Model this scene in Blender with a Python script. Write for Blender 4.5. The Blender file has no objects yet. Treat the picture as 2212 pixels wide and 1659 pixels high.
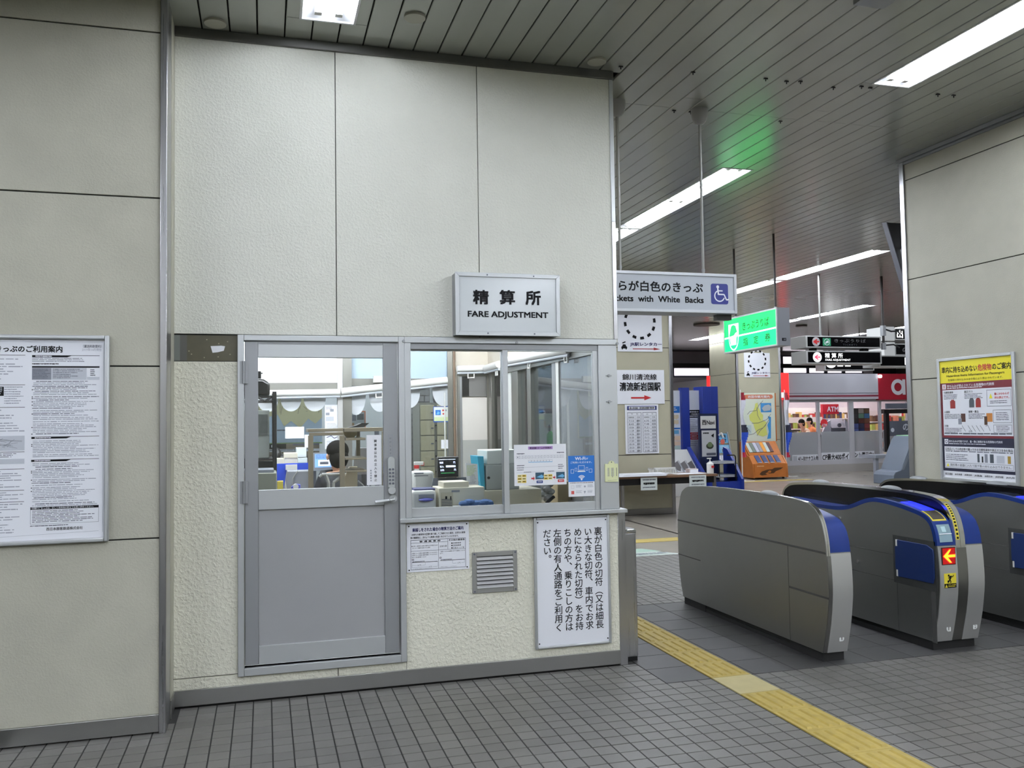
import bpy, bmesh, math, random
from mathutils import Vector, Matrix
random.seed(7)
SC = bpy.context.scene
COL = SC.collection
W, H = 2212, 1659
# ------------------------------------------------------------------ camera
F, YAW, PITCH, ROLL, EYE = 1872.586, math.radians(15.94144), math.radians(2.51934), math.radians(-.86432), 1.6
_cy, _sy, _cp, _sp = math.cos(YAW), math.sin(YAW), math.cos(PITCH), math.sin(PITCH)
FWD = Vector((_sy*_cp, _cy*_cp, _sp))
_r0 = Vector((_cy, -_sy, 0)); _u0 = _r0.cross(FWD)
RT = _r0*math.cos(ROLL) + _u0*math.sin(ROLL)
UP = -_r0*math.sin(ROLL) + _u0*math.cos(ROLL)
CAM = Vector((0, 0, EYE))
cd = bpy.data.cameras.new('camera'); cam = bpy.data.objects.new('camera', cd); COL.objects.link(cam)
cd.sensor_width = 36; cd.lens = F/W*36; cd.clip_start = .05; cd.clip_end = 200
m = Matrix.Identity(4)
for i in range(3):
    m[i][0], m[i][1], m[i][2], m[i][3] = RT[i], UP[i], -FWD[i], CAM[i]
cam.matrix_world = m
SC.camera = cam
# ------------------------------------------------------------------ light and exposure
wd = bpy.data.worlds.new('world'); SC.world = wd; wd.use_nodes = True
wd.node_tree.nodes['Background'].inputs[0].default_value = (.80, .88, 1, 1)
wd.node_tree.nodes['Background'].inputs[1].default_value = .12
SC.view_settings.view_transform = 'Standard'; SC.view_settings.look = 'None'
SC.view_settings.exposure = 0.5; SC.view_settings.gamma = 1.0; SC.view_settings.use_curve_mapping = False
TUBE = 66.0        # hall fluorescent tubes
TUBE_DIM = 34.0    # pair before the office wall, dimmed to soften its hot spot
TUBE_REAR = 120.0  # rows behind viewer and office, boosted to brighten walls and map
BOOTH = 80.0       # office ceiling tubes
SHOP = 9.0        # shop ceiling panels
SC.cycles.max_bounces = 8; SC.cycles.diffuse_bounces = 5; SC.cycles.glossy_bounces = 4
SC.cycles.transparent_max_bounces = 12; SC.cycles.sample_clamp_indirect = 6
SC.cycles.caustics_reflective = False; SC.cycles.caustics_refractive = False
CZ = 3.95          # ceiling
WY = 5.34          # office front wall
LY = 4.965         # left wall
XR = 5.62          # right wall
# ------------------------------------------------------------------ measuring helpers (picture point -> point on a real plane)
def ray(x, y): return RT*((x-W/2)/F) + UP*(-(y-H/2)/F) + FWD
def aY(x, y, Y): d = ray(x, y); return CAM + d*(Y/d.y)
def aX(x, y, X): d = ray(x, y); return CAM + d*(X/d.x)
def aZ(x, y, z=0): d = ray(x, y); return CAM + d*((z-EYE)/d.z)
# ------------------------------------------------------------------ materials
def lin(c):
    return tuple(((v/255)/12.92 if v/255 <= .04045 else ((v/255+.055)/1.055)**2.4) for v in c) + (1,)
MATS = {}
def mat(name, rgb=(128,128,128), rough=.5, metal=0, noise=0, nscale=8, bump=0, bscale=60, emit=0, ecol=None, brush=None, island=0, spec=.5):
    if name in MATS: return MATS[name]
    m = bpy.data.materials.new(name); m.use_nodes = True; MATS[name] = m
    nt = m.node_tree; N, L = nt.nodes, nt.links; b = N['Principled BSDF']
    c = lin(rgb)
    b.inputs['Base Color'].default_value = c; b.inputs['Roughness'].default_value = rough
    b.inputs['Metallic'].default_value = metal; b.inputs['Specular IOR Level'].default_value = spec
    tc = N.new('ShaderNodeTexCoord')
    colsock = None
    if noise or island:
        val = None
        if noise:
            n = N.new('ShaderNodeTexNoise'); n.inputs['Scale'].default_value = nscale; n.inputs['Detail'].default_value = 5
            geo0 = N.new('ShaderNodeNewGeometry'); L.new(geo0.outputs['Position'], n.inputs['Vector'])
            mr = N.new('ShaderNodeMapRange'); mr.inputs[1].default_value = .3; mr.inputs[2].default_value = .7
            mr.inputs[3].default_value = 1-noise; mr.inputs[4].default_value = 1+noise
            L.new(n.outputs['Fac'], mr.inputs[0]); val = mr.outputs[0]
        if island:
            g = N.new('ShaderNodeNewGeometry'); oi = N.new('ShaderNodeObjectInfo')
            ad = N.new('ShaderNodeMath'); ad.operation = 'ADD'; L.new(g.outputs['Random Per Island'], ad.inputs[0]); L.new(oi.outputs['Random'], ad.inputs[1])
            fr = N.new('ShaderNodeMath'); fr.operation = 'FRACT'; L.new(ad.outputs[0], fr.inputs[0])
            mr2 = N.new('ShaderNodeMapRange'); mr2.inputs[3].default_value = 1-island; mr2.inputs[4].default_value = 1+island
            L.new(fr.outputs[0], mr2.inputs[0])
            if val:
                mu = N.new('ShaderNodeMath'); mu.operation = 'MULTIPLY'; L.new(val, mu.inputs[0]); L.new(mr2.outputs[0], mu.inputs[1]); val = mu.outputs[0]
            else: val = mr2.outputs[0]
        mx = N.new('ShaderNodeVectorMath'); mx.operation = 'SCALE'; mx.inputs[0].default_value = c[:3]
        L.new(val, mx.inputs['Scale']); L.new(mx.outputs[0], b.inputs['Base Color'])
    if bump:
        n = N.new('ShaderNodeTexNoise'); n.inputs['Scale'].default_value = bscale; n.inputs['Detail'].default_value = 3
        n.inputs['Roughness'].default_value = .55
        g = N.new('ShaderNodeNewGeometry'); L.new(g.outputs['Position'], n.inputs['Vector'])
        cr = N.new('ShaderNodeMapRange'); cr.inputs[1].default_value = .42; cr.inputs[2].default_value = .68; L.new(n.outputs['Fac'], cr.inputs[0])
        bp = N.new('ShaderNodeBump'); bp.inputs['Strength'].default_value = bump; bp.inputs['Distance'].default_value = .004
        L.new(cr.outputs[0], bp.inputs['Height']); L.new(bp.outputs[0], b.inputs['Normal'])
    if brush:   # brushed metal: fine streaks stretched along one axis
        n = N.new('ShaderNodeTexNoise'); n.inputs['Scale'].default_value = 1; n.inputs['Detail'].default_value = 4
        mp = N.new('ShaderNodeMapping'); mp.inputs['Scale'].default_value = brush
        g = N.new('ShaderNodeNewGeometry'); L.new(g.outputs['Position'], mp.inputs['Vector']); L.new(mp.outputs[0], n.inputs['Vector'])
        mr = N.new('ShaderNodeMapRange'); mr.inputs[3].default_value = rough-.08; mr.inputs[4].default_value = rough+.12
        L.new(n.outputs['Fac'], mr.inputs[0]); L.new(mr.outputs[0], b.inputs['Roughness'])
    if emit:
        b.inputs['Emission Color'].default_value = lin(ecol or rgb); b.inputs['Emission Strength'].default_value = emit
    return m
def glass(name, tint=(255,255,255), refl=.06, alpha=0, rough=0.0):
    if name in MATS: return MATS[name]
    m = bpy.data.materials.new(name); m.use_nodes = True; MATS[name] = m
    nt = m.node_tree; N, L = nt.nodes, nt.links; N.clear()
    o = N.new('ShaderNodeOutputMaterial'); t = N.new('ShaderNodeBsdfTransparent'); t.inputs[0].default_value = lin(tint)
    g = N.new('ShaderNodeBsdfGlossy'); g.inputs['Roughness'].default_value = rough
    fz = N.new('ShaderNodeFresnel'); fz.inputs[0].default_value = 1.45
    mx = N.new('ShaderNodeMixShader')
    ms = N.new('ShaderNodeMath'); ms.operation = 'MULTIPLY'; ms.inputs[1].default_value = refl/.04
    L.new(fz.outputs[0], ms.inputs[0]); L.new(ms.outputs[0], mx.inputs[0]); L.new(t.outputs[0], mx.inputs[1]); L.new(g.outputs[0], mx.inputs[2])
    last = mx
    if alpha:
        d = N.new('ShaderNodeBsdfDiffuse'); d.inputs[0].default_value = lin((225,228,232)); m2 = N.new('ShaderNodeMixShader'); m2.inputs[0].default_value = alpha
        L.new(mx.outputs[0], m2.inputs[1]); L.new(d.outputs[0], m2.inputs[2]); last = m2
    L.new(last.outputs[0], o.inputs[0]); return m

STUCCO = mat('cream stucco', (224,222,205), .8, noise=.03, nscale=3, bump=.9, bscale=55)
STUCCO_F = mat('cream stucco fine', (220,220,209), .75, noise=.03, nscale=3, bump=.45, bscale=70)
BEIGE = mat('beige wall panel', (178,176,161), .7, noise=.05, nscale=4, bump=.22, bscale=95)
BEIGE2 = mat('beige pillar panel', (176,172,150), .6, noise=.04, nscale=3)
DARK = mat('dark joint', (40,40,38), .9)
STEEL = mat('brushed steel', (168,168,166), .30, 1, brush=(3,3,220))
STEELV = mat('brushed steel vertical', (176,176,178), .28, 1, brush=(90,90,1))
GATE = mat('brushed gate steel', (160,161,158), .38, 1, brush=(240,3,3))
GATEF = mat('gate front steel', (205,205,204), .42, .75)
CHROME = mat('polished chrome', (215,215,215), .14, 1)
ALU = mat('anodised aluminium', (190,193,194), .42, .55)
ALUD = mat('aluminium shade grey', (152,154,156), .45, .5)
DOORP = mat('grey door panel', (160,161,162), .45, .15, noise=.03, nscale=2)
OLIVE = mat('dark olive tape band', (72,68,48), .45, .1, noise=.12, nscale=14)
BLACK = mat('black plastic', (14,14,16), .35)
GBLACK = mat('gloss black', (6,6,8), .25, spec=.25)
RUBBER = mat('black rubber', (20,20,20), .7)
WHITE = mat('white print', (232,234,240), .45)
WHITEP = mat('white plastic', (226,226,222), .4)
PAPER = mat('white paper', (235,236,240), .7)
CREAM = mat('cream plastic', (222,216,196), .45)
INK = mat('black ink', (10,10,14), .6, spec=.2)
NAVY = mat('navy ink', (28,34,92), .5)
GREYT = mat('grey small print', (158,161,172), .6)
GREYD = mat('dark grey small print', (92,95,106), .6)
GREYL = mat('pale grey tint', (192,196,204), .6)
GREYM = mat('mid grey tint', (138,142,152), .6)
RED = mat('red ink', (190,38,40), .5)
BLUE = mat('deep blue gate plastic', (10,42,112), .38)
BLUEF = mat('blue flap', (11,38,90), .5)
BLUEP = mat('blue pylon', (24,48,140), .45)
SKYB = mat('sky blue print', (110,178,220), .5)
YEL = mat('yellow print', (238,224,40), .5)
YELT = mat('yellow tactile', (172,151,76), .55, noise=.10, nscale=18)
YELP = mat('pale yellow plate', (182,170,122), .5, noise=.06, nscale=10)
TILE = mat('grey floor tile', (102,100,96), .42, noise=.06, nscale=5, island=.09, bump=.12, bscale=220)
SLAB = mat('dark slab tile', (66,65,65), .40, noise=.06, nscale=6, island=.05)
GROUT = mat('dark grout', (46,46,44), .9)
HALLF = mat('polished hall floor', (150,143,132), .25, noise=.08, nscale=2)
STRIP = mat('painted ceiling strip', (154,156,148), .2, .18, noise=.04, nscale=2, spec=.6)
CVOID = mat('ceiling void', (24,24,22), .9)
FIXT = mat('white lamp reflector', (235,236,238), .5)
TUBEM = mat('fluorescent tube', (255,255,255), .3, emit=TUBE, ecol=(238,244,255))
TUBED = mat('dimmed fluorescent tube', (255,255,255), .3, emit=TUBE_DIM, ecol=(238,244,255))
TUBER = mat('boosted fluorescent tube', (255,255,255), .3, emit=TUBE_REAR, ecol=(238,244,255))
BTUBE = mat('office fluorescent tube', (255,255,255), .3, emit=BOOTH, ecol=(246,249,255))
SHOPL = mat('shop ceiling light', (255,255,255), .3, emit=SHOP, ecol=(255,246,250))
DAY = mat('daylit frosted pane', (235,235,240), .5, emit=1.4, ecol=(246,236,246))
GLASS = glass('clear glass', (246,249,250), .05)
SHOPG = glass('shop glass', (250,250,252), .05)
FROST = glass('frosted film', (235,238,242), .03, alpha=.55)
SKIN = mat('skin', (205,160,132), .55)
HAIR = mat('black hair', (9,8,8), .8, spec=.15)
UNIF = mat('dark uniform', (26,27,34), .8)
WOODO = mat('orange brown wood', (176,104,44), .4, noise=.10, nscale=5)
WOODE = mat('brown wood edge', (110,82,60), .5)

# ------------------------------------------------------------------ mesh builder
class MB:
    def __init__(s): s.v = []; s.f = []; s.m = []; s.mats = []
    def mi(s, m):
        m = m or STEEL
        if m not in s.mats: s.mats.append(m)
        return s.mats.index(m)
    def add(s, vs, fs, m=None):
        k = len(s.v); i = s.mi(m); s.v += [tuple(v) for v in vs]
        for f in fs: s.f.append(tuple(a+k for a in f)); s.m.append(i)
        return s
    def box(s, x0, x1, y0, y1, z0, z1, m=None):
        x0, x1 = sorted((x0, x1)); y0, y1 = sorted((y0, y1)); z0, z1 = sorted((z0, z1))
        return s.add([(x0,y0,z0),(x1,y0,z0),(x1,y1,z0),(x0,y1,z0),(x0,y0,z1),(x1,y0,z1),(x1,y1,z1),(x0,y1,z1)],
              [(0,3,2,1),(4,5,6,7),(0,1,5,4),(1,2,6,5),(2,3,7,6),(3,0,4,7)], m)
    def prism(s, prof, a, b, axis, m=None):      # closed outline extruded from a to b along an axis
        mk = {'x': lambda p,t:(t,p[0],p[1]), 'y': lambda p,t:(p[0],t,p[1]), 'z': lambda p,t:(p[0],p[1],t)}[axis]
        n = len(prof); vs = [mk(p,a) for p in prof]+[mk(p,b) for p in prof]
        area = sum(prof[i][0]*prof[(i+1)%n][1]-prof[(i+1)%n][0]*prof[i][1] for i in range(n))
        flip = (area > 0) ^ (axis == 'y') ^ (b < a)
        fs = [tuple(range(n)), tuple(range(2*n-1, n-1, -1))]+[(i, n+i, n+(i+1)%n, (i+1)%n) for i in range(n)]
        if flip: fs = [tuple(reversed(f)) for f in fs]
        return s.add(vs, fs, m)
    def band(s, prof, t, a, b, m=None):           # open (y,z) path thickened by t (inwards) and extruded in x
        inn = []
        for i, p in enumerate(prof):
            q0 = prof[max(i-1,0)]; q1 = prof[min(i+1,len(prof)-1)]
            d = Vector((q1[0]-q0[0], q1[1]-q0[1])).normalized(); inn.append((p[0]+d.y*t, p[1]-d.x*t))
        n = len(prof); vs = [(x,*p) for x in (a,b) for p in prof]+[(x,*p) for x in (a,b) for p in inn]; fs = []
        for i in range(n-1): fs += [(i,i+1,2*n+i+1,2*n+i),(3*n+i,3*n+i+1,n+i+1,n+i),(i,n+i,n+i+1,i+1),(2*n+i+1,3*n+i+1,3*n+i,2*n+i)]
        s.add(vs, fs+[(0,2*n,3*n,n),(n-1,2*n-1,4*n-1,3*n-1)], m)
        return s
    def cyl(s, p, q, r, m=None, n=12, r1=None):
        p, q = Vector(p), Vector(q); d = (q-p).normalized(); a = d.orthogonal().normalized(); b = d.cross(a); r1 = r if r1 is None else r1
        vs = []
        for c, rr in ((p,r),(q,r1)):
            for i in range(n):
                t = 2*math.pi*i/n; vs.append(c+(a*math.cos(t)+b*math.sin(t))*rr)
        return s.add(vs, [tuple(reversed(range(n))), tuple(range(n,2*n))]+[(i,(i+1)%n,n+(i+1)%n,n+i) for i in range(n)], m)
    def tube(s, pts, r, m=None, n=6):
        for p, q in zip(pts, pts[1:]): s.cyl(p, q, r, m, n)
        return s
    def lathe(s, prof, c, m=None, n=16):          # (r,z) outline turned about z
        vs = []
        for r, z in prof:
            for i in range(n):
                t = 2*math.pi*i/n; vs.append((c[0]+r*math.cos(t), c[1]+r*math.sin(t), c[2]+z))
        fs = [(j*n+i, j*n+(i+1)%n, (j+1)*n+(i+1)%n, (j+1)*n+i) for j in range(len(prof)-1) for i in range(n)]
        fs += [tuple(reversed(range(n))), tuple(range((len(prof)-1)*n, len(prof)*n))]
        return s.add(vs, fs, m)
    def ball(s, c, rx, ry, rz, m=None, n=12, k=8, z0=-1):
        prof = [(math.cos(t), math.sin(t)) for t in [math.asin(z0)+(math.pi/2-math.asin(z0))*j/k for j in range(k+1)]]
        vs = []
        for r, z in prof:
            for i in range(n):
                t = 2*math.pi*i/n; vs.append((c[0]+rx*max(r,.01)*math.cos(t), c[1]+ry*max(r,.01)*math.sin(t), c[2]+rz*z))
        fs = [(j*n+i, j*n+(i+1)%n, (j+1)*n+(i+1)%n, (j+1)*n+i) for j in range(k) for i in range(n)]+[tuple(reversed(range(n))), tuple(range(k*n,(k+1)*n))]
        return s.add(vs, fs, m)
def obj(name, mb, parent=None, loc=None, bev=0, label=None, smooth=True):
    me = bpy.data.meshes.new(name)
    me.from_pydata([Vector(v)-loc for v in mb.v] if loc is not None else mb.v, [], mb.f)
    for m_ in mb.mats: me.materials.append(m_)
    me.polygons.foreach_set('material_index', mb.m)
    if smooth:
        me.polygons.foreach_set('use_smooth', [True]*len(me.polygons)); me.set_sharp_from_angle(angle=math.radians(32))
    me.update()
    o = bpy.data.objects.new(name, me); COL.objects.link(o)
    if bev:
        b = o.modifiers.new('edge', 'BEVEL'); b.width = bev; b.segments = 2; b.limit_method = 'ANGLE'; b.angle_limit = math.radians(40)
    if parent: o.parent = parent
    if label: o['label'] = label
    return o
def thing(name, label, cat, loc=(0,0,0), group=None, kind=None):
    o = bpy.data.objects.new(name, None); COL.objects.link(o); o.location = loc; o.empty_display_size = .05
    o['label'] = label; o['category'] = cat
    if group: o['group'] = group
    if kind: o['kind'] = kind
    return o
def part(root, name, mb, label=None, bev=0, kind=None, smooth=True):      # vertices given in world coordinates
    base = root
    off = Vector((0,0,0))
    while base is not None: off += Vector(base.location); base = base.parent
    o = obj(name, mb, root, off, bev, label, smooth)
    if kind: o['kind'] = kind
    return o
def solo(name, mb, label, cat, group=None, kind=None, bev=0):
    xs = [v[0] for v in mb.v]; ys = [v[1] for v in mb.v]; zs = [v[2] for v in mb.v]
    loc = Vector(((min(xs)+max(xs))/2, (min(ys)+max(ys))/2, min(zs)))
    o = obj(name, mb, None, loc, bev); o.location = loc; o['label'] = label; o['category'] = cat
    if group: o['group'] = group
    if kind: o['kind'] = kind
    return o
def copy_tree(o, parent=None):
    c = o.copy(); COL.objects.link(c)
    if parent: c.parent = parent
    for ch in list(o.children): copy_tree(ch, c)
    return c
# ------------------------------------------------------------------ lettering
_fc = bpy.data.curves.new('lettering', 'FONT'); _fo = bpy.data.objects.new('lettering', _fc); COL.objects.link(_fo)
_fc.size = 1; _fc.resolution_u = 1
_tc = {}
def glyphs(body, bold):
    k = (body, bold)
    if k not in _tc:
        _fc.body = body; _fc.resolution_u = 2 if bold else 1
        dg = bpy.context.evaluated_depsgraph_get(); dg.update()
        me = bpy.data.meshes.new_from_object(_fo.evaluated_get(dg))
        vs, fs = [tuple(v.co) for v in me.vertices], [tuple(p.vertices) for p in me.polygons]; bpy.data.meshes.remove(me)
        if bold:            # heavier strokes: the same outline struck four times, a hair apart
            V, G, n = [], [], len(vs)
            for q, (dx, dy) in enumerate(((-1,-1),(1,-1),(1,1),(-1,1))):
                V += [(x+dx*bold*.8, y+dy*bold*.8, q*.12) for x, y, z in vs]; G += [tuple(i+q*n for i in f) for f in fs]
            vs, fs = V, G
        _tc[k] = (vs, fs)
    return _tc[k]
class Sheet:
    """flat print on a face: origin o (lower left), u to the right, v up, size w x h metres; coordinates 0..1, y down from the top"""
    def __init__(s, o, u, v, w, h, eps=.0007):
        s.o, s.u, s.v, s.w, s.h, s.e = Vector(o), Vector(u), Vector(v), w, h, eps; s.n = s.u.cross(s.v); s.mb = MB()
    def P(s, x, y, l): return s.o + s.u*(x*s.w) + s.v*((1-y)*s.h) + s.n*(s.e*l)
    def poly(s, pts, m, l=1):
        a = sum(pts[i][0]*pts[(i+1)%len(pts)][1]-pts[(i+1)%len(pts)][0]*pts[i][1] for i in range(len(pts)))
        if a > 0: pts = list(reversed(pts))
        s.k = (getattr(s, 'k', 0)+1) % 24; z = l+.018*s.k      # every printed patch a few microns apart
        s.mb.add([s.P(x,y,z) for x,y in pts], [tuple(range(len(pts)))], m); return s
    def rect(s, x0, y0, x1, y1, m, l=1): return s.poly([(x0,y0),(x1,y0),(x1,y1),(x0,y1)], m, l)
    def frame(s, x0, y0, x1, y1, t, m, l=1):
        tx, ty = t/s.w, t/s.h
        s.rect(x0,y0,x1,y0+ty,m,l); s.rect(x0,y1-ty,x1,y1,m,l); s.rect(x0,y0,x0+tx,y1,m,l); return s.rect(x1-tx,y0,x1,y1,m,l)
    def line(s, pts, t, m, l=1):
        for (x0,y0),(x1,y1) in zip(pts, pts[1:]):
            dx, dy = (x1-x0)*s.w, (y1-y0)*s.h; L = math.hypot(dx,dy) or 1e-6; nx, ny = -dy/L*t/2/s.w, dx/L*t/2/s.h
            s.poly([(x0+nx,y0+ny),(x1+nx,y1+ny),(x1-nx,y1-ny),(x0-nx,y0-ny)], m, l)
        return s
    def disc(s, x, y, r, m, l=1, n=20, r1=0, a0=0, a1=360, sy=1):
        pts = [(x+r*math.cos(math.radians(a0+(a1-a0)*i/n))/s.w, y+sy*r*math.sin(math.radians(a0+(a1-a0)*i/n))/s.h) for i in range(n+1)]
        if r1:
            q = [(x+r1*math.cos(math.radians(a0+(a1-a0)*i/n))/s.w, y+sy*r1*math.sin(math.radians(a0+(a1-a0)*i/n))/s.h) for i in range(n+1)]
            for i in range(n): s.poly([pts[i],pts[i+1],q[i+1],q[i]], m, l)
            return s
        return s.poly(pts[:-1] if a1-a0 == 360 else pts+[(x,y)], m, l)
    def text(s, body, x0, y0, x1, y1, m, bold=0.0, l=2):      # stretched to fill the box
        vs, fs = glyphs(body, bold)
        if not vs: return s
        ax = min(v[0] for v in vs); bx = max(v[0] for v in vs); ay = min(v[1] for v in vs); by = max(v[1] for v in vs)
        s.mb.add([s.P(x0+(v[0]-ax)/(bx-ax or 1)*(x1-x0), y1-(v[1]-ay)/(by-ay or 1)*(y1-y0), l+v[2]) for v in vs], fs, m); return s
    def vtext(s, body, x, y0, cw, ch, m, bold=0.0, l=2):      # upright column, x = centre of the column
        sw = {'（':'︵','）':'︶'}
        for i, c in enumerate(body):
            if c in '　 ': continue
            y = y0+i*ch
            vs, fs = glyphs(sw.get(c, c), bold); 
            if c in '、。': dx, dy = .62, .62
            else: dx, dy = 0, 0
            s.mb.add([s.P(x-cw/2+(v[0]+dx)*cw, y+ch*.88-(v[1]+dy)*cw*s.w/s.h, l+v[2]) for v in vs], fs, m)
        return s
    def bars(s, x0, y0, x1, y1, n, m, fill=.5, rag=.3, l=1, words=True):  # lines of print too small to read
        dy = (y1-y0)/n
        for i in range(n):
            e = x1-(x1-x0)*rag*random.random(); x = x0
            while x < e:
                w = min(random.uniform(.02,.12)*(x1-x0)+.002, e-x) if words else e-x
                s.rect(x, y0+i*dy, x+w, y0+i*dy+dy*fill*random.uniform(.75,1.1), m, l); x += w+.006*(x1-x0)*random.uniform(.5,3)
        return s
    def done(s, root, name='printing', label=None): return part(root, name, s.mb, label, smooth=False)
def faceY(x0, z0, w, h, Y, eps=.0007): return Sheet((x0,Y,z0),(1,0,0),(0,0,1),w,h,eps)      # faces -y
def faceX(y1, z0, w, h, X, eps=.0007): return Sheet((X,y1,z0),(0,-1,0),(0,0,1),w,h,eps)     # faces -x, y1 = far edge
def arrow(s, x0, y, x1, hh, m, l=2, head=.35, shaft=.3):        # horizontal arrow x0 -> x1
    xm = x1-(x1-x0)*head
    s.poly([(x0,y-hh*shaft),(xm,y-hh*shaft),(xm,y+hh*shaft),(x0,y+hh*shaft)], m, l); s.poly([(xm,y-hh),(x1,y),(xm,y+hh)], m, l)
def frame4(mb, x0, x1, z0, z1, y0, y1, t, m, tb=None, tt=None):  # rectangular frame standing in an x-z plane
    tb = t if tb is None else tb; tt = t if tt is None else tt
    mb.box(x0,x0+t,y0,y1,z0,z1,m); mb.box(x1-t,x1,y0,y1,z0,z1,m); mb.box(x0+t,x1-t,y0,y1,z0,z0+tb,m); mb.box(x0+t,x1-t,y0,y1,z1-tt,z1,m)
    return mb
# ================================================================== SETTING
def wallthing(name, label, mb=None, m=None):
    o = solo(name, mb, label, name.split('_')[0], kind='structure'); return o
# ---- floor: grout bed, small square tiles, dark slab tiles between the gates, tactile blocks
floor = solo('floor', MB().box(-8, 24, -8, 30, -.12, -.004, GROUT), 'grey tiled station floor with a yellow tactile strip running through it', 'floor', kind='structure')
FZ = Vector(floor.location)
TX = [0.034+.1004*k for k in range(-60, 70)]
TYs = [4.885-.1035*k for k in range(0, 70)]
TACT = (2.652, 2.922)
def tile_boxes(x0, x1, y0, y1, m, z=0.0, c=.0008, g=.0030):
    return MB().add([(x0+g,y0+g,-.006),(x1-g,y0+g,-.006),(x1-g,y1-g,-.006),(x0+g,y1-g,-.006),
                     (x0+g+c,y0+g+c,z),(x1-g-c,y0+g+c,z),(x1-g-c,y1-g-c,z),(x0+g+c,y1-g-c,z)],
                    [(4,5,6,7),(0,1,5,4),(1,2,6,5),(2,3,7,6),(3,0,4,7)], m)
def infront(x, y):
    d = Vector((x,y,0))-CAM; k = d.dot(FWD)
    if k < .5: return False
    px = W/2+F*d.dot(RT)/k; py = H/2-F*d.dot(UP)/k
    return -30 < px < W+30 and py < H+30
cells = []
for i in range(len(TX)-1):
    x0, x1 = TX[i], TX[i+1]; xc = (x0+x1)/2
    ys = [(TYs[j+1], TYs[j]) for j in range(len(TYs)-1)]
    if xc < 2.3: ys += [(4.885+.1035*j, min(4.885+.1035*(j+1), WY)) for j in range(5)]
    if xc > XR+.02: continue
    for (a, b) in ys:
        if xc < -.53 and b > LY+.05: continue
        if -.53 <= xc < -.46 and b > LY+.22: continue
        pieces = [(x0, x1)]
        if x1 > TACT[0] and x0 < TACT[1]:
            pieces = [(p, q) for p, q in ((x0, min(x1, TACT[0])), (max(x0, TACT[1]), x1)) if q-p > .012]
        for p, q in pieces:
            if infront((p+q)/2, (a+b)/2): cells.append((p, q, a, b))
cells.sort(key=lambda c: (c[0]+c[1])**2/4+(c[2]+c[3])**2/4)
shared = {}
for k, (x0, x1, a, b) in enumerate(cells[:300]):
    key = (round(x1-x0,3), round(b-a,3))
    cx, cy_ = (x0+x1)/2, (a+b)/2
    if key not in shared:
        t = obj('tile', tile_boxes(-key[0]/2, key[0]/2, -key[1]/2, key[1]/2, TILE), floor, Vector((0,0,0)), smooth=False); shared[key] = t.data
    else:
        t = bpy.data.objects.new('tile', shared[key]); COL.objects.link(t); t.parent = floor
    t.location = Vector((cx, cy_, random.uniform(-.0004,.0004)))-FZ
mb = MB()
for x0, x1, a, b in cells[300:]:
    q = tile_boxes(x0, x1, a, b, TILE); mb.add(q.v, q.f, TILE)
for i in range(32):                                     # tiles beyond the gates
    for j in range(24):
        x0 = 2.35+.1004*i*1.0; a = 7.0+.1035*j
        q = tile_boxes(x0+(0), x0+.1004, a, a+.1035, TILE); mb.add(q.v, q.f, TILE)
part(floor, 'tile_field', mb, kind='stuff', smooth=False)
for i in range(11):
    for j in range(7):
        x0, a = 2.345+.3003*i, 4.890+.3*j
        if x0 > XR: continue
        xs = [(x0, min(x0+.3003, XR+.02))]
        if xs[0][1] > TACT[0] and x0 < TACT[1]:
            xs = [(p,q) for p,q in ((x0, min(x0+.3003, TACT[0])), (max(x0, TACT[1]), x0+.3003)) if q-p > .02]
        for p, q in xs: part(floor, 'slab_tile', tile_boxes(p, q, a, a+.3, SLAB, .0005, .0015, .0015), smooth=False)
def tactile(y0, y1, ribs=True, m=YELT):
    mb = MB(); x0, x1 = TACT
    mb.box(x0+.001, x1-.001, y0+.001, y1-.001, -.004, .003, m)
    if ribs:
        for k in range(4):
            xc = x0+.038+.065*k
            prof = [(xc-.017,.0029),(xc-.010,.008),(xc+.010,.008),(xc+.017,.0029)]
            a, b = y0+.022, y1-.022
            mb.add([(xc-.017,a,.003),(xc+.017,a,.003),(xc+.017,b,.003),(xc-.017,b,.003),(xc-.010,a+.014,.0105),(xc+.010,a+.014,.0105),(xc+.010,b-.014,.0105),(xc-.010,b-.014,.0105)],
                   [(4,5,6,7),(0,1,5,4),(1,2,6,5),(2,3,7,6),(3,0,4,7)], m)
    return part(floor, 'tactile_block', mb, smooth=False)
for k in range(11): tactile(4.556-.32*(k+1), 4.556-.32*k)
tactile(4.558, 4.886, False, YELP)
for k in range(7): tactile(4.888+.301*k, 4.888+.301*(k+1))
# far hall floor surface with its yellow guiding line and thresholds
part(floor, 'hall_surface', MB().box(2.30, 5.6, 9.46, 30, -.05, -.001, HALLF).box(5.56, 24, 6.99, 30, -.05, -.001, HALLF).box(-6, 2.15, 5.45, 30, -.05, -.0015, HALLF), smooth=False)
for k in range(12):
    part(floor, 'tactile_block', MB().box(4.3+.3*k, 4.598+.3*k, 10.52, 10.80, -.002, .004, YELT), smooth=False)
for k in range(10):
    part(floor, 'tactile_block', MB().box(10.6+.3*k, 10.898+.3*k, 19.45, 19.75, -.002, .004, YELT), smooth=False)
fs = Sheet((3.75,9.47,.001),(1,0,0),(0,1,0),1.05,.95,.001)
fs.poly([(0,1),(1,1),(.62,.45),(.62,0),(0,0)], mat('pale floor sheet',(176,186,178),.5), 1).poly([(0,.7),(.86,.7),(.72,.42),(0,.42)], mat('green floor sheet',(150,176,160),.5), 2)
fs.bars(.25,.80,.9,.94,2,GREYD,.6,.1,3)
b_ = MB(); b_.mats = fs.mb.mats; b_.v, b_.f, b_.m = fs.mb.v, fs.mb.f, fs.mb.m
solo('floor_notice', b_, 'pale green and white notice stuck on the floor beyond the first gate', 'notice')

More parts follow.
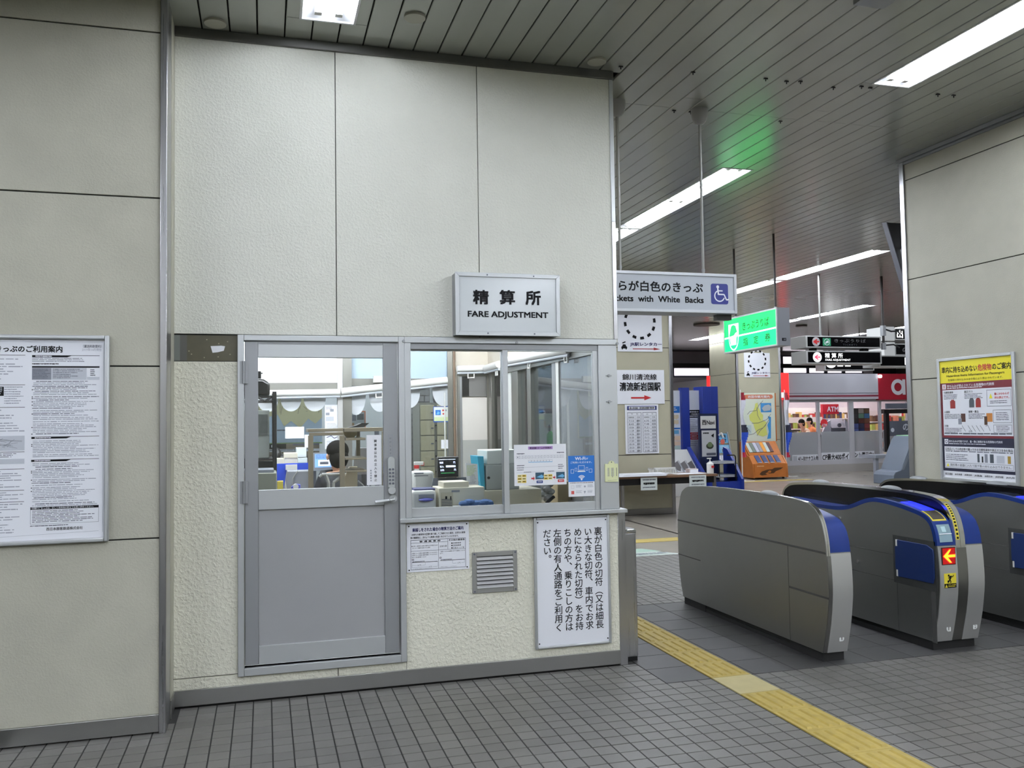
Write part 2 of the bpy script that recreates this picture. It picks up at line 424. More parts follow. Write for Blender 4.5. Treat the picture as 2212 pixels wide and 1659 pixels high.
# ---- ceiling: dark void, long painted strips, lamps set between them
LAMPS = [(.205,.512,2.5,5.05),(.205,.512,-1.2,1.3),(4.133,4.44,2.53,5.083),(4.133,4.44,-1.2,1.35),(4.133,4.44,7.165,9.70),(4.133,4.44,9.74,12.3),
         (8.235,8.545,10.25,12.82),(8.235,8.545,12.92,15.45),(8.235,8.545,5.2,7.7),(12.1,12.41,15.4,17.95),(12.1,12.41,18.05,20.6),(12.1,12.41,20.7,23.25),
         (16.1,16.41,20.6,23.1),(-4.0,-3.69,2.4,4.9),(4.133,4.44,14.6,17.1),(.205,.512,9.2,11.7),(.205,.512,13.5,16),(-4.0,-3.69,-1.2,1.3),(8.235,8.545,17.2,19.7),(1.70,2.007,8.75,11.3),(-1.5,-1.193,8.75,11.3),(12.1,12.41,9.5,12.05),(16.1,16.41,14.5,17.05),(16.1,16.41,17.6,20.15),(8.235,8.545,20,22.5)]+[(x0,x0+.307,y0,y0+2.55) for x0 in (-4.0,.205,4.133) for y0 in (-3.85,-6.5)]  # rear rows, map and locker pair, hidden far lamps added as extra light
ceiling = solo('ceiling', MB().box(-8, 24, -8, 30, CZ+.13, CZ+.25, CVOID), 'long painted metal strips of the dim station ceiling', 'ceiling', kind='structure')
P_ = .1572
def strip_mb(x0, x1, a, b, z=CZ):
    g = .0035
    return MB().add([(x0+g,a,z+.02),(x0+g,a,z+.004),(x0+g+.003,a,z),(x1-g-.003,a,z),(x1-g,a,z+.004),(x1-g,a,z+.02),
                     (x0+g,b,z+.02),(x0+g,b,z+.004),(x0+g+.003,b,z),(x1-g-.003,b,z),(x1-g,b,z+.004),(x1-g,b,z+.02)],
                    [(0,1,7,6),(1,2,8,7),(2,3,9,8),(3,4,10,9),(4,5,11,10),(0,5,4,3,2,1),(6,7,8,9,10,11)], STRIP)
far = MB(); near = []
for i in range(-48, 157):
    x0 = -.351+P_*i; x1 = x0+P_; xc = (x0+x1)/2
    brk = [-7.9, -5, -2.8, -.6, 1.43, 3.64, 5.85 if i % 7 else 5.645, 8.06, 11.3, 14.6, 18.0, 21.6, 26.4]
    if xc < 2.25: brk = [-7.9, -5, -2.8, -.6, 1.43, 3.64, WY]
    if XR < xc < XR+.9 and False: continue
    for a, b in zip(brk, brk[1:]):
        segs = [(x0, x1, a, b)]
        for lx0, lx1, ly0, ly1 in LAMPS:
            ns = []
            for (p, q, c, d) in segs:
                if q <= lx0 or p >= lx1 or d <= ly0 or c >= ly1: ns.append((p,q,c,d)); continue
                if c < ly0: ns.append((p,q,c,ly0))
                if d > ly1: ns.append((p,q,ly1,d))
                cc, dd = max(c,ly0), min(d,ly1)
                if lx0-p > .022: ns.append((p,lx0+.004,cc,dd))
                if q-lx1 > .022: ns.append((lx1-.004,q,cc,dd))
            segs = ns
        for (p, q, c, d) in segs:
            mid = Vector(((p+q)/2, (c+d)/2, CZ))-CAM; k = mid.dot(FWD); seen = False
            for t in (0, .25, .5, .75, 1):
                e = Vector(((p+q)/2, c+(d-c)*t, CZ))-CAM; kk = e.dot(FWD)
                if kk > .5 and -20 < W/2+F*e.dot(RT)/kk < W+20 and H/2-F*e.dot(UP)/kk > -20: seen = True
            if (p+q)/2 > XR and c < 5.7: seen = False
            near.append((0 if seen else 1, mid.length, (p,q,c+.002,d-.002)))
near.sort()
for k, (_, _, s_) in enumerate(near):
    if k < 300 and _ == 0 or (k < 300 and near[k][0] == 0): part(ceiling, 'ceiling_strip', strip_mb(*s_), smooth=False)
    else: q = strip_mb(*s_); far.add(q.v, q.f, STRIP)
part(ceiling, 'strip_field', far, kind='stuff', smooth=False)
WHERE = ['recessed fluorescent lamp in the ceiling just before the fare office wall', 'recessed lamp behind the viewer in line with the fare office', 'long bright recessed lamp in the ceiling over the near gates at top right',
 'recessed lamp behind the viewer in line with the gates','long recessed lamp beyond the hanging white ticket sign, by the green ceiling glow','recessed lamp hidden behind the office corner, farther along the gate row',
 'recessed lamp in mid hall whose near end stops by the black hanging screen','recessed lamp continuing the mid hall row behind the green sign','recessed lamp of the mid hall row above the right wall','thin recessed lamp farther back, above the two black hanging signs',
 'second thin lamp of the far row, left of the black hanging signs','third and farthest thin lamp of the far row, left of the green sign','short far lamp glimpsed beside the black sign pole','recessed lamp over the left wall','lamp of the gate row far down the hall',
 'recessed lamp beyond the office back wall','second recessed lamp beyond the office back wall','added recessed lamp behind the viewer at the left','recessed lamp at the far end of the mid hall row','added recessed lamp over the coin lockers','added recessed lamp over the area map','added far row lamp above the right wall','added outer row lamp beyond the black signs','added outer row lamp, second beyond the black signs','added last recessed lamp of the mid hall row']+['added recessed lamp well behind the viewer, %s'%k for k in ('left row, nearer','left row, farther','office row, nearer','office row, farther','gate row, nearer','gate row, farther')]
for (x0, x1, y0, y1), lab in zip(LAMPS, WHERE):
    t = thing('ceiling_lamp', lab, 'lamp', ((x0+x1)/2, (y0+y1)/2, CZ), 'recessed fluorescent ceiling lamps')
    mb = MB(); z1 = CZ+.11; s = .05
    mb.add([(x0,y0,CZ),(x1,y0,CZ),(x1,y1,CZ),(x0,y1,CZ),(x0+s,y0+.09,z1),(x1-s,y0+.09,z1),(x1-s,y1-.09,z1),(x0+s,y1-.09,z1)],
           [(4,5,6,7),(0,1,5,4),(1,2,6,5),(2,3,7,6),(3,0,4,7)], FIXT)
    frame = MB(); r = .006
    frame.box(x0-.008,x0+r,y0,y1,CZ-.004,CZ+.03,FIXT).box(x1-r,x1+.008,y0,y1,CZ-.004,CZ+.03,FIXT).box(x0-.008,x1+.008,y0-.008,y0+r,CZ-.004,CZ+.03,FIXT).box(x0-.008,x1+.008,y1-r,y1+.008,CZ-.004,CZ+.03,FIXT)
    part(t, 'reflector', mb, smooth=False); part(t, 'trim_frame', frame)
    for xx in (x0+.095, x1-.095):
        half = (y1-y0)/2
        for a, b in ((y0+.07, y0+half-.02), (y0+half+.02, y1-.07)):
            tb = MB().cyl((xx,a,CZ+.024),(xx,b,CZ+.024),.0165,TUBED if (x0,y0) == (.205,2.5) else TUBER if y1 < 2 or (x0 < 2 and y0 > 8) else TUBEM,8); part(t, 'tube', tb)
            for e in (a, b): part(t, 'socket', MB().box(xx-.02,xx+.02,e-.02,e+.02,CZ+.006,CZ+.11,WHITEP))
for (px, py), lab in (((465,48),'round cover plate in the ceiling strips at upper left'),((896,36),'round cover plate in the ceiling right of the office lamp'),((1289,131),'pale round plate in the ceiling above the office corner')):
    p = aZ(px, py, CZ); solo('ceiling_cover', MB().cyl((p.x,p.y,CZ-.012),(p.x,p.y,CZ+.004),.062,mat('cover plate',(168,166,152),.5),24), lab, 'cover plate')
hk = [(1341,143),(1497,155),(1654,169),(1699,175),(1729,175),(1800,188),(1861,186),(1880,189),(2026,203),(2060,205),(1456,238),(1492,241),(1686,261)]
ORD='first second third fourth fifth sixth seventh eighth ninth tenth eleventh twelfth thirteenth'.split()
hk.sort()
for (px, py), nth in zip(hk, ORD):
    p = aZ(px, py, CZ); solo('ceiling_hook', MB().cyl((p.x,p.y,CZ-.022),(p.x,p.y,CZ+.004),.004,BLACK,6).box(p.x-.014,p.x+.014,p.y-.006,p.y+.006,CZ-.008,CZ,BLACK), 'tiny dark hook under the ceiling strips, %s from the office corner'%nth, 'hook', 'tiny hooks on the ceiling')
p = aZ(1885,3,CZ); solo('ceiling_plate', MB().box(p.x-.12,p.x+.08,p.y-.10,p.y+.012,CZ-.03,CZ+.004,ALUD), 'grey box fixed to the ceiling at the top edge left of the near gate lamp', 'box')

# ---- left wall with stacked panels, steel corner column
wl = solo('wall_left', MB().box(-8, -.51, LY+.012, LY+.2, -.02, CZ+.1, DARK), 'beige panelled wall standing forward at the left', 'wall', kind='structure')
zs = [.097, 1.015, 1.927, 2.835, 3.744, CZ+.06]
for a, b in zip(zs, zs[1:]):
    for x0, x1 in ((-2.3,-.538),(-4.1,-2.3),(-6,-4.1),(-8,-6)):
        part(wl, 'panel', MB().box(x0+.003, x1-(.003 if x1 < -.6 else 0), LY, LY+.02, a+(.004 if a > .2 else 0), b-.004, BEIGE), bev=.0015)
part(wl, 'return_panel', MB().box(-.56,-.503,LY+.19,WY,0,CZ+.05,BEIGE))
solo('baseboard_left', MB().box(-8,-.538,LY-.014,LY+.015,.008,.098,STEEL), 'steel skirting along the foot of the left wall', 'baseboard', kind='structure', bev=.002)
solo('trim_1', MB().box(-.538,-.503,LY-.018,LY+.2,0,CZ+.03,STEELV), 'tall stainless steel corner strip between left wall and fare office', 'corner strip', kind='structure', bev=.003)
solo('baseboard_return', MB().box(-.502,-.496,LY+.2,WY,0.002,.1,STEEL), 'short steel skirting on the inner corner beside the office', 'baseboard', kind='structure')

# ---- office front wall
DX0, DX1, DZ0, DZ1 = -.153, .83, .155, 2.137         # door frame outside
WX0, WX1 = .83, 2.243                               # window bay
wf = solo('wall_front', MB().box(-.52,DX0+.01,WY+.012,WY+.13,0,CZ+.1,DARK).box(DX0,2.25,WY+.012,WY+.13,2.11,CZ+.1,DARK).box(DX0,2.25,WY+.012,WY+.13,0,.165,DARK).box(.80,2.25,WY+.012,WY+.13,.16,1.0,DARK),
          'cream stucco front wall of the fare adjustment office', 'wall', kind='structure')
def stpanel(x0, x1, z0, z1, m=STUCCO_F): part(wf, 'panel', MB().box(x0, x1, WY, WY+.02, z0, z1, m), bev=.0015)
stpanel(-.503,.4195,2.142,CZ,); stpanel(.4245,1.317,2.142,CZ); stpanel(1.322,2.235,2.142,CZ)
stpanel(-.503,DX0,.168,1.980,STUCCO); stpanel(-.503,.417,.10,.163,STUCCO); stpanel(.421,.829,.10,.152,STUCCO); stpanel(.832,2.235,.10,1.0,STUCCO)
bd = MB().box(-.503,DX0-.002,WY+.006,WY+.02,1.984,2.134,OLIVE); part(wf, 'band_plate', bd)
s = faceY(-.503,1.984,.35,.15,WY+.006); s.rect(0,0,.09,1,mat('grey band end',(98,102,96),.5)).rect(.09,0,.20,1,mat('dark band end',(74,74,68),.5))
s.poly([(.57,.42),(.74,.40),(.80,.42),(.78,.60),(.68,.66),(.60,.68)],PAPER,2)
for x, y in ((.22,.60),(.26,.72),(.5,.15),(.69,.3),(.83,.22),(.46,.85),(.68,.82),(.87,.72)): s.rect(x,y,x+.02,y+.04,mat('old glue spots',(150,146,120),.7),2)
s.done(wf, 'torn_label_traces')
solo('trim_2', MB().box(-.503,2.262,WY-.02,WY+.02,3.895,CZ-.001,mat('dull grey trim',(105,105,102),.35,.8)), 'grey metal trim between office wall and ceiling', 'trim', kind='structure', bev=.002)
solo('baseboard_front', MB().box(-.500,2.235,WY-.010,WY+.012,.012,.101,STEEL), 'steel skirting along the foot of the fare office', 'baseboard', kind='structure', bev=.002)
tr = thing('trim_3', 'stainless corner strip on the right edge of the fare office', 'corner strip', (2.25,WY,0), kind='structure')
part(tr, 'upper_strip', MB().box(2.234,2.262,WY-.006,WY+.06,2.93,3.895,mat('pale corner strip',(196,200,200),.35,.5)), bev=.002)
part(tr, 'middle_strip', MB().box(2.234,2.262,WY-.006,WY+.06,2.14,2.93,STEELV), bev=.002)
part(tr, 'lower_strip', MB().box(2.234,2.288,WY-.004,WY+.06,0,.997,STEELV), bev=.002)
mbp = MB().box(2.289,2.388,WY+.07,WY+.30,.0,.035,BLACK); 
ps = thing('steel_post_box', 'low stainless cabinet post behind the right corner of the office', 'post', (2.34,WY+.18,0))
part(ps, 'body', MB().box(2.289,2.39,WY+.06,WY+.34,.03,.845,STEELV), bev=.004); part(ps, 'foot', mbp); part(ps, 'lid', MB().box(2.289,2.392,WY+.058,WY+.345,.846,.872,CHROME), bev=.004)

# ---- right wall
wr = solo('wall_right', MB().box(XR+.012, XR+1.2, -7.9, 6.545, -.02, CZ+.1, DARK), 'beige panelled wall behind the far gate at the right', 'wall', kind='structure')
for a, b in zip(zs, zs[1:]):
    for y0, y1 in ((4.05,6.545),(1.5,4.05),(-1,1.5),(-4,-1)):
        part(wr, 'panel', MB().box(XR, XR+.02, y0+.003, y1-.003, a+(.004 if a > .2 else 0), b-.004, BEIGE), bev=.0015)
part(wr, 'end_panel', MB().box(XR+.02, XR+1.2, 6.535, 6.56, 0, CZ+.1, BEIGE2))
solo('trim_4', MB().box(XR-.014,XR+.03,6.53,6.585,0,CZ,STEELV), 'slim steel strip on the edge of the right wall', 'corner strip', kind='structure', bev=.003)
solo('trim_5', MB().box(XR-.03,XR+.02,-4,6.6,CZ-.035,CZ-.002,ALUD).box(XR-.012,XR+.02,-4,6.6,CZ-.06,CZ-.04,ALUD), 'grey metal trim along the top of the right wall', 'trim', kind='structure')
solo('baseboard_right', MB().box(XR-.012,XR+.02,-4,6.53,.005,.098,STEEL), 'steel skirting of the right wall', 'baseboard', kind='structure')
# ---- outer shell of the concourse
solo('wall_behind', MB().box(-8,24,-8.2,-8,-.1,CZ+.2,BEIGE2), 'plain wall closing the hall behind the viewer', 'wall', kind='structure')
solo('wall_far_left', MB().box(-8.2,-8,-8,30,-.1,CZ+.2,BEIGE2), 'plain wall closing the hall at far left', 'wall', kind='structure')
solo('wall_far_right', MB().box(24,24.2,-8,30,-.1,CZ+.2,BEIGE2), 'plain wall closing the hall at far right', 'wall', kind='structure')
# ================================================================== OFFICE DOOR AND WINDOW
d = thing('door_1', 'grey aluminium office door with a glazed upper half', 'door', ((DX0+DX1)/2, WY, DZ0), kind='structure')
fr = MB(); frame4(fr, DX0, DX1-.001, DZ0, DZ1, WY-.03, WY+.06, .036, ALU, .045, .034)
part(d, 'frame', fr, bev=.003)
part(d, 'threshold', MB().box(DX0+.036,DX1-.037,WY-.026,WY+.03,.170,.186,CHROME).box(DX0+.036,DX1-.037,WY-.01,WY+.03,.186,.2,STEEL), bev=.002)
lx0, lx1 = -.113, .787
part(d, 'gap_shadow_stop', MB().box(DX0+.03,DX1-.03,WY+.045,WY+.05,.2,DZ1-.03,DARK).box(.9,.9001,WY+.05,WY+.0501,.2,.2001,DARK)) if False else None
lf = part(d, 'leaf', MB().box(lx0,-.037,WY-.008,WY+.03,.212,2.099,ALUD).box(.700,lx1,WY-.008,WY+.03,.212,2.099,ALUD), bev=.002)
part(lf, 'top_edge', MB().box(-.0365,.6995,WY-.008,WY+.03,2.0855,2.099,ALUD))
part(lf, 'top_rail', MB().box(-.0365,.6995,WY-.012,WY+.03,2.006,2.085,ALU), bev=.002)
part(lf, 'middle_rail', MB().box(-.0365,.6995,WY-.012,WY+.03,1.107,1.222,ALU), bev=.002)
part(lf, 'bottom_rail', MB().box(-.0365,.6995,WY-.012,WY+.03,.213,.318,ALU), bev=.002)
part(lf, 'lower_panel', MB().box(-.0365,.6995,WY+.004,WY+.024,.318,1.107,DOORP))
part(lf, 'pane', MB().box(-.0365,.6995,WY+.008,WY+.013,1.222,2.006,GLASS))
for py in (803, 1061):
    a, b = aY(529,py-22,WY).z, aY(529,py+26,WY).z
    mb = MB(); mb.cyl((-.118,WY-.034,b),(-.118,WY-.034,(a+b)/2-.001),.009,ALUD,10).cyl((-.118,WY-.034,(a+b)/2+.001),(-.118,WY-.034,a),.009,ALUD,10).box(-.14,-.096,WY-.032,WY-.006,b,a,ALUD)
    part(d, 'hinge', mb)
a, b = aY(843,986,WY), aY(845,1063,WY); xc = (a.x+b.x)/2
lk = MB(); pr = [(xc+.021*math.cos(math.radians(t)), a.z-.021+.021*math.sin(math.radians(t))) for t in range(0,181,20)]+[(xc-.021,b.z+.03),(xc+.021,b.z+.03)]
lk.prism(pr, WY-.034, WY-.008, 'y', mat('silver keypad body',(196,200,200),.35,.6))
k_ = part(lf, 'keypad_lock', lk, bev=.002)
kb = MB()
for r in range(5):
    for c in range(2): z = b.z+.055+.0215*r; kb.cyl((xc-.0095+.019*c,WY-.034,z),(xc-.0095+.019*c,WY-.039,z),.0068,GREYD,10)
part(k_, 'keypad_button', kb, kind='stuff')
part(k_, 'lock_knob', MB().cyl((xc+.002,WY-.008,b.z+.012),(xc+.002,WY-.042,b.z+.012),.024,ALU,16), bev=.003)
hd = MB(); h0, h1 = aY(849,1077,WY), aY(808,1084,WY); hd.cyl((h0.x,WY-.008,h0.z),(h0.x,WY-.055,h0.z),.011,ALU,12).tube([(h0.x,WY-.05,h0.z),(h0.x-.03,WY-.06,h0.z-.004),(h1.x,WY-.058,h1.z+.002)],.0095,ALU,10)
hd.cyl((h0.x,WY-.012,h0.z),(h0.x,WY-.008,h0.z),.024,ALU,16); part(lf, 'handle', hd)
q0, q1 = aY(792,940,WY), aY(827,1047,WY)
nt = thing('door_notice', 'white no entry notice with a vertical line of print on the door glass', 'notice', (q0.x,WY+.004,q1.z))
s = faceY(q0.x, q1.z, .089, q0.z-q1.z, WY+.0065, .0006)
part(nt, 'sheet', MB().box(q0.x,q0.x+.089,WY+.0066,WY+.0078,q1.z,q0.z,PAPER))
s.vtext('関係者以外の立入り禁止', .60, .075, .20, .078, INK, .012); s.rect(.20,.66,.36,.95,WHITE,1); s.vtext('新岩国駅長', .28, .68, .11, .05, INK, .005); s.done(nt)
stl = Sheet((aY(838,978,WY).x,WY-.0085,aY(838,985,WY).z),(1,0,0),(0,0,1),.028,.13); stl.frame(0,0,1,1,.002,GREYM).vtext('はがします',.5,.05,.5,.18,GREYD,0); stl.done(lf,'small_sticker')

w = thing('window_1', 'aluminium sliding service window beside the office door', 'window', (1.53,WY,1.0), kind='structure')
part(w, 'head_frame', MB().box(DX1-.001,2.243,WY-.030,WY+.06,2.100,2.137,ALU).box(DX1,2.12,WY-.012,WY+.06,2.062,2.100,ALUD), bev=.002)
part(w, 'jamb', MB().box(DX1-.001,.868,WY-.030,WY+.06,1.021,2.100,ALU), bev=.003)
part(w, 'jamb', MB().box(2.112,2.243,WY-.022,WY+.06,1.021,2.100,ALU), bev=.003)
sb = MB()
for px, py in ((1312,812),(1313,868)):
    p = aY(px,py,WY); sb.cyl((p.x,WY-.022,p.z),(p.x,WY-.032,p.z),.009,ALUD,10).box(p.x-.02,p.x+.02,WY-.026,WY-.022,p.z-.003,p.z+.003,ALUD)
part(w, 'jamb_bolt', sb, kind='stuff')
hs = MB()
for px, py in ((870,738),(1113,741),(1329,743)): p = aY(px,py,WY); hs.cyl((p.x,WY-.03,p.z),(p.x,WY-.038,p.z),.009,ALUD,10)
part(w, 'head_screw', hs, kind='stuff')
part(w, 'sill', MB().box(.79,2.285,WY-.055,WY+.06,.996,1.021,ALU), bev=.003)
def sash(x0, x1, y, l, r):
    sh = part(w, 'sash', frame4(MB(), x0, x1, 1.021, 2.064, y-.012, y+.012, l, ALU, .055, .010), bev=.002)
    part(sh, 'stile', MB().box(x1-r,x1,y-.013,y+.0125,1.021,2.064,ALU), bev=.002)
    part(sh, 'pane', MB().box(x0+l,x1-r,y-.002,y+.002,1.076,2.055,GLASS)); return sh
sash(.868, 1.492, WY+.03, .006, .032)
sash(1.462, 2.112, WY+.004, .035, .030)
# things fixed to the window
def paper_on(name, label, cat, px, Y, th=.0012, m=PAPER):   # px: x0,y0,x1,y1 of the sheet in the picture, on a plane y=Y
    a, b = aY(px[0],px[1],Y), aY(px[2],px[3],Y)
    t = thing(name, label, cat, ((a.x+b.x)/2, Y, b.z)); part(t, 'sheet', MB().box(a.x,b.x,Y,Y+th,b.z,a.z,m)); return t, faceY(a.x,b.z,b.x-a.x,a.z-b.z,Y)
GY = WY-.0035
t, s = paper_on('platform_notice', 'white platform guide sheet with a purple heading on the window', 'notice', (1110,961,1224,1046), GY)
LIL = mat('lilac tint',(176,140,200),.6); s.rect(.27,.05,.74,.125,LIL).text('新岩国駅 ホームの号車案内',.30,.065,.71,.112,INK,.02)
s.bars(.05,.21,.20,.235,1,GREYD,.9,0).bars(.82,.20,.96,.225,1,GREYD,.9,0)
for i in range(15): s.frame(.04+.061*i,.27,.098+.061*i,.34,.0012,GREYT).text(str(i+1),.06+.061*i,.29,.075+.061*i,.32,GREYD)
for i in range(8): s.frame(.27+.058*i,.38,.325+.058*i,.43,.0012,GREYT).rect(.27+.058*i,.425,.325+.058*i,.44,SKYB,2)
s.bars(.05,.50,.22,.66,3,GREYD,.35,.4).bars(.84,.50,.96,.64,3,GREYD,.35,.3).line([(.04,.56),(.96,.54)],.0012,GREYT).line([(.04,.68),(.96,.66)],.0012,GREYT)
YB = mat('amber print',(236,206,90),.5)
for x0, y0 in ((.06,.73),(.56,.74)):
    for r in range(3 if x0 < .1 else 2):
        for c in range(2): s.rect(x0+.085*c,y0+.07*r,x0+.08+.085*c,y0+.06+.07*r,YB if (r+c)%2 else mat('pale amber',(240,226,150),.5)).bars(x0+.01+.085*c,y0+.02+.07*r,x0+.07+.085*c,y0+.045+.07*r,1,INK,.8,.1,2)
arrow(s,.32,.83,.385,.06,RED); arrow(s,.735,.82,.785,.055,RED)
for x0 in (.40,.80): s.rect(x0,.69,x0+.165,.855,mat('dark photo print',(52,84,104),.4)).poly([(x0+.02,.80),(x0+.12,.74),(x0+.16,.79),(x0+.13,.83)],SKYB,2)
s.rect(.42,.885,.54,.95,mat('navy tag',(30,54,120),.5)).rect(.83,.875,.95,.94,RED).text('新幹線',.44,.90,.52,.93,WHITE,.01).text('乗換口',.85,.89,.93,.925,WHITE,.01); s.bars(.18,.665,.32,.685,1,GREYD,.9,0).bars(.64,.655,.76,.675,1,GREYD,.9,0); s.done(t)
WB = mat('bright blue print',(34,112,196),.5)
t, s = paper_on('wifi_notice', 'blue and white wireless internet sticker at the window edge', 'notice', (1227,985,1285,1071), GY)
s.rect(0,0,1,.64,WB).text('Wi-Fi',.26,.03,.66,.11,WHITE,.03).text('が',.68,.05,.76,.10,WHITE,.02).text('ご利用いただけます。',.09,.14,.90,.19,WHITE,.015)
s.frame(.38,.24,.62,.36,.0025,WHITE,2).poly([(.34,.40),(.66,.40),(.63,.37),(.37,.37)],WHITE,2).frame(.09,.33,.21,.43,.002,WHITE,2).frame(.25,.30,.33,.38,.002,WHITE,2).frame(.67,.29,.75,.37,.002,WHITE,2).frame(.79,.33,.91,.42,.002,WHITE,2)
for r in (.028,.020,.012): s.disc(.50,.585,r,WHITE,2,12,r-.005,215,325)
s.disc(.50,.585,.006,WHITE,2); s.bars(.06,.66,.94,.68,1,GREYD,.8,0).bars(.28,.72,.52,.79,3,GREYT,.4,.3).bars(.72,.72,.95,.79,3,GREYT,.4,.3).bars(.28,.86,.52,.93,3,GREYT,.4,.3).bars(.72,.86,.95,.93,3,GREYT,.4,.3)
s.rect(.10,.86,.21,.94,mat('soft red print',(206,92,88),.5)).frame(.10,.73,.21,.80,.001,GREYT).disc(.62,.76,.006,GREYT).poly([(.57,.87),(.66,.87),(.615,.94)],GREYT); s.done(t)
a, b = aY(1306,995,WY-.024), aY(1335,1040,WY-.024)
tg = thing('yellow_tag', 'pale yellow plastic tag hanging on the window jamb', 'tag', ((a.x+b.x)/2,WY-.024,b.z)); TAGM = mat('pale yellow plastic',(222,226,178),.5)
zt = a.z-.022; xm = (a.x+b.x)/2
pr = [(a.x,b.z),(b.x,b.z),(b.x,zt),(xm+.022,zt)]+[(xm+.022*math.cos(math.radians(q)),zt+.020*math.sin(math.radians(q))) for q in (30,60,90,120,150)]+[(xm-.022,zt),(a.x,zt)]
part(tg,'plate',MB().prism(pr,WY-.030,WY-.023,'y',TAGM)); s = faceY(a.x,b.z,b.x-a.x,a.z-b.z,WY-.030); s.disc(.5,.08,.004,GREYD)
for i,x in enumerate((.18,.26,.45,.53,.62,.85)):
    for k in range(8 if i != 3 else 9): s.rect(x,.35+.05*k,x+.05,.385+.05*k,GREYD if i%2 else GREYT)
s.line([(.18,.93),(.88,.92)],.001,GREYD); s.done(tg)

# ================================================================== SIGNS ON THE OFFICE WALL
a, b = aY(976,594,WY-.01), aY(1199,730,WY-.01)
t = thing('fare_sign', 'grey framed FARE ADJUSTMENT sign above the service window', 'sign', ((a.x+b.x)/2,WY,b.z))
x0,x1,z0,z1 = 1.137,1.822,2.143,2.538
part(t,'box',MB().box(x0+.004,x1-.004,WY-.10,WY-.001,z0+.004,z1-.004,ALUD))
fm = MB()
for quad in ([(x0,z0),(x1,z0),(x1-.026,z0+.026),(x0+.026,z0+.026)],[(x1,z0),(x1,z1),(x1-.026,z1-.026),(x1-.026,z0+.026)],[(x1,z1),(x0,z1),(x0+.026,z1-.026),(x1-.026,z1-.026)],[(x0,z1),(x0,z0),(x0+.026,z0+.026),(x0+.026,z1-.026)]):
    fm.prism(quad, WY-.112, WY-.10, 'y', ALU)
f_ = part(t,'frame',fm,bev=.0015)
part(t,'face_plate',MB().box(x0+.026,x1-.026,WY-.104,WY-.10,z0+.026,z1-.026,mat('grey acrylic',(200,205,206),.2)))
s = faceY(x0,z0,x1-x0,z1-z0,WY-.104); s.text('精',.165,.275,.315,.505,INK,.04); s.text('算',.415,.265,.565,.500,INK,.04); s.text('所',.665,.265,.815,.500,INK,.04)
s.text('FARE ADJUSTMENT',.115,.61,.885,.735,INK,.036); s.done(t,'lettering')
sc = MB()
for fx,fz in ((.30,.035),(.745,.035),(.30,.965),(.745,.965)): sc.cyl((x0+fx*(x1-x0),WY-.112,z1-fz*(z1-z0)),(x0+fx*(x1-x0),WY-.1145,z1-fz*(z1-z0)),.005,GREYD,8)
part(f_,'screw',sc,kind='stuff')
# small notice below the window
x0,x1,z0,z1 = .836,1.228,.688,.982
t = thing('fare_method_notice', 'small white board of fare tables screwed under the window', 'notice', ((x0+x1)/2,WY,z0))
part(t,'board',MB().box(x0,x1,WY-.006,WY-.0005,z0,z1,WHITE)); s = faceY(x0,z0,x1-x0,z1-z0,WY-.006)
s.text('乗越しをされた場合の精算方法のご案内',.09,.085,.91,.165,NAVY,.03); s.text('お持ちの乗車券の区間を乗り越してご乗車された場合、お持ちの乗車',.08,.20,.94,.245,INK,.01); s.text('券の種類別に、次のような精算の取扱いをさせていただきます。',.06,.265,.83,.31,INK,.01)
s.frame(.06,.335,.945,.955,.0025,GREYD).line([(.06,.40),(.655,.40)],.0018,GREYD).line([(.655,.335),(.655,.56)],.0018,GREYD).line([(.06,.565),(.945,.565)],.0018,GREYD).line([(.505,.40),(.505,.955)],.0018,GREYD)
s.text('普 通 乗 車 券',.20,.35,.54,.39,INK,.02); s.text('その他の乗車券',.67,.35,.93,.39,INK,.02); s.text('●定期乗車券',.71,.42,.87,.455,INK); s.text('●回数乗車券',.71,.47,.87,.505,INK); s.text('●企画きっぷ 等',.71,.52,.92,.555,INK)
s.text('●お持ちの乗車券の区間の営業キロが片道100km以',.075,.45,.49,.475,INK); s.text('内のもので種類を変更された場合',.09,.49,.37,.515,INK); s.text('左記以外の場合',.525,.47,.64,.51,INK)
for y in (.60,.64,.68): s.text('ご乗車になった区間の差額を精算していただきます。',.075,y,.49 if y<.67 else .31,y+.025,INK)
s.text('乗越しをされた区間に対する運賃をいただき',.54,.59,.93,.615,INK); s.text('ます。',.525,.63,.58,.655,INK)
for x0_,y0_ in ((.08,.725),(.52,.715)): s.rect(x0_,y0_,x0_+.03,y0_+.035,INK).rect(x0_+.006,y0_+.008,x0_+.024,y0_+.027,WHITE,2)
s.line([(.08,.80),(.49,.80)],.003,INK).line([(.53,.79),(.93,.79)],.003,INK).bars(.09,.775,.28,.795,1,GREYD,.7,0).bars(.54,.765,.72,.785,1,GREYD,.7,0)
s.line([(.08,.80),(.08,.905),(.49,.905),(.49,.80)],.0016,GREYT).line([(.08,.86),(.29,.86),(.29,.80)],.0016,GREYT).line([(.73,.79),(.73,.86),(.92,.86),(.92,.79)],.0016,GREYT)
for b_,x,y in (('B円',.17,.845),('A円',.34,.89),('C円',.80,.845)): s.rect(x-.01,y-.01,x+.07,y+.04,WHITE,2).text(b_,x,y,x+.055,y+.03,GREYD,0,3)
s.text('A－B円をお支払いいただきます。',.09,.925,.40,.945,GREYD); s.text('C円をお支払いいただきます。',.53,.915,.80,.935,GREYD); s.done(t)
sc = MB(); 
for fx,fz in ((.035,.045),(.965,.045),(.035,.955),(.965,.955)): sc.cyl((.836+fx*.392,WY-.006,.982-fz*.294),(.836+fx*.392,WY-.009,.982-fz*.294),.0045,INK,8)
part(t,'screw',sc,kind='stuff')
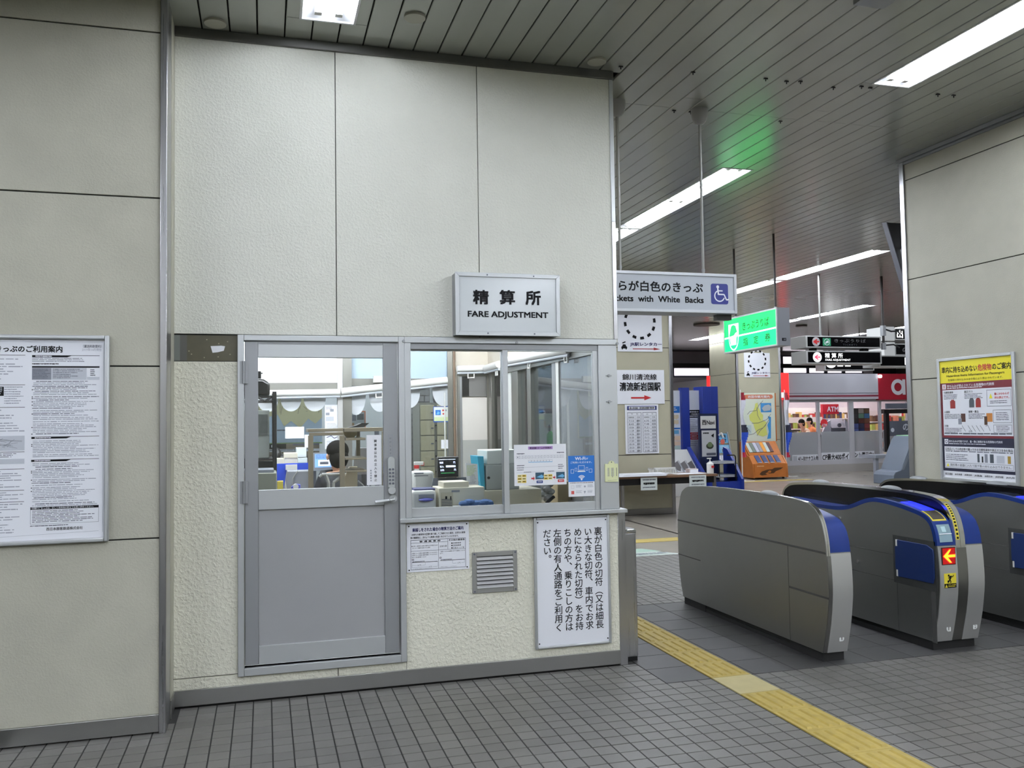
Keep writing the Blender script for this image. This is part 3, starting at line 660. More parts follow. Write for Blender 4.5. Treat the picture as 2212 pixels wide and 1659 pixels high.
# louvred vent
x0,x1,z0,z1 = 1.247,1.539,.533,.788
t = thing('louvre_vent', 'square aluminium louvre vent in the stucco under the window', 'vent', ((x0+x1)/2,WY,z0)); VM = mat('vent grey metal',(150,150,146),.45,.4)
part(t,'frame',frame4(MB(),x0,x1,z0,z1,WY-.012,WY-.0005,.028,VM),bev=.002); part(t,'back_plate',MB().box(x0+.02,x1-.02,WY-.0012,WY-.0004,z0+.02,z1-.02,BLACK))
zz = [z0+.028+(z1-z0-.056)/8*k for k in range(8)]
sm = None
for z in zz:
    p_ = (z1-z0-.056)/8; mb = MB().prism([(WY-.018,z+.002),(WY-.018,z+.006),(WY-.003,z+p_*.78),(WY-.003,z+p_*.78-.004)],x0+.028,x1-.028,'x',mat('vent slat',(206,206,206),.4,.3)); part(t,'louvre_slat',mb)
sc = MB()
for fx,fz in ((.045,.045),(.955,.045),(.045,.955),(.955,.955)): sc.cyl((x0+fx*(x1-x0),WY-.012,z0+fz*(z1-z0)),(x0+fx*(x1-x0),WY-.015,z0+fz*(z1-z0)),.006,GREYD,8)
part(t,'screw',sc,kind='stuff')
# white instruction board
x0,x1,z0,z1 = 1.650,2.168,.155,.988
t = thing('ticket_instruction_board', 'large white board with vertical black writing beside the vent', 'sign', ((x0+x1)/2,WY,z0))
part(t,'board',MB().box(x0+.01,x1-.01,WY-.018,WY-.0005,z0+.01,z1-.01,WHITE)); part(t,'frame',frame4(MB(),x0,x1,z0,z1,WY-.027,WY-.001,.016,ALU),bev=.005)
s = faceY(x0,z0,x1-x0,z1-z0,WY-.018); rows = ['裏が白色の切符（又は細長','い大きな切符、車内でお求','めになられた切符）をお持','ちの方や、乗りこしの方は','左側の有人通路をご利用く','ださい。']
for i, r_ in enumerate(rows): s.vtext(r_, .845-.135*i, .095, .110, .0655, INK, .010)
s.done(t,'lettering'); sc = MB()
for fx,fz in ((.05,.04),(.95,.04),(.05,.96),(.95,.96)): sc.cyl((x0+fx*(x1-x0),WY-.018,z0+fz*(z1-z0)),(x0+fx*(x1-x0),WY-.021,z0+fz*(z1-z0)),.0045,INK,8)
part(t,'screw',sc,kind='stuff')
# left wall timetable board
x0,x1,z0,z1 = -2.05,-.783,1.013,2.086
t = thing('ticket_rules_board', 'framed black and white board of ticket rules on the left wall', 'notice board', ((x0+x1)/2,LY,z0))
part(t,'frame',frame4(MB(),x0,x1,z0,z1,LY-.035,LY-.001,.022,ALU),bev=.006); part(t,'sheet',MB().box(x0+.015,x1-.015,LY-.012,LY-.001,z0+.015,z1-.015,WHITE))
X0,Z1 = -1.302, 2.082; s = faceY(X0,z0+.03,.5,1.03,LY-.012,.0006); w_ = .5
def nx(px): return px/226.5      # fractions measured along the sheet
def ny(py): return (py-727)/(1166-727)
s.text('きっぷのご利用案内',nx(-7),ny(745),nx(133),ny(760),INK,.03); s.text('（運送約款要約）',nx(177),ny(742),nx(217),ny(749),GREYD,.01); s.text('2019年10月現在',nx(175),ny(750),nx(217),ny(756),GREYT)
s.line([(nx(0),ny(736.5)),(nx(222),ny(736))],.0012,GREYT); s.line([(nx(222),ny(736)),(nx(222),ny(1158))],.0015,GREYT)
def head(y): s.poly([(nx(69),ny(y)),(nx(155),ny(y)),(nx(143),ny(y+4.5)),(nx(69),ny(y+4.5))],INK).line([(nx(150),ny(y+.5)),(nx(213),ny(y+.5))],.0022,INK).bars(nx(76),ny(y+1.2),nx(113),ny(y+3.6),1,WHITE,.9,.1,2)
for y in (766,945,995): head(y)
s.bars(nx(69),ny(772),nx(213),ny(782),3,GREYD,.35,.4).bars(nx(69),ny(784),nx(125),ny(787),1,INK,.7,0)
s.rect(nx(69),ny(790),nx(213),ny(793.5),INK).rect(nx(69),ny(794),nx(110),ny(820),GREYM).rect(nx(111),ny(794),nx(185),ny(820),GREYL).rect(nx(186),ny(814),nx(213),ny(820),GREYL).bars(nx(71),ny(796),nx(108),ny(819),7,GREYD,.4,.5,2).bars(nx(113),ny(796),nx(180),ny(819),6,GREYD,.35,.5,2).bars(nx(193),ny(797),nx(204),ny(813),4,GREYD,.5,.2,2)
y = 823
while y < 1098:
    if any(h-4 < y < h+6 for h in (945,995)) : y += 6; continue
    dark = random.random() < .22
    s.bars(nx(72 if not dark else 70+random.choice((0,5,8))),ny(y),nx(213),ny(y+2.9),1,GREYD if dark else GREYT,.55,.5 if dark else .35)
    if random.random() < .2: s.rect(nx(69),ny(y),nx(71.2),ny(y+2),INK)
    y += 3.6 if random.random() < .8 else 5
s.rect(nx(68),ny(1098),nx(213),ny(1103.5),INK).text('「お願い」きっぷは、正しく目的地の駅までお買い求めください。',nx(70),ny(1099),nx(202),ny(1102.5),WHITE,.01,2).frame(nx(68),ny(1098),nx(213),ny(1135),.0012,GREYD).bars(nx(72),ny(1106),nx(211),ny(1133),8,GREYD,.4,.35)
s.bars(nx(68),ny(1138),nx(150),ny(1141),1,GREYD,.6,.1); s.text('西日本旅客鉄道株式会社',nx(102),ny(1143),nx(179),ny(1150),INK,.012); s.line([(nx(0),ny(1160)),(nx(213),ny(1155))],.0012,GREYT)
for y in (766,831,880,977,1014,1060,1085): s.line([(nx(-150),ny(y)),(nx(55),ny(y))],.0022,INK)
s.bars(nx(-150),ny(774),nx(55),ny(828),10,GREYT,.4,.3).bars(nx(12),ny(835),nx(55),ny(875),8,GREYT,.4,.4).rect(nx(-20),ny(835),nx(11),ny(855),INK).bars(nx(-18),ny(837),nx(9),ny(853),4,GREYL,.5,.2,2).bars(nx(-150),ny(885),nx(55),ny(936),9,GREYT,.4,.3)
s.rect(nx(-60),ny(942),nx(55),ny(974),GREYL)
for k in range(16): s.line([(nx(random.uniform(-40,45)),ny(random.uniform(944,972))),(nx(random.uniform(-20,52)),ny(random.uniform(944,972)))],.0012,GREYD,2)
s.bars(nx(-150),ny(980),nx(55),ny(990),3,GREYD,.4,.2).rect(nx(-60),ny(992),nx(55),ny(1003),GREYL).bars(nx(-150),ny(1018),nx(55),ny(1056),8,GREYT,.4,.3).bars(nx(-150),ny(1064),nx(55),ny(1082),4,GREYT,.4,.3).bars(nx(-150),ny(1089),nx(55),ny(1155),12,GREYT,.4,.3)
s.done(t)
# poster on the right wall
y1,y0,z0,z1 = 6.20,5.395,1.050,2.090
t = thing('hazard_poster', 'yellow and white hazardous items poster in a steel frame on the right wall', 'poster', (XR,(y0+y1)/2,z0))
fm = MB(); tt = .026
for (ya,yb,za,zb) in ((y1-tt,y1,z0,z1),(y0,y0+tt,z0,z1),(y0+tt,y1-tt,z1-tt,z1),(y0+tt,y1-tt,z0,z0+tt)): fm.box(XR-.024,XR-.001,ya,yb,za,zb,ALU)
part(t,'frame',fm,bev=.004); part(t,'sheet',MB().box(XR-.012,XR-.001,y0+.02,y1-.02,z0+.02,z1-.02,WHITE))
s = faceX(y1-tt,z0+tt,y1-y0-2*tt,z1-z0-2*tt,XR-.012,.0008); MAR = mat('maroon print',(110,24,36),.5); NV2 = mat('dark navy print',(24,26,52),.5)
s.rect(0,0,1,.19,YEL).text('車内に持ち込めない',.03,.05,.54,.105,INK,.025).text('危険物',.55,.05,.735,.105,RED,.025).text('のご案内',.745,.05,.985,.105,INK,.025).text('Hazardous Items Information for Passengers',.10,.12,.90,.145,INK,.015).text('危険物の持ち込みは法令等により禁止されています。',.12,.157,.88,.176,INK)
s.rect(0,.19,1,.66,MAR).rect(.03,.25,.985,.64,WHITE,2).rect(.03,.20,.085,.243,WHITE,2).text('X',.042,.206,.073,.237,RED,.02,3).text('持ち込みが禁止されている危険物の代表例',.10,.205,.76,.23,WHITE,.012).bars(.10,.233,.60,.243,1,WHITE,.7,0,2)
CANR = mat('fuel can red',(150,40,36),.5); CANG = mat('gas bottle grey',(70,78,86),.5); BRN = mat('jug tan',(196,128,62),.5)
s.text('可燃性液体',.05,.262,.19,.282,INK,.01,3).text('高圧ガス',.35,.262,.47,.282,INK,.01,3).text('火薬類',.05,.43,.13,.45,INK,.01,3).text('毒物・薬品',.40,.43,.54,.45,INK,.01,3).text('刃物',.05,.55,.10,.57,INK,.01,3)
for x,y in ((.05,.29),(.35,.29),(.05,.458),(.40,.458),(.05,.578)): s.bars(x,y,x+.26,y+.045,4,GREYD,.45,.3,3)
s.rect(.14,.345,.215,.41,CANR,3).rect(.155,.335,.20,.347,CANR,3)
for x,m_ in ((.42,CANG),(.51,CANR)): s.disc(x+.03,.352,.026,m_,3).rect(x-.005,.352,x+.065,.405,m_,3).rect(x+.015,.325,x+.045,.34,m_,3)
s.rect(.29,.455,.355,.525,mat('dark brown pack',(84,50,40),.5),3).rect(.25,.495,.30,.545,GREYM,3).rect(.645,.455,.725,.525,BRN,3).rect(.615,.48,.655,.55,mat('brown bottle',(70,44,28),.5),3)
s.frame(.66,.265,.975,.40,.0025,NV2,3).poly([(.69,.335),(.735,.335),(.712,.295)],YEL,3).text('量にかかわらず',.76,.29,.95,.31,RED,.02,3).text('持込禁止です。',.76,.32,.95,.34,RED,.02,3).bars(.70,.355,.94,.385,2,GREYD,.4,.1,3)
s.frame(.735,.43,.97,.535,.0025,NV2,3).bars(.77,.45,.94,.52,5,GREYD,.4,.2,3).frame(.735,.55,.97,.615,.0025,NV2,3).bars(.77,.56,.94,.61,4,GREYD,.4,.2,3)
for i,x in enumerate((.30,.385,.44,.50,.555,.63)): s.line([(x,.555),(x+.05,.605)] if i != 5 else [(x,.56),(x+.03,.555),(x+.06,.60)],.004,GREYD,3)
for x in (.405,.432): s.disc(x,.605,.008,GREYD,3,10,.005)
s.bars(.04,.618,.97,.633,1,GREYD,.8,0,3)
s.rect(0,.66,1,.945,NV2).rect(.03,.735,.985,.92,WHITE,2).rect(.035,.672,.09,.715,WHITE,2).disc(.0625,.6935,.014,NV2,3,14,.009).text('持ち込みは可能ですが、量・数に制限がある危険物の代表例',.10,.68,.84,.70,WHITE,.012).bars(.10,.708,.62,.716,1,WHITE,.7,0,2)
s.text('日用品として小売店等で購入できる可燃性液体や高圧ガスを含む製品',.045,.745,.97,.768,INK,.012,3).bars(.045,.772,.97,.785,1,GREYD,.6,0,3).bars(.05,.80,.38,.86,4,GREYD,.4,.2,3)
for x,wd_,y,m_ in ((.50,.03,.79,CANG),(.56,.02,.81,INK),(.60,.04,.79,GREYM),(.67,.05,.79,CANG),(.76,.10,.80,GREYL),(.90,.04,.80,mat('ochre can',(170,140,60),.5))): s.rect(x,y,x+wd_,.86,m_,3)
s.frame(.04,.87,.97,.912,.002,NV2,3).poly([(.055,.905),(.095,.905),(.075,.878)],YEL,3).text('飲料等の容器に入れて隠す等の持ち込みはできません。',.11,.88,.95,.903,INK,0,3)
for i,b_ in enumerate(('国土交通省','JR北海道','JR東日本','JR東海','JR西日本','JR四国','JR九州')): s.text(b_,.03+.14*i,.962,.03+.14*i+.105,.98,INK,.01,3)
s.done(t)

# ================================================================== TICKET GATES
LANE = [(4.962,.062),(4.925,.20),(4.904,.30),(4.884,.45),(4.886,.60),(4.897,.72),(4.912,.80),(4.938,.862),(4.975,.902),(5.03,.928),(5.11,.947),(5.23,.968),(5.38,.987),(5.50,.992),(5.58,.984),(5.67,.960),(5.76,.928),(5.86,.902),(6.0,.889),(6.25,.888),(6.5,.896),(6.75,.898),(6.87,.880),(6.94,.83),(6.985,.70),(7.0,.55),(7.0,.41),(6.975,.22),(6.93,.062)]
SPINE = [(4.965,.062),(4.928,.20),(4.905,.30),(4.884,.45),(4.886,.60),(4.893,.70),(4.898,.78),(4.915,.86),(4.938,.92),(4.968,.965),(5.015,1.003),(5.09,1.030),(5.2,1.043),(5.4,1.053),(5.7,1.058),(6.1,1.056),(6.4,1.050),(6.65,1.036),(6.80,1.020),(6.88,.99),(6.93,.945),(6.975,.82),(7.0,.70),(7.0,.45),(6.975,.22),(6.93,.062)]
def smooth(pr, k=3):
    out = []
    for i in range(len(pr)-1):
        p0, p1, p2, p3 = pr[max(i-1,0)], pr[i], pr[i+1], pr[min(i+2,len(pr)-1)]
        for j in range(k):
            t = j/k; out.append(tuple(.5*(2*b_+(c-a_)*t+(2*a_-5*b_+4*c-d_)*t*t+(3*b_-a_-3*c+d_)*t**3) for a_,b_,c,d_ in zip(p0,p1,p2,p3)))
    return out+[pr[-1]]
LANE, SPINE = smooth(LANE), smooth(SPINE)
FSTEEL = mat('gate strip steel', (150,150,148), .3, 1)
YS = mat('yellow gate sticker',(226,208,60),.5)
def cut(prof, z): return [p for p in prof if p[1] >= z]
def gate(name_lab, xl, xs0, xs1, xr, cat='ticket gate'):
    """xl..xs0 left lane body, xs0..xs1 spine, xs1..xr right lane body (xl==xs0 or xs1==xr leaves that body out)"""
    g = thing('ticket_gate', name_lab, cat, ((xl+xr)/2, 5.95, 0), 'automatic ticket gates in a row')
    x0, x1 = xl, xr
    base = MB().box(x0+.018,x1-.012,4.99,6.90,0,.03,RUBBER).box(x0+.014,x1-.008,4.985,5.36,0,.063,RUBBER).box(x0+.014,x1-.008,6.56,6.93,0,.063,RUBBER).box(x0+.03,x1-.03,5.3,6.6,.02,.062,DARK)
    part(g, 'plinth', base)
    def lane(a, b, name):
        o = part(g, name, MB().prism(LANE, a, b, 'x', GATE), bev=.003)
        top = cut(LANE, .715); top[0] = (top[0][0], .716)
        cap = part(g, 'top_cover', MB().band([(p[0]-.002 if p[0] < 4.96 else p[0], p[1]+.004) for p in top], .03, a-.002, b, BLUE))
        lo = [p for p in LANE if p[1] < .71 and p[0] < 4.97]+[(4.8955,.713)]
        part(g, 'front_cover', MB().band([(p[0]-.003, p[1]) for p in lo], .01, a+.002, b-.001, GATEF))
        return o, cap
    L = R_ = None
    if xs0-xl > .05: L = lane(xl, xs0, 'left_body')
    else: part(g, 'side_sheet', MB().prism(SPINE, xl, xs0, 'x', GATE), bev=.003)
    if xr-xs1 > .05: R_ = lane(xs1, xr, 'right_body')
    a, b = (xs0, xs1)
    sp = part(g, 'spine', MB().prism([(p[0]+.004, p[1]-.004) for p in SPINE], a+.004, b-.004, 'x', GBLACK))
    front = [p for p in SPINE if p[1] >= .70 and not (p[0] > 6.9 and p[1] < .85)]
    mid = (a+b)/2
    edge = MB().band(front, .02, a, mid-.001, CHROME).band(front, .02, mid+.001, b, CHROME)
    part(g, 'top_edge', edge)
    low = [p for p in SPINE if p[1] <= .705 and p[0] < 4.97]
    part(g, 'front_strip', MB().band([(p[0]-.004,p[1]) for p in low], .02, a, b, FSTEEL))
    for yy in ((5.56, 6.42) if xs0-xl > .05 else (5.56,)):
        zz = 1.051 if yy < 6 else 1.044
        mb = MB().ball((mid, yy, zz), .032, .115, .027, mat('translucent grey dome',(128,131,133),.35), 12, 5, 0.0); part(g, 'sensor_dome', mb)
        s = Sheet((mid-.036, yy+.03, zz+.012), (0,-1,0), (0,0,1), .06, .012, .0015); 
    def seam(x, pts, sd):      # fine dark joints between cover sheets
        mb = MB()
        for (y0,z0),(y1,z1) in pts: mb.box(x-.0015 if sd < 0 else x-.001, x+.001 if sd < 0 else x+.0015, min(y0,y1)-.0015, max(y0,y1)+.0015, min(z0,z1)-.0015, max(z0,z1)+.0015, mat('joint grey',(70,70,68),.6))
        return mb
    return g, L, R_, sp, seam
# first gate: plain side sheet towards the office
g1, L1, R1, sp1, seam = gate('first gate with a plain brushed steel side, beside the yellow strip', 3.50, 3.503, 3.53, 3.685)
part(g1,'sheet_joint',seam(3.50,[((4.90,.722),(7.0,.712)),((5.325,.062),(5.325,.722)),((4.885,.434),(5.325,.424)),((6.60,.422),(7.0,.418))],-1),kind='stuff')
def hexlabel(g, px, py, num, pointing, Y=4.934, w=.036):
    p = aY(px,py,Y); s = faceY(p.x-w/2,p.z-w/2,w,w*1.0,Y-.001); LM = mat('silver number label',(222,224,222),.4)
    if pointing > 0: s.poly([(0,0),(.75,0),(1,.3),(1,.7),(.75,1),(0,1)],LM)
    elif pointing < 0: s.poly([(.25,0),(1,0),(1,1),(.25,1),(0,.7),(0,.3)],LM)
    s.text(num,.44 if num=='1' else .36,.2,.58 if num=='1' else .66,.8,INK,.0); s.done(g,'number_label')
hexlabel(g1,1818,1379,'1',1)
# middle gate
g2, L2, R2, sp2, seam = gate('middle gate showing a lit red arrow and a blue flap', 4.375, 4.523, 4.603, 4.742)
x = 4.375
part(L2[0],'sheet_joint',seam(x,[((5.30,.60),(6.98,.60)),((5.29,.42),(6.98,.42)),((4.97,.06),(4.93,.40)),((5.30,.06),(5.30,.42))],-1).box(x-.0012,x+.001,6.16,6.36,.80,.803,DARK),kind='stuff')
def flap(g, xx):
    rec = MB().box(xx-.002,xx+.004,4.915,5.33,.405,.745,mat('flap recess',(52,54,52),.5)); rc = part(g,'flap_recess',rec)
    pr = [(5.275,.715),(4.99,.715),(4.93,.69),(4.925,.66),(4.925,.50),(4.94,.46),(5.275,.455),(5.275,.50),(5.30,.505),(5.30,.665),(5.275,.67)]
    fl = part(g,'flap_door',MB().prism(pr,xx-.012,xx-.003,'x',BLUEF),bev=.002)
    for z in ((.455,.50),(.67,.715)): part(fl,'hinge',MB().box(xx-.013,xx-.004,5.277,5.29,z[0],z[1],WHITEP))
flap(L2[0], x)
kn = MB()
for py, pz in ((5.724,.494),(5.93,.80)): kn.cyl((x,py,pz),(x-.006,py,pz),.014,CHROME,14)
part(L2[0],'lock_knob',kn,kind='stuff')
def led(body, xa, xb, Y=4.882):
    z0, z1 = .592, .709
    s0 = MB().box(xa,xb,Y-.004,Y+.003,z0,z1,mat('led panel back',(40,4,6),.3)); pn = part(body,'arrow_display',s0)
    s = faceY(xa,z0,xb-xa,z1-z0,Y-.004,.0006); s.rect(.04,.04,.96,.96,mat('dim red leds',(120,6,10),.4,emit=.25,ecol=(255,20,10)),1)
    AM = mat('lit amber arrow',(255,150,30),.4,emit=2.2,ecol=(255,150,30)); RG = mat('lit red rim',(255,40,20),.4,emit=1.1,ecol=(255,40,20))
    s.poly([(.04,.50),(.52,.09),(.70,.09),(.50,.39),(.98,.39),(.98,.61),(.50,.61),(.74,.92),(.54,.92)],RG,2)
    s.poly([(.09,.50),(.54,.13),(.66,.13),(.42,.43),(.97,.43),(.97,.57),(.42,.57),(.70,.88),(.56,.88)],AM,3); s.done(pn,'arrow')
led(L2[0], 4.393, 4.503)
p0, p1 = aY(2041,1239,4.88), aY(2068,1269,4.88)
st = MB().box(4.405,4.503,4.8795,4.884,.437,.534,YS); wn = part(L2[0],'warning_sticker',st)
s = faceY(4.405,.437,.098,.097,4.8795,.0005); s.rect(0,.70,1,1,INK,1).poly([(.05,.97),(.27,.97),(.16,.74)],YS,2).text('かけこみ注意',.32,.75,.94,.84,YS,.02,2).bars(.32,.88,.9,.95,1,YS,.7,0,2)
s.disc(.38,.15,.0075,INK,1,12); s.poly([(.42,.19),(.58,.16),(.62,.30),(.50,.48),(.38,.44),(.44,.30)],INK,1).line([(.55,.18),(.70,.26),(.78,.13)],.006,INK,1).line([(.46,.24),(.34,.34)],.006,INK,1).line([(.44,.44),(.55,.55),(.52,.67)],.008,INK,1).line([(.48,.46),(.34,.56),(.30,.66)],.007,INK,1).poly([(.26,.50),(.42,.46),(.44,.60),(.28,.64)],INK,1); s.done(wn,'pictogram')
hexlabel(g2,2049,1358,'1',-1); hexlabel(g2,2106,1353,'2',1)
def laneface(cap, xa, xb):       # reader, slot and screen lying in the sloping blue cover
    def P(y):                    # height of the cover at y
        for (a, za), (b, zb) in zip(LANE, LANE[1:]):
            if za > .74 and a <= y <= b: return za+(zb-za)*(y-a)/(b-a)+.005
        return .8
    def slab(name, pts, i0, i1, m, t=.004, e=None):   # along the cover between two y values
        path = [(y, P(y)+t) for y in pts]; return part(cap, name, MB().band(path, t+.004, xa+i0, xa+i1, m))
    slab('reader_window', [5.30,5.40,5.48,5.54,5.60], .03, .12, mat('dark smoked window',(36,44,62),.12), .002)
    slab('card_reader', [5.06,5.10,5.16,5.23,5.28], .035, .13, mat('lit blue reader',(30,40,240),.3,emit=1.5,ecol=(30,40,255)), .004)
    slab('slot_frame', [4.945,4.955,4.965,4.985,5.01,5.03,5.05], .012, .128, YS, .002)
    slab('ticket_slot', [4.953,4.96,4.968,4.985,5.01,5.03,5.045], .022, .118, mat('smoky slot cover',(70,66,60),.15), .004)
    pts = [(4.9005,.742),(4.9085,.79),(4.922,.832),(4.934,.858)]
    sc_ = part(cap, 'display_screen', MB().band([(y-.006,z) for y,z in pts], .006, xa+.022, xa+.125, mat('pale lcd',(120,140,150),.2,emit=.12,ecol=(150,190,200))))
    part(sc_, 'screen_line', MB().band([(4.9005-.0085+.007,.795),(4.9105-.007,.799)], .002, xa+.022, xa+.125, WHITE).band([(4.905,.81),(4.92,.845)], .002, xa+.05, xa+.085, mat('lcd pale block',(180,210,215),.3)), kind='stuff')
laneface(L2[1], 4.375, 4.523)
ed = [(p[0]-.0012,p[1]) for p in SPINE if .735 < p[1] < 1.0 and p[0] < 5.1]
yt = part(sp2,'edge_tape',MB().band(ed,.002,4.531,4.556,YS)); s = MB()
for i,(a,b) in enumerate(zip(ed,ed[1:])):
    for k in range(1):
        t0, t1 = .2, .75
        q0 = (a[0]+(b[0]-a[0])*t0-.001, a[1]+(b[1]-a[1])*t0); q1 = (a[0]+(b[0]-a[0])*t1-.001, a[1]+(b[1]-a[1])*t1); s.band([q0,q1],.001,4.536,4.551,INK)
part(yt,'printed_marks',s,kind='stuff')
# far gate by the right wall
g3, L3, R3, sp3, seam = gate('farthest gate standing against the beige right wall', 5.415, 5.552, 5.577, 5.585)
part(L3[0],'sheet_joint',seam(5.415,[((5.30,.60),(6.98,.60)),((5.29,.42),(6.98,.42))],-1),kind='stuff'); flap(L3[0],5.415); laneface(L3[1],5.415,5.552)
kn = MB().cyl((5.415,5.724,.494),(5.409,5.724,.494),.014,CHROME,14); part(L3[0],'lock_knob',kn)

# ================================================================== HANGING SIGNS
def rod(root, x, y, z0, r=.011, m=None, cup=True):
    m = m or mat('painted rod',(150,150,146),.4,.3)
    part(root,'rod',MB().cyl((x,y,z0),(x,y,CZ-.10 if cup else CZ),r,m,12).cyl((x,y,z0+.02),(x,y,z0+.04),r*1.25,ALUD,12))
    if cup: part(root,'rod_cap',MB().lathe([(.016,-.118),(.034,-.110),(.050,-.090),(.060,-.060),(.064,-.028),(.064,0)],(x,y,CZ),mat('cap grey',(150,150,150),.3),20))
HY = 5.80
t = thing('hanging_sign_white', 'white hanging sign about tickets with white backs and a wheelchair symbol', 'sign', (2.85,HY,2.39))
bx = MB().box(2.275,3.43,HY,HY+.20,2.392,2.69,mat('white painted case',(196,202,208),.4)); part(t,'case',bx,bev=.003)
fr = frame4(MB(),2.275,3.43,2.392,2.69,HY-.012,HY-.0005,.022,mat('white frame',(206,210,216),.35,.2)); part(t,'frame',fr,bev=.002)
s = faceY(2.275,2.392,1.155,.298,HY-.0008,.0009); s.rect(.015,.06,.985,.94,mat('pale sign face',(190,196,204),.22),1)
k0 = lambda px: (aY(px,620,HY).x-2.275)/1.155
s.text('うらが白色のきっぷ',k0(1312),.24,k0(1518),.50,INK,.028); s.text('Tickets  with  White  Backs',k0(1312),.60,k0(1519),.755,INK,.034)
a,b = k0(1535),k0(1572); NVB = mat('wheelchair blue',(44,52,128),.35)
rr = .016; pts=[]
for cx,cy_,a0 in ((a+.014,.25+.055,180),(b-.014,.25+.055,270),(b-.014,.77-.055,0),(a+.014,.77-.055,90)):
    for q in (0,30,60,90): pts.append((cx+.014*math.cos(math.radians(a0+q)),cy_+.055*math.sin(math.radians(a0+q))))
s.poly(pts,NVB,2); cx = a+(b-a)*.40
s.disc(cx,.33,.012,WHITE,3,14).line([(cx,.36),(cx+.004,.53)],.012,WHITE,3).line([(cx,.43),(cx+.035,.43)],.009,WHITE,3).line([(cx+.003,.52),(cx+.045,.52),(cx+.062,.66),(cx+.078,.64)],.010,WHITE,3).disc(cx+.012,.56,.045,WHITE,3,18,.036,20,250); s.done(t,'lettering')
rod(t,2.50,HY+.03,2.69); rod(t,3.18,HY+.04,2.69); part(t,'bracket',MB().box(3.30,3.42,HY+.06,HY+.12,2.35,2.392,BLACK))
t = thing('green_ticket_sign', 'lit green ticket office sign box hanging in the hall', 'sign', (6.2,10.05,2.5)); z0,z1,y0,y1 = 2.5,2.975,9.40,10.70
part(t,'case',MB().box(6.125,6.30,y0,y1,z0,z1,mat('grey sign case',(150,153,160),.4)),bev=.003)
fm = MB()
for (ya,yb,za,zb) in ((y1-.02,y1,z0,z1),(y0,y0+.02,z0,z1),(y0+.02,y1-.02,z1-.02,z1),(y0+.02,y1-.02,z0,z0+.02)): fm.box(6.112,6.1245,ya,yb,za,zb,ALU)
part(t,'frame',fm)
GRN = mat('lit green face',(4,110,50),.4,emit=1.9,ecol=(0,226,84)); GRN2 = mat('lit green lower face',(4,120,60),.4,emit=1.9,ecol=(0,232,104)); LW = mat('lit white face',(240,255,248),.4,emit=1.1,ecol=(230,255,245)); DG = mat('dark green letters',(4,40,10),.6)
s = faceX(y1-.02,z0+.02,y1-y0-.04,z1-z0-.04,6.1235,.0012); s.rect(0,0,1,.56,GRN,1).rect(0,.56,1,1,GRN2,1); s.poly([(0,.55),(.35,.53),(.58,.525),(1,.5),(1,.545),(.58,.565),(.35,.575),(0,.60)],LW,2)
s.rect(.085,.16,.29,.60,LW,3).disc(.187,.60,.125,LW,3,24,0,0,360,1.35).disc(.187,.60,.112,GRN2,4,24,0,0,360,1.35).disc(.187,.56,.10,GRN,5,20,0,180,360,1.6).poly([(.09,.55),(.2,.52),(.235,.45),(.27,.43),(.285,.5),(.25,.60),(.24,.82),(.13,.82),(.12,.62)],LW,6).text('みどりの窓口',.10,.20,.275,.29,DG,.02,4)
s.text('きっぷうりば',.37,.17,.87,.42,DG,.015,3).text('指',.38,.65,.47,.90,DG,.015,3).text('定',.58,.65,.67,.90,DG,.015,3).text('券',.79,.63,.89,.88,DG,.015,3); s.done(t,'lit_face')
s = faceY(6.125,z0,.175,z1-z0,y0,.001); s.rect(.32,.80,.66,.88,INK).text('入場',.42,.815,.6,.865,GREYT,.01); s.done(t,'maker_plate')
DR = mat('dark rod',(52,48,46),.4,.4); rod(t,6.255,10.61,z1,.014,DR,False); rod(t,6.245,9.62,z1,.014,DR,False)
# black direction signs
BY = 12.15
def bsign(name, lab, x0, x1, z0, z1, lit, fill, y=BY):
    t = thing(name, lab, 'sign', ((x0+x1)/2,y,z0), 'black direction signs in the hall'); part(t,'case',MB().box(x0,x1,y,y+.42,z0,z1,mat('sign end grey',(176,176,174),.4)),bev=.004)
    s = faceY(x0+.03,z0+.02,x1-x0-.06,z1-z0-.04,y,.0018); s.rect(0,0,1,1,GBLACK,1); fill(s); s.done(t,'face'); return t
LIT = mat('lit white letters',(255,255,255),.4,emit=.9,ecol=(255,255,255)); UNL = mat('unlit grey letters',(96,96,98),.5); PINK = mat('lit red arrow',(240,90,110),.4,emit=.6,ecol=(255,70,100)); DWH = mat('dull white disc',(176,170,172),.5)
def arr(s, x, y, m): s.line([(x-.032,y),(x+.04,y)],.022,m,4).line([(x+.012,y-.22),(x-.035,y),(x+.012,y+.22)],.022,m,4)
def f1(s):
    s.disc(.115,.50,.075,DWH,2,22); arr(s,.115,.5,RED); GR = mat('dull green badge',(40,140,96),.4); s.rect(.205,.12,.315,.92,GR,2).disc(.26,.52,.055,WHITE,3,18,.047).poly([(.235,.7),(.25,.45),(.28,.35),(.285,.6)],WHITE,3); s.text('きっぷうりば',.365,.18,.80,.55,UNL,0); s.text('TICKETS',.48,.70,.68,.88,mat('dim letters',(52,54,60),.5),0)
def f2(s): s.disc(.125,.5,.082,LIT,2,22); arr(s,.125,.5,PINK); s.text('精',.23,.10,.295,.56,LIT,.008); s.text('算',.32,.10,.385,.56,LIT,.008); s.text('所',.41,.10,.475,.56,LIT,.008); s.text('FARE ADJUSTMENT',.235,.66,.58,.90,LIT,.006)
t = bsign('direction_sign','unlit black hanging sign with green badge and ticket arrow, upper of two',8.43,9.875,2.735,2.93,0,f1); rod(t,8.75,BY+.06,2.93,.016,None,False); rod(t,8.93,BY+.3,2.93,.012,DR,False)
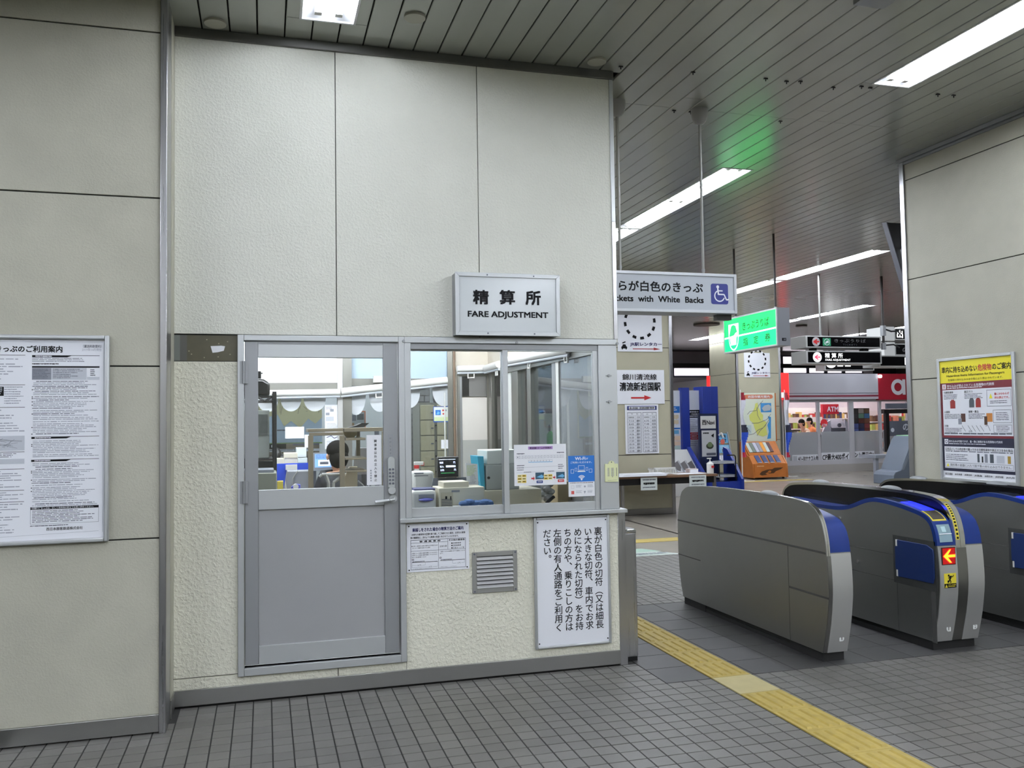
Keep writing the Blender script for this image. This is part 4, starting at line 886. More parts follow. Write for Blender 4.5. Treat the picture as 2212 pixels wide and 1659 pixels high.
t = bsign('direction_sign','lit black sign reading fare adjustment below the unlit ticket sign',8.43,9.875,2.475,2.685,1,f2); part(t,'hanger',MB().box(8.62,8.70,BY+.1,BY+.2,2.685,2.735,DARK).box(9.6,9.7,BY+.1,BY+.2,2.685,2.735,DARK))
t = bsign('direction_sign','black sign end at the right wall edge, top of the pole',10.55,11.9,2.93,3.14,0,lambda s: s.text('出',.02,.1,.12,.9,LIT,.03),BY+.5); part(t,'end_plate',MB().box(10.33,10.55,BY+.48,BY+.94,2.91,3.16,WHITEP),bev=.01)
t = bsign('direction_sign','middle black sign beside the pole, half hidden by the right wall',10.55,11.9,2.66,2.87,0,lambda s: s.text('のりば',.1,.2,.5,.8,UNL,.03),BY+.5); part(t,'end_plate',MB().box(10.33,10.55,BY+.48,BY+.94,2.64,2.89,WHITEP).box(10.4,10.5,BY+.6,BY+.7,2.88,2.909,DARK),bev=.01)
def f3(s): s.rect(.42,.1,.6,.9,LIT,2).disc(.51,.42,.05,mat('lit blue symbol',(60,120,220),.4,emit=.8,ecol=(60,120,230)),3).rect(.45,.6,.57,.72,mat('lit blue symbol'),3)
t = bsign('direction_sign','lowest black sign with a lit blue symbol by the right wall',9.98,11.2,2.44,2.635,0,f3,BY+.2); rod(t,11.0,BY+.3,2.635,.012,DR,False)
t = thing('sign_pole','dark pole with cable clamps carrying the black signs by the right wall','pole',(9.96,BY+.05,2.6)); part(t,'pole',MB().cyl((9.96,BY+.05,2.75),(9.96,BY+.05,CZ),.022,DR,10)); part(t,'clamp',MB().cyl((9.96,BY+.05,2.95),(9.96,BY+.05,3.12),.045,ALUD,12)); part(t,'clamp',MB().cyl((9.96,BY+.05,2.72),(9.96,BY+.05,2.83),.04,ALUD,12)); part(t,'cable',MB().tube([(9.98,BY+.03,3.06),(10.08,BY,3.02),(10.22,BY+.02,3.03),(10.34,BY+.1,2.99)],.014,BLACK).tube([(9.98,BY+.03,2.79),(10.12,BY,2.80),(10.25,BY+.02,2.75)],.012,BLACK))
# lit sign behind, seen as a strip under the black pair
def f4(s): s.disc(.11,.45,.2,LIT,2,20); s.rect(.24,.2,.36,.8,LIT,2).rect(.40,.2,.52,.8,LIT,2).disc(.46,.5,.09,GBLACK,3,14,.06); s.text('Lobby',.56,.35,.82,.75,LIT,.02)
a,b = aY(1781,770,20.5), aY(1850,800,20.5)
t = bsign('direction_sign','distant lit sign with round symbols showing under the black pair',a.x,a.x+1.6,b.z,b.z+.48,1,f4,20.5); rod(t,a.x+.3,20.7,b.z+.48,.016,DR,False); rod(t,a.x+1.3,20.7,b.z+.48,.016,DR,False)
# hanging display at the right wall edge
t = thing('hanging_display','thin black display tilted forward high by the right wall edge','monitor',(6.2,7.4,2.87))
mb = MB(); DS_ = mat('display side grey',(70,72,82),.4)
vs = []
for dx in (0, 1.15): vs += [(x_+dx,y_,z_) for x_,y_,z_ in ((6.14,7.40,3.585),(6.14,7.475,3.595),(6.225,7.315,2.87),(6.225,7.24,2.86))]
mb.add(vs,[(0,3,2,1),(4,5,6,7),(0,1,5,4),(1,2,6,5),(2,3,7,6),(3,0,4,7)],BLACK); part(t,'screen_body',mb,bev=.004)
mb=MB(); mb.add([(6.130,7.402,3.588),(6.130,7.473,3.598),(6.215,7.313,2.866),(6.215,7.242,2.857),(6.15,7.402,3.588),(6.15,7.473,3.598),(6.235,7.313,2.866),(6.235,7.242,2.857)],[(0,1,2,3),(7,6,5,4),(0,4,5,1),(1,5,6,2),(2,6,7,3),(3,7,4,0)],DS_); part(t,'side_edge',mb)
part(t,'bracket',MB().tube([(6.3,7.30,3.34),(6.18,7.26,3.28),(6.19,7.24,3.14),(6.32,7.27,3.1)],.014,BLACK).cyl((6.7,7.46,3.5),(6.7,7.46,CZ),.03,DR,10))
# ================================================================== OFFICE INTERIOR
def pb(mb, x0, y0, x1, y1, Y, dep, m, zb=None):       # box whose front lies on plane y=Y, measured in the picture
    a, b = aY(x0,(y0+y1)/2,Y), aY(x1,(y0+y1)/2,Y); zt = aY((x0+x1)/2,y0,Y).z; z0 = aY((x0+x1)/2,y1,Y).z if zb is None else zb
    mb.box(a.x,b.x,Y,Y+dep,z0,zt,m); return a.x,b.x,z0,zt
BYK = 8.40
OW = mat('office cream wall',(214,206,192),.7,noise=.02)
ob = solo('wall_office_back', MB().box(-2.7,1.785,BYK,BYK+.1,0,.82,OW).box(1.785,2.27,BYK,BYK+.1,0,2.9,OW).box(-2.7,1.785,BYK,BYK+.1,2.75,2.9,OW), 'cream back wall of the office behind its windows', 'wall', kind='structure')
solo('wall_office_left', MB().box(-2.8,-2.7,5.47,BYK+.1,0,2.9,OW), 'left inner wall of the office', 'wall', kind='structure')
solo('ceiling_office', MB().box(-2.8,2.27,5.47,BYK+.1,2.8,2.9,mat('office ceiling white',(226,226,224),.8)), 'white ceiling inside the office', 'ceiling', kind='structure')
solo('floor_office', MB().box(-2.7,2.15,5.47,BYK,-.003,.004,mat('office floor',(120,116,108),.5,noise=.06)), 'plain floor inside the office', 'floor', kind='structure')
rw = solo('wall_office_right', MB().box(2.152,2.27,5.40,BYK+.1,0,.98,OW).box(2.152,2.27,5.40,BYK+.1,2.18,CZ+.08,OW).box(2.152,2.27,7.62,7.80,.98,2.18,OW).box(2.152,2.27,8.30,BYK,.98,2.18,OW), 'right inner wall of the office with windows to the gates', 'wall', kind='structure')
for (x,y) in ((-1.2,6.2),(.5,6.2),(1.6,7.0),(-.2,7.6)):
    t = thing('office_lamp', {(-1.2,6.2):'office ceiling lamp over the wire rack side',(.5,6.2):'office ceiling lamp just inside the door',(1.6,7.0):'office ceiling lamp over the counter side',(-.2,7.6):'office ceiling lamp near the back window'}[(x,y)], 'lamp', (x,y,2.8), 'office ceiling lamps')
    part(t,'housing',MB().box(x-.62,x+.62,y-.11,y+.11,2.77,2.802,WHITEP))
    for dy in (-.05,.05): part(t,'tube',MB().cyl((x-.58,y+dy,2.745),(x+.58,y+dy,2.745),.016,BTUBE,8))
# back windows
wn = thing('window_2','wide back window of the office with steel posts and bright upper panes','window',(.0,BYK,.82),kind='structure')
for xx in (-2.68,-1.2,.505,.66): pass
STD = mat('dull window steel',(140,138,132),.35,.7)
part(wn,'post',MB().box(.665,.715,BYK-.03,BYK+.06,.82,2.75,mat('bright post',(200,198,196),.4,.4)),bev=.002); part(wn,'post',MB().box(.715,.80,BYK-.035,BYK+.06,.82,2.75,STD),bev=.002)
part(wn,'post',MB().box(1.735,1.785,BYK-.02,BYK+.06,.82,2.75,STD)); part(wn,'post',MB().box(-.92,-.84,BYK-.03,BYK+.06,.82,2.75,STD)); part(wn,'post',MB().box(-2.7,-2.62,BYK-.03,BYK+.06,.82,2.75,STD))
part(wn,'transom',MB().box(-2.7,.665,BYK-.02,BYK+.05,1.93,2.0,STD)); part(wn,'transom',MB().box(.80,1.735,BYK-.02,BYK+.05,1.97,2.04,STD)); part(wn,'bottom_rail',MB().box(-2.7,1.785,BYK-.02,BYK+.06,.82,.88,STD))
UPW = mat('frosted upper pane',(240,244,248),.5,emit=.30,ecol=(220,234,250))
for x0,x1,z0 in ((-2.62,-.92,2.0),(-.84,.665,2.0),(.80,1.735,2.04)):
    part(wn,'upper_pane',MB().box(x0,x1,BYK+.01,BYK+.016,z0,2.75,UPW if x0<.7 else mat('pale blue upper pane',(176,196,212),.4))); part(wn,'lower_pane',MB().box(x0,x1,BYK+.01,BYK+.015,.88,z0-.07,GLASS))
part(wn,'mullion',MB().box(1.275,1.30,BYK,BYK+.03,.88,1.97,WHITEP)); part(wn,'pipe',MB().cyl((1.80,BYK-.03,.3),(1.80,BYK-.03,2.75),.012,mat('brown pipe',(120,98,80),.4),8).cyl((1.70,BYK-.03,1.9),(1.70,BYK-.03,.95),.007,WHITEP,8))
VAL = glass('paper valance',(235,240,244),.03,alpha=.75)
vl = [((606,651),855,889,'first'),((656,704),855,889,'second'),((748,790),849,897,'third'),((797,842),848,890,'fourth'),((862,907),842,882,'fifth'),((934,984),838,878,'sixth'),((556,601),857,890,'leftmost')]
for (xa,xb),yt_,yb_,nm in vl:
    p, q = aY(xa,yt_,BYK-.006), aY(xb,yt_,BYK-.006); zb = aY(xa,yb_,BYK-.006).z; zt = p.z; cx=(p.x+q.x)/2; r=(q.x-p.x)/2
    pr = [(cx+r*math.cos(math.radians(k)), zt-.03-(zt-.03-zb)*math.sin(math.radians(k))) for k in range(0,181,15)]+[(p.x,zt),(q.x,zt)]
    solo('paper_valance',MB().prism(pr,BYK-.008,BYK-.005,'y',VAL),'translucent half round paper, %s along the office back window'%nm,'paper valance','half round papers on the back window')
BLD = mat('white blind roll',(240,238,234),.5)
def blind(lab, p, q, r=.032, dn=.03, pull=None, nrm=(0,-1,0)):
    t = thing('roller_blind', lab, 'blind', ((p[0]+q[0])/2,(p[1]+q[1])/2,min(p[2],q[2])-.05), 'rolled up white blinds in the office')
    part(t,'roll',MB().cyl(p,q,r,BLD,14)); d=MB(); off=Vector(nrm)*-.005
    d.cyl((p[0]-nrm[0]*-.01,p[1],p[2]-r-.012),(q[0],q[1],q[2]-r-.012),.011,GREYL,8); part(t,'bottom_bar',d)
    for f in (pull or []):
        c = Vector(p).lerp(Vector(q),f); b=MB(); c.z -= r+.015
        u = (Vector(q)-Vector(p)).normalized()*.035; n=Vector(nrm)*.006
        for s0,s1 in ((-1,-.75),(.75,1)): b.add([c+u*s0-n,c+u*s1-n,c+u*s1+n,c+u*s0+n]+[v+Vector((0,0,-.05)) for v in (c+u*s0-n,c+u*s1-n,c+u*s1+n,c+u*s0+n)],[(0,1,2,3),(7,6,5,4),(0,4,5,1),(1,5,6,2),(2,6,7,3),(3,7,4,0)],BLD)
        e = c+Vector((0,0,-.045)); b.cyl(e-u,e+u,.006,BLD,6); part(t,'pull_handle',b)
yb=BYK-.075
A=aY(560,850,yb); B=aY(734,847,yb); blind('white rolled blind behind the door glass, left of the steel post',tuple(A),tuple(B),.03)
A=aY(737,846,yb); B=aY(966,821,yb); blind('long white rolled blind right of the steel post, crossing behind the door jamb',tuple(A),tuple(B),.034,pull=[.35])
solo('blind_label_box',pb(MB(),805,815,838,835,yb-.01,.03,WHITEP) and MB().box(1.0,1.15,yb-.02,yb+.03,2.0,2.06,WHITEP),'small white box fixed above the long blind','box')
blind('short white rolled blind on the wall above the cream back door',(1.82,BYK-.07,2.132),(2.10,BYK-.07,2.14),.032,pull=[.5])
blind('white rolled blind on the right wall next to the inner corner',(2.10,8.28,2.135),(2.10,7.78,2.14),.034,pull=[.8],nrm=(-1,0,0))
blind('white rolled blind on the right wall nearest the service window',(2.10,7.62,2.155),(2.10,5.86,2.12),.034,pull=[.45,.97],nrm=(-1,0,0))
# cream back door
dr = thing('door_2','cream inner door with a small dark pane in the office back corner','door',(1.98,BYK,0),kind='structure')
part(dr,'frame',frame4(MB(),1.83,2.15,0,2.085,BYK-.035,BYK-.002,.022,STD)); part(dr,'leaf',MB().box(1.875,2.128,BYK-.03,BYK-.004,1.43,1.85,mat('white door leaf',(226,220,212),.5)).box(1.875,2.128,BYK-.03,BYK-.004,.02,1.43,mat('grey lower leaf',(178,178,172),.5)))
part(dr,'side_rail',MB().box(1.852,1.875,BYK-.034,BYK-.004,.02,2.06,ALUD)); part(dr,'small_pane',MB().box(1.875,1.95,BYK-.02,BYK-.01,1.86,2.06,BLACK).box(1.95,2.128,BYK-.02,BYK-.01,1.86,2.06,mat('dusky pane',(120,118,116),.3)))
# right hand window frames
w3 = thing('window_3','side windows of the office looking onto the gates','window',(2.16,6.9,.98),kind='structure')
for y0,y1,m_ in ((8.20,8.30,STD),(7.80,7.86,WHITEP),(7.50,7.62,WHITEP),(7.28,7.48,STD),(6.90,7.0,STD),(6.26,6.34,ALUD),(6.18,6.25,WHITEP),(5.42,5.50,ALUD)): part(w3,'post',MB().box(2.13,2.20,y0,y1,.98,2.18,m_),bev=.002)
part(w3,'head',MB().box(2.12,2.2,5.42,7.62,2.05,2.11,STD)); part(w3,'rail',MB().box(2.12,2.2,5.42,8.3,.98,1.03,STD))
part(w3,'pane',MB().box(2.16,2.165,6.34,7.28,1.03,2.05,glass('side pane',(240,244,246),.012))); part(w3,'pane',MB().box(2.14,2.145,5.50,6.18,1.03,2.05,glass('hazy pane',(228,234,236),.08,alpha=.22))); part(w3,'pane',MB().box(2.16,2.165,7.86,8.2,1.03,2.1,GLASS))
part(w3,'notice_sheet',MB().box(2.146,2.149,7.52,7.60,1.42,1.86,PAPER)); s=faceX(7.60,1.42,.08,.44,2.1455,.001); s.rect(.1,.12,.9,.2,YEL).rect(.1,.25,.9,.34,YEL).bars(.1,.4,.9,.95,10,GREYT,.4,.3); s.done(w3,'notice_print')
part(w3,'black_strip',MB().box(2.146,2.15,6.92,6.98,1.35,1.70,BLACK)) if False else None
# staff -------------------------------------------------------------
def skin_mesh(name, root, nodes, edges, m, sub=1):
    base = Vector((0,0,0)); r_=root
    while r_ is not None: base += Vector(r_.location); r_ = r_.parent
    me = bpy.data.meshes.new(name); keys = list(nodes); me.from_pydata([Vector(nodes[k][0])-base for k in keys],[(keys.index(a),keys.index(b)) for a,b in edges],[])
    o = bpy.data.objects.new(name, me); COL.objects.link(o); o.parent = root; me.materials.append(m)
    sk = o.modifiers.new('skin','SKIN'); sk.use_smooth_shade = True
    for i,k in enumerate(keys):
        r = nodes[k][1]; v = me.skin_vertices[0].data[i]; v.radius = (r,r) if not isinstance(r,tuple) else r; v.use_root = (i == 0)
    ss = o.modifiers.new('sub','SUBSURF'); ss.levels = sub; ss.render_levels = sub
    return o
def person(lab, J, top, legs, hairr=1.0, face=(-1,0), group=None):
    """J: joint positions; face: horizontal direction the head looks"""
    V = Vector; pel = V(J['pelvis'])
    t = thing('person', lab, 'person', (pel.x, pel.y, J.get('base',0)), group)
    nd = {'pelvis':(J['pelvis'],.13),'waist':(V(J['pelvis']).lerp(V(J['chest']),.5),.125),'chest':(J['chest'],.145),'neck':(J['neck'],.058)}
    hd_ = V(J['head']); nd['chin'] = (V(J['neck']).lerp(hd_,.45),.062); nd['head'] = (hd_,.088); nd['crown'] = (hd_+V((0,0,.075)),.07)
    ed = [('pelvis','waist'),('waist','chest'),('chest','neck'),('neck','chin'),('chin','head'),('head','crown')]
    for sd in 'lr':
        sh, el, wr_ = V(J['sh'+sd]), V(J['el'+sd]), V(J['wr'+sd]); hp, kn_, an = V(J['hip'+sd]), V(J['kn'+sd]), V(J['an'+sd])
        nd['sh'+sd]=(sh,.062); nd['el'+sd]=(el,.045); nd['wr'+sd]=(wr_,.030); d=(wr_-el).normalized(); side=d.cross(V((0,0,1))).normalized() if abs(d.z)<.95 else V((1,0,0))
        nd['palm'+sd]=(wr_+d*.06,(.036,.020)); ed += [('chest','sh'+sd),('sh'+sd,'el'+sd),('el'+sd,'wr'+sd),('wr'+sd,'palm'+sd)]
        for i,(o_,ln) in enumerate(((-.028,.05),(-.010,.066),(.010,.07),(.028,.06))):
            f0=wr_+d*.095+side*o_; f1=f0+d*ln*.55+V((0,0,-.004)); f2=f0+d*ln+V((0,0,-.016)); nd['f%d%s0'%(i,sd)]=(f0,.010); nd['f%d%s1'%(i,sd)]=(f1,.009); nd['f%d%s2'%(i,sd)]=(f2,.008); ed += [('palm'+sd,'f%d%s0'%(i,sd)),('f%d%s0'%(i,sd),'f%d%s1'%(i,sd)),('f%d%s1'%(i,sd),'f%d%s2'%(i,sd))]
        sg = 1 if sd=='l' else -1
        th0=wr_+d*.045+side*.036*sg; th1=th0+d*.035+side*.02*sg; nd['t%s0'%sd]=(th0,.011); nd['t%s1'%sd]=(th1,.009); ed += [('palm'+sd,'t%s0'%sd),('t%s0'%sd,'t%s1'%sd)]
        nd['hip'+sd]=(hp,.092); nd['kn'+sd]=(kn_,.062); nd['an'+sd]=(an,.042); ft=an+V((J['toe'][0]*.15,J['toe'][1]*.15,-.045)); nd['toe'+sd]=(ft,.036); ed += [('pelvis','hip'+sd),('hip'+sd,'kn'+sd),('kn'+sd,'an'+sd),('an'+sd,'toe'+sd)]
    skin_mesh('body',t,nd,ed,SKIN,1)
    cl = {k:(nd[k][0],nd[k][1]+(.034 if k in ('chest','shl','shr','waist') else .02)) for k in ('pelvis','waist','chest','shl','shr','ell','elr','wrl','wrr')}; cl['collar']=(V(J['chest']).lerp(V(J['neck']),.95),.086)
    skin_mesh('jacket',t,cl,[('pelvis','waist'),('waist','chest'),('chest','collar'),('chest','shl'),('chest','shr'),('shl','ell'),('shr','elr'),('ell','wrl'),('elr','wrr')],top,1)
    tr_ = {k:(nd[k][0],nd[k][1]+.014) for k in ('pelvis','hipl','hipr','knl','knr','anl','anr')}
    skin_mesh('trousers',t,tr_,[('pelvis','hipl'),('pelvis','hipr'),('hipl','knl'),('hipr','knr'),('knl','anl'),('knr','anr')],legs,1)
    f = V((face[0],face[1],0)).normalized(); rt = f.cross(V((0,0,1)))
    hb = MB(); hb.ball(hd_-f*.012+V((0,0,.052)),.098*hairr,.098*hairr,.092*hairr,HAIR,16,8,-.35); hb.ball(hd_-f*.040+V((0,0,-.012)),.084*hairr,.084*hairr,.10,HAIR,12,7); part(t,'hair',hb)
    fc_ = MB(); nz = hd_+f*.088; fc_.ball(nz+V((0,0,-.01)),.013,.013,.02,SKIN,8,5)
    for sgn in (-1,1):
        fc_.ball(hd_+f*.08+rt*.032*sgn+V((0,0,.018)),.010,.010,.007,WHITE,8,5); fc_.ball(hd_+f*.086+rt*.032*sgn+V((0,0,.018)),.006,.006,.006,INK,6,4); fc_.ball(hd_+rt*.088*sgn+V((0,0,.0)),.014,.018,.03,SKIN,8,5)
    fc_.ball(hd_+f*.078+V((0,0,-.048)),.02,.02,.006,mat('lips',(160,90,84),.5),8,4); part(t,'face',fc_)
    return t
hd0 = aY(728,986,7.75)
hx, hz = hd0.x, hd0.z
person('seated staff member in a dark jacket seen from behind at the blue screen',
  {'pelvis':(hx+.10,7.62,.52),'chest':(hx+.06,7.68,hz-.29),'neck':(hx+.02,7.72,hz-.135),'head':(hx,7.75,hz),'shl':(hx-.11,7.74,hz-.19),'shr':(hx+.21,7.62,hz-.19),'ell':(hx-.22,7.78,.74),'elr':(hx+.26,7.74,.74),'wrl':(hx-.16,7.97,.79),'wrr':(hx+.14,7.98,.79),
   'hipl':(hx+.0,7.66,.50),'hipr':(hx+.2,7.64,.50),'knl':(hx-.05,8.02,.50),'knr':(hx+.16,8.02,.50),'anl':(hx-.04,8.0,.09),'anr':(hx+.16,8.0,.09),'toe':(0,1)}, UNIF, UNIF, 1.0, (-.35,.94))
# office furniture: desk along the back window
dk = thing('office_desk','grey desk under the office back window','desk',(.2,8.0,0)); part(dk,'top',MB().box(-1.9,1.6,7.92,8.36,.70,.735,GREYL),bev=.003)
for x in (-1.88,-.2,1.57): part(dk,'leg_panel',MB().box(x,x+.03,7.95,8.34,.004,.70,GREYL))
sd = thing('side_desk','low desk inside the office door covered with trays','desk',(.15,6.9,0)); part(sd,'top',MB().box(.10,.345,6.6,7.30,.86,.89,BLACK),bev=.003)
for x,y in ((.11,6.62),(.31,6.62),(.11,7.26),(.31,7.26)): part(sd,'leg',MB().box(x,x+.03,y,y+.03,.004,.86,GREYD))
ct = thing('service_counter','cream counter under the service window','counter',(1.45,5.9,0)); part(ct,'top',MB().box(.86,2.11,5.485,6.6,.83,.86,CREAM),bev=.003); part(ct,'front_panel',MB().box(.88,2.1,6.55,6.58,.004,.83,CREAM)); part(ct,'side_panel',MB().box(.88,.91,5.50,6.55,.004,.83,CREAM))
# chair with white frame
ch = thing('office_chair','office chair with an openwork white backrest behind the brown frame','chair',(.72,7.4,0)); WF = mat('white chair frame',(226,226,222),.4)
a,b,c_ = aY(690,1025,7.3), aY(745,1025,7.3), aY(715,1055,7.3)
bk = MB().tube([(a.x,7.3,a.z-.02),(a.x+.02,7.3,a.z),(b.x+.03,7.3,b.z),(b.x+.04,7.3,b.z-.02)],.012,WF,8).tube([(a.x+.05,7.3,a.z),(c_.x-.02,7.3,a.z-.07),(c_.x-.01,7.3,.62)],.014,WF,8).tube([(b.x+.0,7.3,a.z),(c_.x+.02,7.3,a.z-.07),(c_.x+.01,7.3,.62)],.014,WF,8)
part(ch,'backrest',bk); part(ch,'seat',MB().box(.46,.92,7.32,7.76,.325,.375,mat('chair seat',(60,62,70),.8)),bev=.02); part(ch,'column',MB().cyl((.69,7.54,.08),(.69,7.54,.325),.03,BLACK,10))
for k in range(5):
    q = 2*math.pi*k/5; part(ch,'base_arm',MB().cyl((.69,7.54,.09),(.69+.27*math.cos(q),7.54+.27*math.sin(q),.05),.02,BLACK,8).ball((.69+.27*math.cos(q),7.54+.27*math.sin(q),.03),.026,.026,.026,BLACK,8,5))
# monitor at the back window
a,b = aY(680,981,7.98), aY(717,1009,7.98)
t = thing('desk_monitor','desk monitor with a pale blue page in front of the seated person','monitor',((a.x+b.x)/2,7.98,.735)); part(t,'casing',MB().box(a.x-.012,b.x+.02,7.985,8.02,b.z-.03,a.z+.012,GREYM)); part(t,'stand',MB().box((a.x+b.x)/2-.03,(a.x+b.x)/2+.03,7.99,8.02,.735,b.z-.03,GREYM).box((a.x+b.x)/2-.09,(a.x+b.x)/2+.09,7.95,8.06,.735,.745,GREYM))
s = faceY(a.x,b.z,b.x-a.x,a.z-b.z,7.985,.0015); s.rect(0,0,1,1,mat('lit blue page',(130,170,230),.4,emit=.55,ecol=(130,175,240)),1).rect(.2,.45,.9,.9,mat('lit white dialog',(235,240,248),.4,emit=.7,ecol=(240,245,255)),2).rect(.3,.58,.8,.78,GREYD,3).bars(.05,.05,.9,.38,5,mat('blue page text',(70,100,170),.5),.4,.3,2); s.done(t,'screen')
# brown frame shelf
BRF = mat('olive brown frame',(126,116,98),.5,.2)
t = thing('frame_shelf','olive brown open frame shelf standing inside the office door','shelf',(.7,6.9,0)); FY=6.72
def fb(x0,y0,x1,y1,dep=.03,m=BRF,name='rail',zb=None): mb=MB(); pb(mb,x0,y0,x1,y1,FY,dep,m,zb); part(t,name,mb,bev=.002)
fb(666,926,742,933,.40,name='top_board'); fb(743,924,829,932,.46,name='top_board'); fb(668,934,742,941); fb(666,941,677,1058,zb=.004,name='post'); fb(734,941,745,1058,zb=.004,name='post'); fb(746,946,790,951,.4,name='shelf_board'); fb(746,989,793,993,.4,name='shelf_board'); fb(746,1016,793,1020,.4,name='shelf_board'); fb(826,932,832,1058,zb=.004,name='post')
pst = MB(); pb(pst,770,932,778,990,FY+.43,.03,BRF); part(t,'rear_post',pst)
p = aY(660,925,FY).z
t2 = thing('document_tray','black document tray tilted on the brown shelf top','tray',(aY(775,922,FY+.2).x,FY+.2,p)); a,b=aY(753,923,FY+.12),aY(798,917,FY+.12)
part(t2,'tray',MB().prism([(a.x,a.z-.003),(b.x-.04,a.z),(b.x,b.z+.012),(b.x-.06,b.z+.012),(a.x+.06,a.z+.012)],FY+.12,FY+.34,'y',BLACK))
t2 = thing('basket','small yellowish basket on the upper shelf board','basket',(aY(765,945,FY+.15).x,FY+.2,aY(765,946,FY).z)); a,b=aY(749,936,FY+.1),aY(770,945,FY+.1); part(t2,'tub',MB().lathe([(.03,0),(.05,.025),(.055,.045),(.045,.045),(.03,.02)],((a.x+b.x)/2,FY+.2,aY(765,946,FY).z),mat('straw',(200,180,120),.7),14))
# monitors seen from behind on the right
t = thing('beige_monitor','grey backed monitor turned away behind the no entry notice','monitor',(.9,7.28,.86)); mb=MB(); q0_,q1_=aY(760,968,7.25),aY(795,1025,7.25)
mb.add([(q0_.x,7.25,q1_.z),(q1_.x+.08,7.25,q1_.z),(q1_.x+.12,7.25,q0_.z),(q0_.x+.03,7.25,q0_.z),(q0_.x+.02,7.31,q1_.z),(q1_.x+.1,7.31,q1_.z),(q1_.x+.14,7.31,q0_.z),(q0_.x+.05,7.31,q0_.z)],[(0,1,2,3),(7,6,5,4),(0,4,5,1),(1,5,6,2),(2,6,7,3),(3,7,4,0)],mat('monitor back grey',(150,150,154),.5)); part(t,'casing',mb,bev=.004)
part(t,'stand',MB().cyl(((q0_.x+q1_.x)/2+.05,7.28,.86),((q0_.x+q1_.x)/2+.05,7.28,q1_.z),.035,GREYD,10)); part(t,'cable',MB().tube([(q0_.x+.05,7.27,q1_.z-.05),(q0_.x+.12,7.25,q1_.z-.11),(q0_.x+.18,7.27,q1_.z-.03)],.006,GREYL))
solo('file_box',MB().prism([(aY(747,1050,7.19).x,.86),(aY(772,1050,7.19).x,.86),(aY(772,1008,7.19).x,aY(772,1008,7.19).z),(aY(755,1008,7.19).x,aY(755,1008,7.19).z),(aY(743,1035,7.19).x,aY(743,1035,7.19).z)],7.19,7.245,'y',mat('manila card',(208,196,170),.7)),'manila file box beside the brown shelf post','box')
solo('monitor_table',MB().box(.78,1.3,7.185,7.318,.80,.858,GREYL).box(.94,.97,7.19,7.31,.004,.80,GREYD).box(1.25,1.28,7.19,7.31,.004,.80,GREYD),'grey side table under the turned monitor','table')
# back window papers and boxes on the desk
def flat(name, lab, cat, px, Y, m=PAPER, th=.003, extra=None, grp=None):
    mb = MB(); r = pb(mb,*px,Y,th,m); o = thing(name,lab,cat,((r[0]+r[1])/2,Y,r[2]),grp); part(o,'sheet',mb)
    if extra: s = faceY(r[0],r[2],r[1]-r[0],r[3]-r[2],Y,.0012); extra(s); s.done(o)
    return o
flat('window_paper','blank white sheet taped to the back window by the map','paper',(616,922,657,947),BYK-.012)
flat('window_paper','narrow white sheet taped left of the brown frame','paper',(658,939,667,967),BYK-.012)
flat('window_paper','small blank white card on the back window before the lockers','paper',(953,950,968,969),BYK-.012)
flat('locker_notice','blue edged notice card taped inside the back window','notice',(936,878,968,912),BYK-.014,mat('blue card',(44,86,170),.5),.002,lambda s: s.rect(.04,.04,1,.93,mat('pale card',(222,226,220),.6),1).rect(.14,.22,.5,.55,WB,2).poly([(.2,.5),(.3,.3),(.45,.4),(.35,.5)],SKYB,3).rect(.6,.2,.75,.3,RED,2).rect(.8,.2,.9,.3,GREYM,2).rect(.62,.42,.78,.52,RED,2).rect(.04,.68,1,.93,mat('pale green print',(206,220,170),.6),2))
flat('window_poster','white poster with columns of print on the back window','poster',(702,874,735,970),BYK-.012,WHITE,.002,lambda s: s.rect(0,.02,.62,.38,PAPER,1).bars(.05,.05,.55,.12,2,GREYT,.5,.2,2).rect(.05,.18,.3,.24,GREYM,2).rect(.34,.1,.58,.16,GREYM,2).rect(.05,.27,.58,.37,GREYL,2).bars(.1,.42,.9,.55,4,GREYT,.3,.4).line([(.1,.74),(.4,.70),(.6,.76),(.85,.72)],.006,NAVY).bars(.1,.82,.9,.96,4,GREYT,.4,.2))
for px,lab in (((640,967,662,988),'upper pale box on the office desk left of the frame'),((642,989,664,1000),'lower pale box on the office desk left of the frame')):
    mb=MB(); r=pb(mb,*px,8.12,.16,mat('pale blue white box',(222,232,234),.5)); b_=solo('desk_box',mb,lab,'box','pale boxes on the desk',bev=.004)
